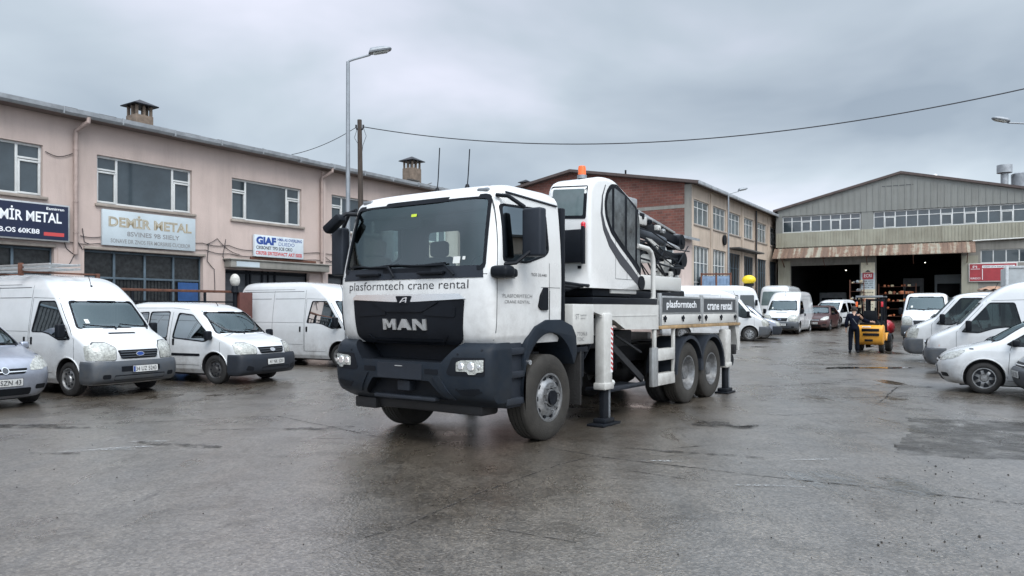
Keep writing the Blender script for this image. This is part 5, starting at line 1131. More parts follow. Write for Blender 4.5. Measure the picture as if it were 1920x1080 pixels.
# ------------------------------------------------------------------ pink workshop row on the left
LB = empty('workshop_building', 'two-storey pink plastered workshop row with white framed windows on the left', 'building', (-12.8, 17.2, 0), 56.5)
def left_building():
    T = LB
    up = [(-.9, 1.85), (3.19, 5.97), (7.34, 10.10), (11.48, 14.2), (15.4, 18.1)]
    gd = [(-6, 2.12, 0, 3.2), (2.86, 6.34, 0, 3.22), (7.1, 10.45, 0, 2.88), (11.3, 14.4, 0, 2.9), (15.4, 18.6, 0, 2.9)]
    up0 = [(-7.4, -3.4)]+up
    b = MB(); facade(b, -14, 20.5, 0, 6.75, [(a, c, 4.44, 5.75) for a, c in up0]+gd, 0, .22)
    b.add([(-14, 0, 0), (-14, 12, 0), (-14, 12, 6.75), (-14, 0, 6.75)], [[0, 1, 2, 3]]); b.add([(20.5, 0, 0), (20.5, 12, 0), (20.5, 12, 6.75), (20.5, 0, 6.75)], [[0, 1, 2, 3]]); b.add([(-14, 12, 0), (20.5, 12, 0), (20.5, 12, 6.75), (-14, 12, 6.75)], [[0, 1, 2, 3]])
    b.box(10.98, 11.1, -.10, .0, 0, 6.5, .01)
    b.build('wall', PINK, T, 0)
    # roof, soffit, gutter
    b = MB(); b.add([(-14.5, -.45, 6.64), (21, -.45, 6.64), (21, 6, 7.25), (-14.5, 6, 7.25), (21, 12.5, 6.64), (-14.5, 12.5, 6.64), (-14.5, -.45, 6.60), (21, -.45, 6.60), (21, 12.5, 6.60), (-14.5, 12.5, 6.60)], [[0, 1, 2, 3], [3, 2, 4, 5], [6, 9, 8, 7], [0, 6, 7, 1], [1, 7, 8, 4, 2], [0, 3, 5, 9, 6]])
    random.seed(2)
    for k in range(70): x = -14+k*.5; b.box(x, x+.46, -.46-random.random()*.03, .4, 6.655+random.random()*.015, 6.70+random.random()*.03, M=Matrix.Rotation(R(random.uniform(-.3, .3)), 4, 'Z'))
    rf = b.build('roof', ROOFT, T, 0)
    b = MB(); b.box(-14.5, 21, -.43, 0, 6.555, 6.60); b.build('soffit', SOFFIT, T, 0)
    b = MB(); 
    for k in range(24):
        x = -14.4+1.5*k; dz = random.uniform(-.012, .012)
        b.add([(x, -.44, 6.545+dz), (x+1.47, -.44, 6.545+dz), (x+1.47, -.50, 6.545+dz), (x, -.50, 6.545+dz), (x, -.56, 6.60+dz), (x+1.47, -.56, 6.60+dz), (x+1.47, -.575, 6.70+dz), (x, -.575, 6.70+dz), (x+1.47, -.45, 6.70+dz), (x, -.45, 6.70+dz)], [[0, 3, 2, 1], [3, 4, 5, 2], [4, 7, 6, 5], [7, 9, 8, 6]])
        b.box(x-.03, x, -.585, -.44, 6.54+dz, 6.715+dz)
    b.build('gutter', GUTTER, rf, 30)
    for x, z0 in ((2.60, 3.05), (10.93, 3.3), (-5.2, .2), (18.9, .2)):
        b = MB(); b.tube([(x+.12, -.5, 6.56), (x+.12, -.5, 6.45), (x, -.12, 6.25), (x, -.10, 6.1)], .055, 10); b.cyl((x, -.10, 6.12), (x, -.10, z0), .055, 12)
        for z in (5.75, 4.4, 3.6): b.cyl((x, -.10, z), (x, -.10, z+.03), .066, 12)
        b.build('downpipe', PIPEM, T)
    for i, (a, c) in enumerate(up0):
        w = c-a; s_ = .205
        f = window(T, a, c, 4.46, 5.75, (0, s_, 1-s_, 1), .09, ((0, s_, .72), (1-s_, 1, .72)), .06, sash=((0, s_, 0, .70), (1-s_, 1, 0, .70)))
        b = MB(); b.box(a-.06, c+.10, -.08, .09, 4.38, 4.455, .01); b.build('sill', SILL, f)
        b = MB()
        if i == 3:
            b2 = 0
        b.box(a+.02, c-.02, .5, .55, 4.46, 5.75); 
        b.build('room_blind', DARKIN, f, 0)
        if i in (3, 1, 4):
            b = MB()
            for k in range(14 if i == 3 else 5):
                x = a+w*.30+k*.035; b.cyl((x, .30+.02*(k % 2), 4.5), (x, .30+.02*(k % 2), 5.72), .025, 6)
            if i == 3: b.build('curtain', WINGLASS2, f)
    # workshop fronts: steel grid with dark mesh glass
    for gi, (a, c, z0, z1) in enumerate(gd):
        b = MB(); b.box(a, c, .20, .215, z0, z1); dk = b.build('shopfront', GRILLE if gi < 2 else SHUT, T, 0)
        b = MB(); n = max(3, round((c-a)/.88)); ys = .14
        if gi < 2:
            for k in range(n+1): x = a+(c-a)*k/n; b.box(x-.03, x+.03, ys, ys+.05, 0, z1, .005)
            for z in (z1-.04, 2.48, 1.2): b.box(a, c, ys+.002, ys+.048, z-.03, z+.03, .005)
            b.build('steel_frame', BLUEST, dk)
            b = MB()
            for k in range(int((c-a)/.10)): x = a+.05+k*.10; b.box(x-.006, x+.006, ys+.05, ys+.06, 0, 2.46)
            b.build('window_bars', BLACK, dk, 0)
        else:
            for k in (0, .27, .31, .45, .52, .60, 1): x = a+(c-a)*k; b.box(x-.03, x+.03, ys, ys+.05, 0, z1, .005)
            b.box(a, c, ys+.002, ys+.048, z1-.12, z1-.04); b.build('steel_frame', BLACK, dk)
    b = MB(); b.box(5.60, 6.26, .125, .135, .1, 2.42, .004); b.build('blue_door', BLUEPANE, T, 0)
    b = MB(); b.box(2.2, 2.78, -.02, 0, .0, 3.2, .004); b.build('pilaster', PINK, T, 0)
    # concrete canopy over the third shop
    b = MB(); b.box(7.06, 11.05, -.35, 0, 2.93, 3.16, .015); b.box(7.0, 11.12, -.40, 0, 3.16, 3.20, .01); cn = b.build('canopy', CONC, T, 30)
    b = MB(); b.box(7.25, 8.1, -.362, -.35, 2.96, 3.12); b.build('canopy_board', PALESIGN, cn, 0)
    b = MB(); b.box(8.0, 10.7, -.06, 0, 3.24, 3.31, .004); b.build('sign_bracket', RUST, T, 0)
    b = MB(); b.box(-6, 2.15, -.05, 0, 3.2, 3.28, .01); b.box(2.84, 6.4, -.05, 0, 3.22, 3.30, .01); b.build('lintel', SILL, T)
    # cables
    random.seed(4)
    for pts in ([(2.75, 3.55), (3.28, 3.56), (6.3, 3.62), (7.2, 3.62), (8.1, 3.52), (10.8, 3.62), (12.5, 3.70), (14.5, 3.75)], [(2.3, 3.4), (3.2, 3.38), (6.4, 3.42), (7.2, 3.36), (8.6, 3.38), (10.7, 3.36), (12.5, 3.42)], [(6.45, 3.6), (6.8, 3.8), (7.25, 3.45), (7.6, 3.36)], [(6.5, 3.6), (6.45, 3.1), (6.7, 2.85), (6.72, 2.2)], [(2.3, 3.5), (2.4, 3.2), (2.6, 3.05), (2.45, 2.75)], [(1.9, 5.60), (2.2, 5.52), (2.55, 5.66)], [(10.95, 3.65), (11.4, 3.35), (12.0, 3.3)], [(2.8, 3.75), (2.85, 3.4), (3.0, 3.35)], [(7.1, 3.8), (7.0, 3.3), (7.05, 3.1)], [(2.65, 3.45), (2.8, 3.2), (2.9, 3.25)]):
        b = MB(); L = []
        for (x0, z0), (x1, z1) in zip(pts, pts[1:]):
            for k in range(5): t = k/5; L.append((x0+(x1-x0)*t, -.025-.01*random.random(), z0+(z1-z0)*t-.06*math.sin(math.pi*t)*min(1, abs(x1-x0))))
        L.append((pts[-1][0], -.03, pts[-1][1])); b.tube(L, .010, 6); b.build('cable', CABLE, T)
    b = MB(); b.sphere((11.51, -.12, 4.36), .08); b.box(11.42, 11.60, -.16, 0, 4.30, 4.42, .02); b.build('wall_lamp', WHITEINK, T)
    chimney(rf, 5.52, 2.0, 6.7, 8.02, .56); chimney(rf, 18.1, 2.0, 6.7, 8.42, .60)
    b = MB(); b.bar((15.8, .2, 6.95), (16.6, .3, 6.98), .12, .04); b.bar((16.9, .2, 6.85), (17.3, .2, 7.0), .03); b.build('loose_tile', ROOFT, rf)
left_building()
def on_wall(root_o, x, y=0, z=0):
    return root_o.matrix_basis @ Vector((x, y, z))
def sign_at(base, name, label, x, y, cat='sign'):
    p = on_wall(base, x, y, 0); o = empty(name, label, cat, (p.x, p.y, 0)); o.rotation_euler = base.rotation_euler; return o
# navy sign
s = sign_at(LB, 'shop_sign', 'navy blue shop sign reading DEMİR METAL in bold white letters', 0, 0)
b = MB(); b.box(.30, 2.42, -.16, -.02, 3.34, 4.28, .01); b.build('sign_frame', ALU, s); b = MB(); b.box(.34, 2.38, -.166, -.16, 3.38, 4.24); b.build('sign_panel', NAVYSIGN, s, 0)
b = MB(); wall_text(b, 'DEMİR METAL', .48, 3.80, 1.74, .34, -.169, bold=.02); wall_text(b, 'ITBB.OS 60KB8', .55, 3.50, 1.15, .12, -.169, bold=.02); wall_text(b, 'Esmirren', 1.86, 4.12, .42, .07, -.169, bold=.02); b.build('sign_lettering', WHITEINK, s, 0)
b = MB(); b.box(1.80, 2.28, -.169, -.166, 3.47, 3.56); b.build('red_bar', REDINK, s, 0)
# pale sign
s = sign_at(LB, 'shop_sign', 'pale blue-grey shop sign reading DEMİR METAL in worn golden letters', 0, 0)
b = MB(); b.box(3.28, 6.02, -.10, -.02, 3.35, 4.31, .008); b.build('sign_panel', PALESIGN, s)
b = MB(); wall_text(b, 'DEMİR METAL', 3.44, 3.86, 2.45, .36, -.103, m=0, bold=.035); wall_text(b, '8SVINES 9B SIIELY', 3.95, 3.63, 1.55, .13, -.103, m=1, bold=.015); wall_text(b, 'SONAVE DR ZNOS FER MORSIRIIS CUCIEROR', 3.50, 3.43, 2.35, .11, -.103, m=1, bold=.01)
wall_text(b, 'DEMİR METAL', 3.44, 3.86, 2.45, .36, -.105, m=2, bold=-.012); b.build('sign_lettering', [GOLDINK, DECKINK, mat('worn_gold', (.42, .40, .34), .5, var=.3, vs=6)], s, 0)
# small blue and red sign
s = sign_at(LB, 'shop_sign', 'small white shop sign with blue and red lettering above the concrete canopy', 0, 0)
b = MB(); b.box(8.08, 10.07, -.14, -.04, 3.33, 4.03, .008); b.build('sign_panel', mat('white_sign', (.56, .62, .66), .45, var=.12), s)
b = MB(); wall_text(b, 'GIAF', 8.14, 3.72, .78, .26, -.143, m=0, bold=.06); wall_text(b, 'HMA AS OVERLENG', 8.98, 3.88, 1.02, .10, -.143, m=0, bold=.02); wall_text(b, 'DLIEDO', 9.02, 3.73, .66, .11, -.143, m=0); wall_text(b, 'CIKBONET TFD SCIE CIKO', 8.14, 3.57, 1.45, .11, -.143, m=1, bold=.02)
wall_text(b, 'CIKFSB SIRTESWACT AKT ISISB', 8.12, 3.39, 1.88, .12, -.143, m=2, bold=.03); b.build('sign_lettering', [BLUEINK, INK, REDINK], s, 0)

# steel railing in front of the workshops, with a red-brown post and white globe lamp
fo = sign_at(LB, 'steel_fence', 'tall rust-brown steel railing in front of the pink workshops, behind the vans', 0, -1.5, 'fence')
b = MB(); b.box(-2, 6.45, -.035, .035, 2.10, 2.17, .01); b.build('top_rail', RUST, fo)
b = MB(); b.box(-2, 6.45, -.02, .02, 1.82, 1.86, .005); b.box(-2, 6.45, -.02, .02, .25, .29, .005)
for k in range(9): x = -1.9+k*1.04; b.box(x-.03, x+.03, -.03, .03, 0, 2.1, .005)
b.build('rail_frame', BLACK, fo)
b = MB()
for k in range(66): x = -1.85+k*.125; b.box(x-.008, x+.008, -.008, .008, .29, 1.82) if x < 5.0 else None
b.build('rail_bars', BLACK, fo, 0)
po = sign_at(LB, 'lamp_post', 'stubby red-brown gate post carrying a white globe lamp at the railing end', 6.42, -1.55, 'lamp post')
b = MB(); b.box(-.02, .42, -.12, .16, 0, 2.12, .02); b.build('post', RUSTRED, po); b = MB(); b.cyl((-.1, 0, 0), (-.1, 0, 2.15), .06, 10); b.cyl((-.1, 0, 2.12), (-.1, 0, 2.30), .12, 14, .09); b.build('lamp_holder', BLACK, po)
b = MB(); b.sphere((-.1, 0, 2.47), .165, n=20, sc=(.85, .85, 1.15)); b.build('globe', mat('old_globe_glass', (.55, .54, .50), .4, var=.35, vs=9), po)

# ------------------------------------------------------------------ brick and beige building in the middle
BB = empty('brick_building', 'two-storey beige building with raw red brick gable behind the truck', 'building', (11.1, 46.1, -.45), 57, scale=1.28)
def brick_building():
    T = BB
    up = [(.30, 2.63), (3.23, 5.42), (6.0, 8.13), (8.89, 10.94), (11.78, 13.94), (14.8, 16.6), (17.4, 19.2)]
    lo = [(a, c, 2.0 if i not in (3,) else .2, 4.75) for i, (a, c) in enumerate(up)]
    b = MB(); facade(b, -.0, 20, 0, 7.70, [(a, c, 5.80, 7.0) for a, c in up]+lo, 0, .2)
    for x in (2.9, 5.7, 8.5, 11.3, 14.35): b.box(x-.14, x+.14, -.05, 0, 0, 7.6, .01)
    b.add([(20, 0, 0), (20, 13, 0), (20, 13, 7.7), (20, 6.5, 8.85), (20, 0, 7.7)], [[0, 1, 2, 3, 4]]); b.build('wall', BEIGE, T, 0)
    b = MB(); b.add([(0, .35, 0), (0, 13, 0), (0, 13, 7.7), (0, 6.5, 8.85), (0, .35, 7.76)], [[4, 3, 2, 1, 0]]); b.build('brick_gable', BRICK, T, 0)
    b = MB(); b.box(-.02, .0, 0, .36, 0, 7.68, .004); b.box(-.012, .0, .36, 9, 6.55, 6.72, .003); b.build('concrete_column', CONC, T, 0)
    b = MB()
    b.prism([(-.5, 7.62), (6.5, 8.86), (13.5, 7.62), (13.5, 7.76), (6.5, 9.00), (-.5, 7.76)], 'X', -.35, 20.4); rf = b.build('roof', ROOFB, T, 0)
    b = MB(); b.box(-.4, 20.4, -.55, -.45, 7.58, 7.74, .02); b.build('gutter', GUTTER, rf)
    for i, (a, c) in enumerate(up):
        f = window(T, a, c, 5.80, 7.0, (0, .34, .66, 1), .08, ((0, 1, .70),), .05, FRAMEW, WINGLASS2)
        b = MB(); b.box(a-.05, c+.05, -.06, .08, 5.72, 5.798, .005); b.build('sill', SILL, f)
        b = MB()
        for k in range(9): x = a+(c-a)*(k+.5)/9; b.box(x-.018, x+.018, .125, .135, 5.86, 6.6)
        b.build('blind', WHITE2, f, 0)
        z0 = lo[i][2]; f = window(T, a, c, z0, 4.75, (0, .25, .5, .75, 1), .08, ((0, 1, .35), (0, 1, .70)), .05, FRAMEW if i < 2 else BLUEST, WINGLASS2 if i < 2 else GRILLE)
        if i < 2: b = MB(); b.box(a-.05, c+.05, -.06, .08, z0-.08, z0-.002, .005); b.build('sill', SILL, f)
    b = MB(); b.box(5.9, 11.1, -.6, 0, 4.95, 5.03, .01); b.build('door_canopy', ROOFT, T)
    b = MB(); b.cyl((5.0, -.02, 5.35), (5.0, -.10, 5.35), .28, 16); b.build('wall_vent', BLACK, T)
    for x in (11.15,): b = MB(); b.cyl((x, -.1, 0), (x, -.1, 7.6), .05, 10); b.build('downpipe', CABLE, T)
    # lean-to annex against the gable
    b = MB(); facade(b, 0, 9, 0, 5.05, [], 0); 
    A = MB(); A.v = []; 
    def PX(y, z): return (-1.4, y, z)
    A.add([PX(-.0, 0), PX(.55, 0), PX(.55, 3.5), PX(-.0, 3.5)], [[3, 2, 1, 0]])
    xs = [(0, .45), (.45, 1.45), (1.45, 9)]
    A = MB(); 
    A.add([(-1.4, 0, 0), (-1.4, .4, 0), (-1.4, .4, 5.12), (-1.4, 0, 5.0)], [[3, 2, 1, 0]])
    A.add([(-1.4, 1.5, 0), (-1.4, 9, 0), (-1.4, 9, 7.3), (-1.4, 1.5, 5.45)], [[3, 2, 1, 0]])
    A.add([(-1.4, .4, 0), (-1.4, 1.5, 0), (-1.4, 1.5, 3.5), (-1.4, .4, 3.5)], [[3, 2, 1, 0]]); A.add([(-1.4, .4, 4.65), (-1.4, 1.5, 4.65), (-1.4, 1.5, 5.45), (-1.4, .4, 5.12)], [[3, 2, 1, 0]])
    A.add([(-1.4, 0, 0), (0, 0, 0), (0, 0, 5.0), (-1.4, 0, 5.0)], [[0, 1, 2, 3]]); an = A.build('annex', PINK, T, 0)
    b = MB(); b.add([(-1.55, -.4, 4.88), (-1.55, 9, 7.35), (0, 9, 7.35), (0, -.4, 4.88), (-1.55, -.4, 5.0), (-1.55, 9, 7.47), (0, 9, 7.47), (0, -.4, 5.0)], [[0, 1, 2, 3], [4, 7, 6, 5], [0, 4, 5, 1], [3, 0, 4, 7][::-1]]); b.build('annex_roof', GUTTER, an, 0)
    b = MB()
    for y in (.42, .77, 1.12, 1.46): b.box(-1.40, -1.34, y-.02, y+.02, 3.52, 4.63)
    b.box(-1.40, -1.34, .4, 1.5, 3.5, 3.54); b.box(-1.40, -1.34, .4, 1.5, 4.61, 4.65); f = b.build('window', FRAMEW, an, 0); b = MB(); b.box(-1.33, -1.32, .4, 1.5, 3.5, 4.65); b.build('pane', WINGLASS2, f, 0)
    chimney(rf, 3.0, 11.3, 7.6, 9.35, .5)
    b = MB(); b.cyl((.3, 3.6, 8.3), (.3, 3.6, 8.75), .05, 8); b.cyl((.3, 8.4, 8.3), (.3, 8.4, 8.8), .09, 8); b.build('roof_vent', BLACK, rf)
brick_building()

# ------------------------------------------------------------------ warehouse at the end of the yard
WH = empty('warehouse', 'large grey corrugated warehouse with two dark open bays and rusty canopy', 'warehouse', (22.1, 62, 0), -29.5)
def warehouse():
    T = WH
    def top(x): return 9.78+(x/9.05)*2.30 if x < 9.05 else 12.08-(x-9.05)/10.4*2.42
    XE = 19.4
    # ground-floor wall, piers
    b = MB(); facade(b, 0, XE, 0, 6.72, [(.97, 6.16, 0, 5.40), (7.33, 13.04, 0, 5.95), (14.25, XE-.4, 5.02, 6.02)], 0, .45)
    b.add([(0, 0, 0), (0, 30, 0), (0, 30, 9.7), (0, 0, 9.7)], [[0, 1, 2, 3]]); b.add([(XE, 0, 0), (XE, 30, 0), (XE, 30, 9.6), (XE, 0, 9.6)], [[0, 1, 2, 3]]); b.build('wall', CONC, T, 0)
    for xa, xb in ((.0, .97), (13.04, 14.1)): b = MB(); b.box(xa, xb, -.04, 0, 0, 5.6, .01); b.build('pier', BANDM, T, 0)
    b = MB(); poly = [(-.02, 9.28), (XE, 9.28), (XE, top(XE)), (9.05, 12.08), (-.02, 9.78)]; b.prism(poly, 'Y', -.18, .0); gcl = b
    b = MB(); b.box(7.75, 9.9, -.20, -.18, 11.15, 11.19); b.build('gable_seam', SEAM, T, 0)
    b = MB(); b.box(-.15, .34, -.19, 0, 7.90, 9.28); b.build('band_panel', GABLEM, T, 0); b = MB(); b.box(6.28, 7.12, -.15, 0, 7.90, 9.28); b.build('band_panel', GABLEM, T, 0)
    b = gcl
    for k in range(44):
        x = .1+k*.44
        if x > XE-.1: break
        b.box(x-.035, x+.035, -.215, -.18, 9.30, top(x)-.12, .008)
    b.build('gable_cladding', GABLEM, T, 0)
    b = MB(); b.box(-.15, XE, -.22, 0, 6.70, 7.90, .01)
    for k in range(88):
        x = -.1+k*.22; b.box(x-.02, x+.02, -.245, -.22, 6.72, 7.88, .006)
    b.build('band_cladding', BANDM, T, 0)
    b = MB(); b.prism([(-.35, 9.66), (9.05, 12.05), (XE+.4, top(XE)-.10), (XE+.4, top(XE)+.08), (9.05, 12.24), (-.35, 9.84)], 'Y', -.40, 30); rf = b.build('roof', ROOFB, T, 0)
    def band(x0, x1, n, open_):
        cols = [k/n for k in range(n+1)]; sash = [(k/n, (k+1)/n, .02, .66) for k in open_]
        window(T, x0, x1, 7.92, 9.26, cols, -.06, ((0, 1, .68),), .07, FRAMEW, WINGLASS, 'window', sash)
    band(.36, 6.24, 8, (2, 5)); band(7.14, XE-.1, 16, (1, 6, 8, 11))
    window(T, 14.25, XE-.4, 5.02, 6.02, [k/6 for k in range(7)], .1, (), .07, FRAMEW, WINGLASS)
    # rusty sloping canopy
    b = MB(); b.add([(-.25, -.23, 6.62), (13.9, -.23, 6.62), (13.9, -1.35, 5.78), (-.25, -1.35, 5.78), (-.25, -.23, 6.58), (13.9, -.23, 6.58), (13.9, -1.35, 5.74), (-.25, -1.35, 5.74)], [[0, 3, 2, 1], [4, 5, 6, 7], [3, 7, 6, 2], [0, 4, 7, 3], [1, 2, 6, 5]]); cn = b.build('canopy', RUSTCAN, T, 0)
    b = MB()
    for k in range(48): x = -.2+k*.295; b.bar((x, -.23, 6.645), (x, -1.36, 5.80), .05, .03)
    b.build('canopy_rib', RUSTCAN, cn, 0)
    for x in (.5, 3.6, 6.7, 9.9, 13.4): b = MB(); b.bar((x, -1.3, 5.73), (x, 0, 5.73), .06); b.bar((x, -1.3, 5.73), (x, -.0, 5.1), .05); b.build('canopy_bracket', RUST, cn, 0)
    b = MB(); b.cyl((13.75, -.45, 6.66), (17.0, -.45, 6.74), .05, 10); b.build('roof_pipe', WHITE2, T)
    # dark interior hall
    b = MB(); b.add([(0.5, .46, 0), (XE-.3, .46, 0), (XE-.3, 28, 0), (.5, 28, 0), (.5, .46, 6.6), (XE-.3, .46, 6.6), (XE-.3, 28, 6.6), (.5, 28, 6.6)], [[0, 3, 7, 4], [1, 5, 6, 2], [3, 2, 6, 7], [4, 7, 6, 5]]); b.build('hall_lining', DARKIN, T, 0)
    b = MB(); b.box(.98, 6.15, .1, .35, 5.2, 5.45, .01); b.build('shutter_box', CONC, T, 0)
    for (x, y, z) in ((4.6, 6, 5.0), (10.6, 8, 5.6)):
        b = MB(); b.box(x-.04, x+.04, y-.04, y+.04, z, z+.05, .015); b.build('hall_lamp', mat('lit_lamp', (1, .93, .8), .4, emit=5), T, 0)
    # ventilators on the roof
    b = MB(); b.sphere((11.3, 3, 12.05), .32, n=18); b.cyl((11.3, 3, 11.4), (11.3, 3, 11.85), .16, 12)
    b.build('ball_ventilator', ALU, rf)
    b = MB(); b.cyl((16.0, 4.0, 9.8), (16.0, 4.0, 12.1), .26, 18); b.cyl((16.0, 4.0, 12.15), (16.0, 4.0, 12.75), .52, 20); b.build('exhaust_stack', GUTTER, rf)
    b = MB(); b.cyl((17.3, 4.6, 9.8), (17.3, 4.6, 10.9), .75, 24); b.cyl((17.3, 4.6, 11.0), (17.3, 4.6, 12.05), .85, 24); b.cyl((17.3, 4.6, 12.05), (17.3, 4.6, 12.15), .85, 24, .7)
    for k in range(4): b.cyl((17.3+.9*math.cos(k*1.57+.4), 4.6+.9*math.sin(k*1.57+.4), 9.8), (17.3+.9*math.cos(k*1.57+.4), 4.6+.9*math.sin(k*1.57+.4), 12.0), .03, 6)
    b.build('dust_collector', GUTTER, rf)
    # painted price lettering on the middle pier
warehouse()
s = sign_at(WH, 'shop_sign', 'tall cream price board with red badge on the pier between warehouse bays', 6.2, -.05)
b = MB(); b.box(.05, 1.05, -.05, 0, .9, 5.3, .01); b.build('sign_panel', CREAM, s)
b = MB(); b.box(.05, 1.05, -.056, -.05, 3.2, 4.5); b.build('white_panel', PALESIGN, s, 0)
b = MB(); b.prism(rect(.16, .94, 3.98, 4.52, .08), 'Y', -.08, -.05); b.build('red_badge', REDSIGN, s)
b = MB(); wall_text(b, 'ECRI', .28, 4.14, .54, .26, -.083, m=0); b.build('badge_lettering', WHITEINK, s, 0)
b = MB(); b.prism([(.35, 4.56), (.45, 4.66), (.55, 4.72), (.65, 4.66), (.75, 4.56)], 'Y', -.07, -.05)
for z, t in ((3.78, 'RESB AETS'), (3.62, 'SCRBI GER'), (3.46, 'MOT RBJSA'), (3.30, 'LASTIK YB'), (2.9, 'BALANS 8I'), (2.66, 'BOYA  OTO'), (1.95, 'KAPORTA'), (1.75, 'TAMIR 7 8')): wall_text(b, t, .17, z, .76, .10, -.059, bold=.02)
b.build('sign_lettering', INK, s, 0)
b = MB(); wall_text(b, 'MOTORSAN', .15, 2.25, .80, .22, -.055, bold=.03); b.build('red_lettering', ORANGELENS, s, 0)
s = sign_at(WH, 'shop_sign', 'large red shop sign with white border on the warehouse right of the bays', 13.5, -.06)
b = MB(); b.box(.0, 3.0, -.10, 0, 3.65, 5.02, .01); b.build('sign_frame', WHITE2, s); b = MB(); b.box(.06, 2.94, -.106, -.10, 3.71, 4.96); b.build('sign_panel', REDSIGN, s, 0)
b = MB(); b.box(.84, 2.84, -.110, -.106, 4.66, 4.84, m=0); b.box(.12, .70, -.11, -.106, 4.58, 4.61, m=0); b.box(.84, .88, -.11, -.106, 3.8, 4.6, m=0); wall_text(b, 'PI', .26, 4.66, .26, .18, -.11, m=0); wall_text(b, 'HASAN USTA KAPORTA BOYA', .90, 4.70, 1.85, .10, -.114, m=1, bold=.02); wall_text(b, 'KIRESCI', .12, 3.84, .60, .14, -.11, m=0); b.build('sign_lettering', [WHITEINK, INK], s, 0)
# goods displayed inside and at the mouth of the hall
random.seed(21)
def wpt(x, y): return on_wall(WH, x, y, 0)
gmats = [mat('orange_goods', (.62, .20, .08), .5, var=.3), mat('cream_goods', (.55, .45, .28), .6, var=.3), mat('rust_goods', (.30, .10, .05), .6, var=.3), mat('grey_goods', (.20, .21, .22), .6, var=.3), REDPAINT, PALESIGN]
def rack(x, y, w, h, n, lab, mats_, seed):
    random.seed(seed); p = wpt(x, y); o = empty('goods_rack', lab, 'rack', (p.x, p.y, gz(p.x, p.y)), -29.5)
    b = MB()
    for xx in (0, w): b.box(xx-.03, xx+.03, 0, .05, 0, h); b.box(xx-.03, xx+.03, .5, .55, 0, h)
    nl = 5
    for k in range(nl): z = h*(k+.6)/nl; b.box(0, w, 0, .55, z-.02, z)
    b.build('rack_frame', RUST, o, 0)
    for k in range(n):
        l = random.randrange(nl); z = h*(l+.6)/nl; x0 = random.uniform(.1, w-.15); s_ = random.uniform(.05, .13); b = MB()
        if random.random() < .5: b.sphere((x0, .2+random.random()*.2, z+s_), s_, n=10)
        else: b.box(x0-s_, x0+s_, .1, .3+s_, z, z+s_*random.uniform(1, 2.2), .01)
        b.build('goods', random.choice(mats_), o, 30)
rack(5.5, -.6, 1.0, 3.2, 26, 'rusty rack of small pale parts left of the price board', [gmats[3], gmats[5], gmats[1]], 1)
rack(7.45, .8, 2.6, 2.9, 46, 'wide rack of orange and rust coloured goods right of the price board', [gmats[0], gmats[2], gmats[0], gmats[1]], 2)
rack(10.4, 3.5, 2.4, 1.7, 30, 'low rack of cream and orange goods deep inside the right bay', [gmats[1], gmats[0], gmats[3]], 3)
for i, (x, y, z0, z1, w) in enumerate(((8.9, 9, 2.8, 3.6, 1.6), (11.3, 10, 2.6, 3.9, 2.2), (2.2, 8, .5, 2.4, 2.2))):
    p = wpt(x, y); o = empty('machine', ('grey lathe cabinet deep inside the right bay', 'tall pale machine cabinet at the back of the right bay', 'dark machine cabinet deep inside the left bay')[i], 'machine', (p.x, p.y, gz(p.x, p.y)), -29.5)
    b = MB(); b.box(0, w, 0, .9, 0, z1, .05); b.build('machine_body', gmats[3] if i != 1 else gmats[5], o); b = MB(); b.box(.2, w-.3, -.03, 0, z1*.5, z1*.8, .01); b.cyl((w-.2, -.05, z1*.4), (w-.2, 0, z1*.4), .1, 12); b.build('machine_panel', BLACK, o)
b = MB(); b.box(0, 14, 0, 10, 0, 8.6); b.prism([(-.5, 8.6), (14.5, 8.6), (7, 11.6)], 'Y', -.5, 10.5, m=1)
bg_ = b.build('background_building', [BEIGE, mat('red_tile_roof', (.20, .09, .07), .8, var=.3)], None, 0, label='distant shed with faded red tiled roof behind the warehouse', cat='building'); bg_.location = (56, 66, 0); bg_.rotation_euler = (0, 0, R(-29.5))

# ------------------------------------------------------------------ lamps, pole, wires
def street_lamp(label, x, y, h, ang, reach=.95, base=True):
    o = empty('street_lamp', label, 'street lamp', (x, y, gz(x, y)), ang, 'street lamps over the yard')
    b = MB(); b.cyl((0, 0, 0), (0, 0, h), .075, 16, .048); b.cyl((0, 0, 0), (0, 0, .8), .10, 16, .095); b.box(-.18, .18, -.18, .18, 0, .03, .005); b.build('pole', GALV, o)
    b = MB(); b.tube([(0, 0, h-.05), (.03, 0, h+.02), (.15, 0, h+.07), (reach-.4, 0, h+.22)], .03, 10); b.build('arm', GALV, o)
    b = MB(); Mx = Matrix.Translation((reach-.45, 0, h+.24)) @ Matrix.Rotation(R(-12), 4, 'Y')
    vs, fs = slices([(0, .62), (.05, .66), (.10, .58), (.14, .40)], [(0, .0), (.14, .08)], [(0, .13), (.05, .15), (.11, .12), (.14, .06)], [(0, .3), (.14, .2)], ((0, .08),)); b.add([tuple(Mx @ Vector(v)) for v in vs], fs); hd = b.build('lamp_head', GALV, o)
    b = MB(); b.add([tuple(Mx @ Vector(v)) for v in ((.12, -.09, -.005), (.55, -.09, -.005), (.55, .09, -.005), (.12, .09, -.005), (.15, -.07, -.04), (.5, -.07, -.04), (.5, .07, -.04), (.15, .07, -.04))], [[0, 1, 5, 4], [1, 2, 6, 5], [2, 3, 7, 6], [3, 0, 4, 7], [4, 5, 6, 7]]); b.build('lamp_glass', LAMPGL, hd, 0)
    return o
street_lamp('tall grey street lamp rising behind the left side of the truck cab', -4.46, 20.3, 8.36, 8, 1.0)
street_lamp('grey street lamp in front of the beige windows of the brick building', 13.77, 47.5, 8.75, 8, 1.1)
street_lamp('grey street lamp whose head reaches in at the right edge', 21.2, 28, 8.45, 176, 2.9)
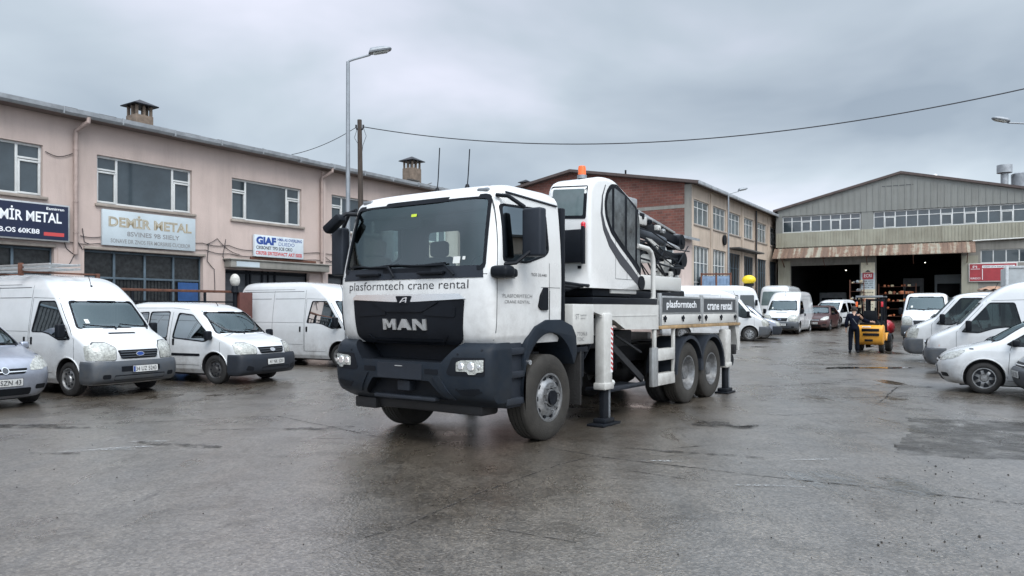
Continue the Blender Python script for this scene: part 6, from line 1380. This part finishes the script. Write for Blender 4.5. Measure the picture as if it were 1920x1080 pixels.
o = empty('utility_pole', 'leaning dark wooden utility pole carrying the overhead cable', 'utility pole', (-4.85, 24, 0))
b = MB(); b.tube([(.02, 0, 0), (.0, 0, 4), (-.05, 0, 7.72)], .11, 12, taper=(.10, .088, .07)); b.build('pole', WOOD, o); b = MB(); b.box(-.16, .06, -.05, .05, 7.40, 7.46, .01); b.cyl((.07, 0, 7.45), (.07, 0, 7.56), .03, 8); b.cyl((-.16, 0, 7.45), (-.16, 0, 7.56), .03, 8)
b.tube([(.08, 0, 7.45), (.16, .02, 7.2), (.05, .02, 6.9), (.0, .1, 6.6)], .008, 5); b.tube([(-.12, 0, 7.45), (-.22, .02, 7.15), (-.1, .0, 6.95)], .008, 5); b.build('insulator', CABLE, o)
def wire(label, p, q, sag, r=.014):
    b = MB(); p = Vector(p); q = Vector(q); n = 40; b.tube([p.lerp(q, i/n)-Vector((0, 0, 4*sag*(i/n)*(1-i/n))) for i in range(n+1)], r, 6); return b.build('overhead_cable', CABLE, None, label=label, cat='cable')
wire('long sagging black cable crossing the sky to the right of the pole', (-4.80, 24, 7.5), (14.2, 16, 7.15), 1.16)
e = on_wall(LB, 9.3, -.45, 6.75); wire('short black cable from the pole to the pink building roof', (-4.98, 24, 7.5), e, .12, .010)

# unseen workshop row added out of frame right, so side windows and paint mirror it
OB = empty('workshop_building', 'unseen long pale workshop row added out of frame right for reflections', 'building', (27, 33, 0), -93)
b = MB(); up = [(1+4.2*k, 3.8+4.2*k) for k in range(9)]; facade(b, 0, 40, 0, 7.0, [(a, c, 4.4, 5.8) for a, c in up]+[(a-.2, c+.3, 0, 3.2) for a, c in up], 0, .2)
b.add([(0, 0, 0), (0, 10, 0), (0, 10, 7), (0, 0, 7)], [[0, 1, 2, 3]]); b.add([(40, 0, 0), (40, 10, 0), (40, 10, 7), (40, 0, 7)], [[0, 1, 2, 3]]); b.build('wall', BEIGE, OB, 0)
b = MB(); b.box(-.4, 40.4, -.5, 10.4, 7.0, 7.2, .01); b.build('roof', ROOFT, OB, 0)
for a, c in up:
    window(OB, a, c, 4.4, 5.8, (0, .25, .75, 1), .08, (), .06); b = MB(); b.box(a-.2, c+.3, .15, .2, 0, 3.2); b.build('shutter', SHUT, OB, 0)

# ------------------------------------------------------------------ parked vehicles
GL = 'vans and cars parked in a row along the left workshops'
v1 = van('white high-roof van with roof ladder between the silver car and the smaller white van', group=GL); v1.location = (-7.93, 14.76, 0); v1.rotation_euler = (0, 0, R(-28))
v2 = connect('small white van with dark bumper and rear side windows left of the truck', GL); v2.location = (-6.14, 17.04, 0); v2.rotation_euler = (0, 0, R(-24))
v3 = dup(v1, 'white high-roof van half hidden behind the truck cab on the left', (-4.38, 21.55, 0), -28, 1.04, GL)
c1 = hatch('silver hatchback with round badge cut off by the left edge', SILVER, group=GL, text='34 SZN 43', badge=True, kind='spoke'); c1.location = (-8.85, 12.45, 0); c1.rotation_euler = (0, 0, R(-31))
GR = 'vehicles parked in a row on the right side'
c2 = hatch('white hatchback seen side-on with spoked wheel on the right', WHITE, group=GR); c2.location = (9.52, 15.12, 0); c2.rotation_euler = (0, 0, R(150))
v4 = dup(v1, 'white high-roof van just behind the white hatchback on the right', (11.62, 19.16, 0), 150, 1.0, GR, skip=('headlight',)); 
for s in (1, -1):
    bvx = None
# amber-cornered lamps of the second van
sp_f = [(.22, .74), (.3, .80), (.55, .86), (.8, .87), (.93, .80), (1.03, .64)]
Vt, Ft = slices(sp_f, [(.22, -1), (1.03, -1)], [(.22, .80), (.34, .855), (.9, .875), (1.03, .87)], [(0, .42), (.9, .42), (1.2, .34)]); bvt = bvh_of(Vt, Ft)
for s in (1, -1):
    a = MB(); decal(a, bvt, '+X', rp([(s*.47, .68), (s*.44, .90), (s*.56, 1.0), (s*.74, 1.01), (s*.84, .93), (s*.80, .68)], .03), .014, .03, .06); h = a.build('headlight', LAMPGL, v4, 30)
    a = MB(); decal(a, bvt, '+Y' if s > 0 else '-Y', rp([(.70, .69), (.67, .86), (.58, .86), (.56, .70)], .02), .014, .02, .05); a.build('indicator', AMBER, h)
pc = van('white van facing the camera at the right, in front of the right bay', high=False, rear=-1.42, wb=-3.0, text='34 FR 201', group=GR)
for ch in [c for c in kids(pc)]:
    pass
def low_cab(label, loc, rz, scale, first=None): return dup(first, label, loc, rz, scale, GR)
pc['label'] = 'white chassis-cab lorry with a grey box body on the right'; pc['category'] = 'lorry'; pc.name = 'box_lorry'
pc.location = (13.50, 23.55, 0); pc.rotation_euler = (0, 0, R(150)); pc.scale = (1.1,)*3
p2 = dup(pc, 'white van facing the camera in front of the right warehouse bay', (20.5, 37.0, .0), 237, (1.15, 1.15, 1.26), GR); p2.name = 'parked_van'; p2['category'] = 'van'
p3 = dup(pc, 'white lorry cab with an orange tarp on its roof behind the box lorry', (16.55, 27.3, 0), 150, 1.17, GR); p3.name = 'box_lorry'
def add_box(root, x1, x0, z0, z1, w, m, nm='box_body'):
    b = MB(); b.box(x0, x1, -w, w, z0, z1, .02); o = b.build(nm, m, root); b = MB()
    for s in (1, -1): b.box(x0, x1, s*w-.015, s*w+.015, z1-.06, z1+.01, .005); b.box(x0, x1, s*w-.015, s*w+.015, z0-.01, z0+.06, .005); b.box(x1-.06, x1+.01, s*w-.02, s*w+.02, z0, z1, .005)
    b.build('box_frame', ALU, o); b = MB(); b.box(x0+.2, x1, -.4, .4, .45, z0-.02); b.build('lorry_frame', CHASSIS, root, 0)
add_box(pc, -1.52, -4.4, .85, 2.62, .95, CANVAS); add_box(p3, -1.52, -4.0, .7, 1.25, .9, WHITE2, 'flat_body'); add_box(p2, -1.52, -4.0, .75, 1.1, .8, WHITE2, 'flat_body')
b = MB(); random.seed(9)
b.grid(lambda u, v: (-1.15+u*.8, -.6+v*1.1, 2.0+.10*math.sin(u*math.pi)*math.sin(v*math.pi)**.5+.02*math.sin(u*23+v*9)), 20, 20); b.grid(lambda u, v: (-1.15+u*.8, -.6+v*1.1, 1.96), 1, 1)
tp = b.build('folded_tarp', mat('orange_brown_tarp', (.34, .20, .13), .8, var=.3), None, 60, label='folded orange-brown tarp lying on a white lorry cab roof', cat='tarp'); tp.location = p3.location; tp.rotation_euler = p3.rotation_euler; tp.scale = (1.17,)*3
c3 = hatch('pale grey car with dark bumper cut off by the lower right edge', GREYPAINT, group=GR, dark_bumper=True); c3.location = (10.05, 13.42, 0); c3.rotation_euler = (0, 0, R(157))
# middle distance
GM = 'vehicles parked beyond the truck deck'
def put(o, x, y, rz): o.location = (x, y, gz(x, y)); o.rotation_euler = (0, 0, R(rz))
m1 = dup(v1, 'white high-roof van nosing out just beyond the truck deck', (12.35, 39.2, 0), -30, 1.12, GM); put(m1, 12.3, 38.7, -17)
m2 = dup(v1, 'white high-roof van facing the camera left of the warehouse bays', (0, 0, 0), 240, (1.14, 1.14, 1.12), GM); put(m2, 16.55, 45.6, 238)
m3 = dup(v2, 'silver-grey small van nosing out between two white vans beyond the deck', (0, 0, 0), -30, 1.05, GM, swap={'white_paint': SILVER}); put(m3, 13.75, 40.9, -14)
m4 = dup(v2, 'white family van near the left bay of the warehouse', (0, 0, 0), 232, 1.08, GM); put(m4, 22.0, 52.2, 225)
m5 = dup(c2, 'dark red car in front of the left warehouse bay', (0, 0, 0), 240, 1.1, GM, swap={'white_paint': mat('dark_red_paint', (.05, .016, .016), .35, coat=.4)}); put(m5, 19.9, 48.9, 236)
def minibus(label):
    root = empty('minibus', label, 'minibus', group=GM)
    V, F = slices([(.3, 1.0), (.5, 1.08), (1.2, 1.04), (1.5, .95), (2.5, .70), (2.72, .55), (2.86, .25), (2.92, -.3)], [(.3, -4.7), (2.7, -4.7), (2.92, -4.4)], [(.3, .95), (.6, 1.02), (1.6, 1.02), (2.6, .96), (2.8, .88), (2.92, .6)], [(0, .25), (2.9, .3)], ((0, .08),), 3)
    bv = bvh_of(V, F); cs = []
    for wx in (0, -3.2): c = MB(); [c.cyl((wx, s*.72, .38), (wx, s*1.3, .38), .46, 28) for s in (1, -1)]; cs.append(c)
    V2, F2, M2 = cut(V, F, cs); b = MB(); b.v = [tuple(v) for v in V2]; b.f = F2; b.m = M2; b.build('body', [WHITE, CHASSIS], root)
    b = MB(); decal(b, bv, '+X', rp([(-.86, 1.45), (.86, 1.45), (.78, 2.45), (-.78, 2.45)], .08), .01, .03, .15); b.build('windscreen', WSGLASS, root)
    for x0, x1 in ((-.35, .45), (-1.4, -.45), (-2.5, -1.5), (-3.5, -2.6), (-4.5, -3.6)): panel('side_window', root, bv, ('+Y', '-Y'), rect(x0, x1, 1.45, 2.35, .06), CARGLASS, .01, .02, .3)
    for s in (1, -1):
        b = MB(); decal(b, bv, '+X', oval(s*.75, .85, .13, .11), .01, .02, .1); b.build('headlight', LAMPGL, root)
        for wx in (0, -3.2): wheel(root, wx, s*.98, .37, .22, s, .22, RIM)
    b = MB(); decal(b, bv, '+X', rect(-.95, .95, .38, .62, .04), .03, .05, .2); b.build('bumper', GREYPLAST, root); plate(root, bv, '34 VB 88', 0, .5, off=.05, blue=False); mirror(root, .55, 1.15, 1.9, .16, .34)
    b = MB(); b.box(-5, .6, -.6, .6, .25, .35); b.build('underbody', CHASSIS, root, 0)
    return root
mb1 = minibus('long white minibus with dark windows behind the van beyond the deck'); put(mb1, 13.75, 44.6, -4)
mb2 = dup(mb1, 'white minibus mostly hidden behind the van left of the warehouse', (0, 0, 0), 240, 1.0, GM); put(mb2, 19.1, 54.0, 240)
o = empty('beacon_dome', 'big yellow rounded dome above the white minibus roof', 'dome'); p = Vector((14.2, 45.6, 0)); o.location = (14.15, 45.0, 2.98)
o.location = (14.12, 44.5, 2.93+gz(14, 44.5))
b = MB(); b.sphere((0, 0, .34), .40, n=20, sc=(1, 1, .72)); b.build('dome_shell', YDOME, o); b = MB(); b.cyl((0, 0, -.02), (0, 0, .12), .30, 16); b.build('dome_foot', BLACK, o)
# blue container with a red frame
o = empty('steel_container', 'blue steel container in a red frame beyond the white vans', 'container', (11.85, 46.7, gz(12, 46.7)), -8)
b = MB(); b.box(0, 1.75, 0, 1.6, .2, 3.55, .02)
for k in range(8): b.box(.12+k*.2, .20+k*.2, -.03, 0, .4, 3.4)
b.build('container_body', mat('faded_blue', (.16, .24, .36), .6, var=.35, vs=3), o); b = MB()
for x in (-.06, .85, 1.72): b.box(x, x+.10, -.06, .02, 0, 3.75, .01)
b.box(-.06, 1.8, -.06, .02, 3.62, 3.72, .01); b.build('container_frame', RUST, o)

# small red concrete mixer near the right bay
o = empty('concrete_mixer', 'small red drum mixer on black wheels right of the forklift', 'mixer', (19.45, 38.8, gz(19.6, 38.8)), 200, scale=.66)
b = MB(); b.lathe([(.25, -.62), (.50, -.38), (.62, -.05), (.62, .1), (.5, .38), (.28, .55), (.0, .56)], (0, 0, .98), 'X', 24)
for k in range(10): a = 2*math.pi*k/10; b.bar((-.3, .58*math.cos(a), .98+.58*math.sin(a)), (.3, .58*math.cos(a), .98+.58*math.sin(a)), .05, .04)
b.build('drum', REDPAINT, o); b = MB(); b.bar((-.6, 0, .35), (.6, 0, .35), .08); b.bar((.4, 0, .35), (.5, 0, .95), .08); b.bar((-.5, 0, .35), (-.4, 0, .7), .08); b.box(.3, .7, -.2, .2, .35, .7, .03); b.build('mixer_frame', BLACK, o)
for s in (1, -1): wheel(o, 0, s*.5, .24, .12, s, .13, DARKRIM)
# road bollard things left out on purpose: none are seen

# ------------------------------------------------------------------ forklift, seen from behind
FK = empty('forklift', 'yellow forklift with black overhead guard seen from behind in the yard', 'forklift', (13.85, 28.8, 0), 56)
def forklift():
    T = FK
    b = MB(); cw = [(-.55, .28), (-.68, .40), (-.72, .80), (-.66, .98), (-.45, 1.04), (-.10, 1.04), (-.10, .30)]; b.prism(chaikin(cw, 1), 'Y', -.50, .50, bev=.05); b.box(-.15, .95, -.46, .46, .42, .72, .04); b.box(-.12, .35, -.42, .42, .72, 1.0, .04); b.prism([(.95, .42), (.95, .72), (.62, .72), (.45, .5), (.45, .42)], 'Y', -.50, .50, bev=.02); bd = b.build('counterweight', YELLOW, T)
    b = MB(); b.box(-.735, -.70, -.38, .22, .80, .90, .01); b.box(-.735, -.70, -.38, .18, .63, .73, .01); b.box(-.71, -.66, -.16, .12, .42, .50, .01); b.build('vent_slot', BLACK, bd)
    b = MB(); b.box(-.45, .25, -.34, .34, 1.02, 1.12, .03); b.box(-.15, .30, -.25, .25, 1.05, 1.20, .05); b.box(-.26, -.14, -.24, .24, 1.12, 1.58, .05); b.build('seat', BLACK, T)
    b = MB(); b.tube([Vector((.55, 0, 1.30))+Vector((math.sin(a)*.08, math.cos(a)*.15, math.sin(a)*.13)) for a in [i*math.pi/8 for i in range(17)]], .015, 6); b.bar((.75, 0, .8), (.55, 0, 1.3), .05); b.build('steering_wheel', BLACK, T)
    b = MB(); b.box(.68, .84, -.36, .36, .7, 1.18, .03); b.build('dashboard', BLACK, T)
    b = MB()
    for s in (1, -1): b.tube([(-.48, s*.42, 1.0), (-.40, s*.42, 1.7), (-.32, s*.42, 2.08)], .032, 8); b.tube([(.86, s*.42, .7), (.74, s*.42, 1.6), (.60, s*.42, 2.08)], .032, 8); b.bar((-.42, s*.44, 2.10), (.66, s*.44, 2.10), .05, .05)
    b.build('guard_posts', BLACK, T)
    b = MB(); b.box(-.48, -.40, -.47, .47, 2.08, 2.15, .01); b.box(.60, .68, -.47, .47, 2.08, 2.14, .01)
    for k in range(7): y = -.36+k*.12; b.box(-.42, .62, y-.012, y+.012, 2.09, 2.12)
    b.box(-.40, .6, -.44, .44, 2.122, 2.135); b.build('guard_roof', GALV, T)
    b = MB()
    for s in (1, -1): b.box(1.02, 1.12, s*.30-.05, s*.30+.05, .10, 2.05, .01); b.box(1.12, 1.18, s*.22-.04, s*.22+.04, .10, 2.0, .01)
    for z in (.4, 1.2, 2.0): b.box(1.04, 1.10, -.3, .3, z-.04, z+.04)
    b.cyl((1.08, 0, .2), (1.08, 0, 1.7), .035, 10); b.build('mast', BLACK, T)
    b = MB(); b.box(1.2, 1.25, -.48, .48, .35, .45); b.box(1.2, 1.25, -.48, .48, .7, .78)
    for s in (1, -1): b.box(1.25, 2.2, s*.25-.05, s*.25+.05, .10, .14, .005); b.box(1.22, 1.28, s*.25-.05, s*.25+.05, .10, .80, .005)
    b.build('fork_carriage', CHASSIS, T)
    for s in (1, -1):
        wheel(T, -.28, s*.50, .24, .17, s, .11, DARKRIM, 'steel', RUBBER); wheel(T, .82, s*.62, .31, .22, s, .14, DARKRIM, 'steel', RUBBER)
        b = MB(); b.lathe([(.34, 0), (.36, 0), (.36, -s*.2), (.34, -s*.2)], (.82, s*.63, .33), 'Y', 14, close=True, a0=20, a1=170); b.build('mudguard', BLACK, T)
        b = MB(); b.box(-.44, -.40, s*.44-.04, s*.44+.04, 1.72, 1.92, .01); b.build('tail_light', ORANGELENS if s > 0 else REDLENS, T)
    b = MB(); b.box(-.735, -.72, -.10, .20, .94, .99, .004); b.build('name_strip', WHITEINK, T)
forklift()

# ------------------------------------------------------------------ person in dark work clothes, back to the camera
def skinned(name, verts, edges, radii, m, parent, sub=2, root=0):
    me = bpy.data.meshes.new('tmp'); me.from_pydata(verts, edges, []); o = bpy.data.objects.new('tmp', me); COL.objects.link(o)
    sk = o.modifiers.new('s', 'SKIN'); sk.use_smooth_shade = True; layer = me.skin_vertices[0].data if me.skin_vertices else None
    if layer is None: 
        bm = bmesh.new(); bm.from_mesh(me); bm.verts.layers.skin.verify(); bm.to_mesh(me); bm.free(); layer = me.skin_vertices[0].data
    for i, r_ in enumerate(radii): layer[i].radius = r_ if isinstance(r_, tuple) else (r_, r_)
    layer[root].use_root = True
    sb = o.modifiers.new('u', 'SUBSURF'); sb.levels = sub; sb.render_levels = sub
    dg = bpy.context.evaluated_depsgraph_get(); nm = bpy.data.meshes.new_from_object(o.evaluated_get(dg)); bpy.data.objects.remove(o); bpy.data.meshes.remove(me)
    nm.name = name; nm.materials.clear(); nm.materials.append(m); nm.polygons.foreach_set('use_smooth', [True]*len(nm.polygons)); q = bpy.data.objects.new(name, nm); COL.objects.link(q); q.parent = parent; return q
def person():
    T = empty('person', 'person in dark jacket and jeans standing with back turned, reaching to the forklift', 'person', (12.78, 27.9, 0), 64)
    # local x = facing direction, y = left. right arm reaches forward and right to the forklift
    J = dict(pel=(0, 0, .93), wai=(.0, 0, 1.08), che=(.02, 0, 1.30), nek=(.03, 0, 1.46), hd0=(.05, 0, 1.55), hd1=(.06, 0, 1.66), lsh=(.02, .19, 1.40), lel=(-.03, .26, 1.12), lwr=(.03, .27, .88), rsh=(.02, -.19, 1.40), rel=(.12, -.36, 1.20), rwr=(.25, -.58, 1.16),
             lhp=(.0, .10, .90), lkn=(.02, .12, .49), lan=(-.02, .13, .09), lto=(.13, .15, .04), rhp=(.0, -.10, .90), rkn=(.05, -.11, .49), ran=(.03, -.12, .09), rto=(.18, -.14, .04))
    def sk(name, chain, rad, m, parent, extra=None, root=0):
        ks = []; ed = []
        for c in chain:
            for k in c:
                if k not in ks: ks.append(k)
            for a, b_ in zip(c, c[1:]): ed.append((ks.index(a), ks.index(b_)))
        return skinned(name, [J[k] for k in ks], ed, [rad[k] for k in ks], m, parent, 2, root)
    R_ = dict(pel=(.15, .11), wai=(.14, .10), che=(.17, .11), nek=(.06, .06), hd0=(.075, .085), hd1=(.085, .10), lsh=.065, lel=.045, lwr=.032, rsh=.065, rel=.045, rwr=.032, lhp=.09, lkn=.058, lan=.045, lto=.035, rhp=.09, rkn=.058, ran=.045, rto=.035)
    for s, w in (('l', J['lwr']), ('r', J['rwr'])):
        d = Vector((0, 0, -1)) if s == 'l' else Vector((.45, -.8, -.1)).normalized(); w = Vector(w); pl = w+d*.08; J[s+'pm'] = tuple(pl); R_[s+'pm'] = (.035, .022)
        sd_ = Vector((1, 0, 0)) if s == 'l' else Vector((.2, .1, 1)).normalized()
        for k in range(4): f0 = pl+sd_*(-.03+.02*k); J['%sf%d' % (s, k)] = tuple(f0+d*.03); J['%sg%d' % (s, k)] = tuple(f0+d*(.07+(.012 if k in (1, 2) else 0))+Vector((.01, .005, 0))); R_['%sf%d' % (s, k)] = .010; R_['%sg%d' % (s, k)] = .008
        J[s+'t0'] = tuple(w+d*.04+sd_*.035); J[s+'t1'] = tuple(w+d*.075+sd_*.055); R_[s+'t0'] = .012; R_[s+'t1'] = .009
    ch = [['pel', 'wai', 'che', 'nek', 'hd0', 'hd1'], ['che', 'lsh', 'lel', 'lwr', 'lpm'], ['che', 'rsh', 'rel', 'rwr', 'rpm'], ['pel', 'lhp', 'lkn', 'lan', 'lto'], ['pel', 'rhp', 'rkn', 'ran', 'rto']]
    for s in 'lr':
        for k in range(4): ch.append([s+'pm', '%sf%d' % (s, k), '%sg%d' % (s, k)])
        ch.append([s+'wr', s+'t0', s+'t1'])
    body = sk('body', ch, R_, SKIN, T)
    J['hem'] = (0, 0, .82); J['lcf'] = (.02, .27, .93); J['rcf'] = (.22, -.54, 1.165); J['col'] = (.03, 0, 1.47)
    RJ = dict(hem=(.20, .15), pel=(.195, .145), wai=(.185, .135), che=(.205, .145), col=(.085, .085), lsh=.095, lel=.075, lcf=.055, rsh=.095, rel=.075, rcf=.055)
    sk('jacket', [['hem', 'pel', 'wai', 'che', 'col'], ['che', 'lsh', 'lel', 'lcf'], ['che', 'rsh', 'rel', 'rcf']], RJ, NAVY, body)
    J['lcu'] = (-.02, .13, .07); J['rcu'] = (.03, -.12, .07)
    sk('trousers', [['wai', 'pel', 'lhp', 'lkn', 'lcu'], ['pel', 'rhp', 'rkn', 'rcu']], dict(wai=(.15, .11), pel=(.165, .125), lhp=.115, lkn=.082, lcu=.070, rhp=.115, rkn=.082, rcu=.070), JEANS, body)
    for (a, t) in ((J['lan'], J['lto']), (J['ran'], J['rto'])): b = MB(); b.bar((a[0]-.07, a[1], .05), (t[0]+.05, t[1], .045), .10, .09, bev=.03); b.build('shoe', BLACK, body)
    b = MB(); b.sphere((.045, 0, 1.645), .108, n=20, sc=(.95, .88, 1.08)); b.build('hair', HAIR, body)
    b = MB()
    for y in (-.035, .035): b.sphere((.145, y, 1.63), .013)
    b.sphere((.165, 0, 1.60), .016, sc=(1, .7, 1.3)); b.box(.145, .155, -.025, .025, 1.555, 1.563)
    for s in (1, -1): b.sphere((.05, s*.098, 1.615), .026, sc=(.7, .4, 1.2))
    b.build('face', SKIN, body)
    b = MB(); b.tube([(.0, .14, 1.43), (-.14, .02, 1.25), (-.15, -.10, 1.08)], .012, 6); b.build('shoulder_strap', GREYPLAST, body)
person()

# roof ladder lying on the first van
lo = empty('roof_ladder', 'weathered aluminium ladder strapped to the roof of the nearest van', 'ladder', tuple(v1.location), -28)
b = MB()
for s in (1, -1):
    for z in (2.42, 2.50): b.box(-4.6, -.62+.25*s*.2, s*.26-.55, s*.26-.51, z-.02, z+.025, .005)
b.build('ladder_rails', ALU, lo); b = MB()
for k in range(15): x = -4.5+k*.27; b.cyl((x, -.79, 2.42), (x, -.27, 2.42), .015, 8); b.cyl((x+.1, -.79, 2.50), (x+.1, -.27, 2.50), .015, 8)
b.build('ladder_rungs', ALU, lo)
for x in (-3.2, -1.6):
    b = MB(); b.box(x-.03, x+.03, -.84, .80, 2.36, 2.395, .005); b.box(x-.04, x+.04, -.86, -.78, 2.30, 2.55, .01); b.box(x-.04, x+.04, .72, .80, 2.25, 2.4, .01); b.build('roof_bar', RUST, lo)
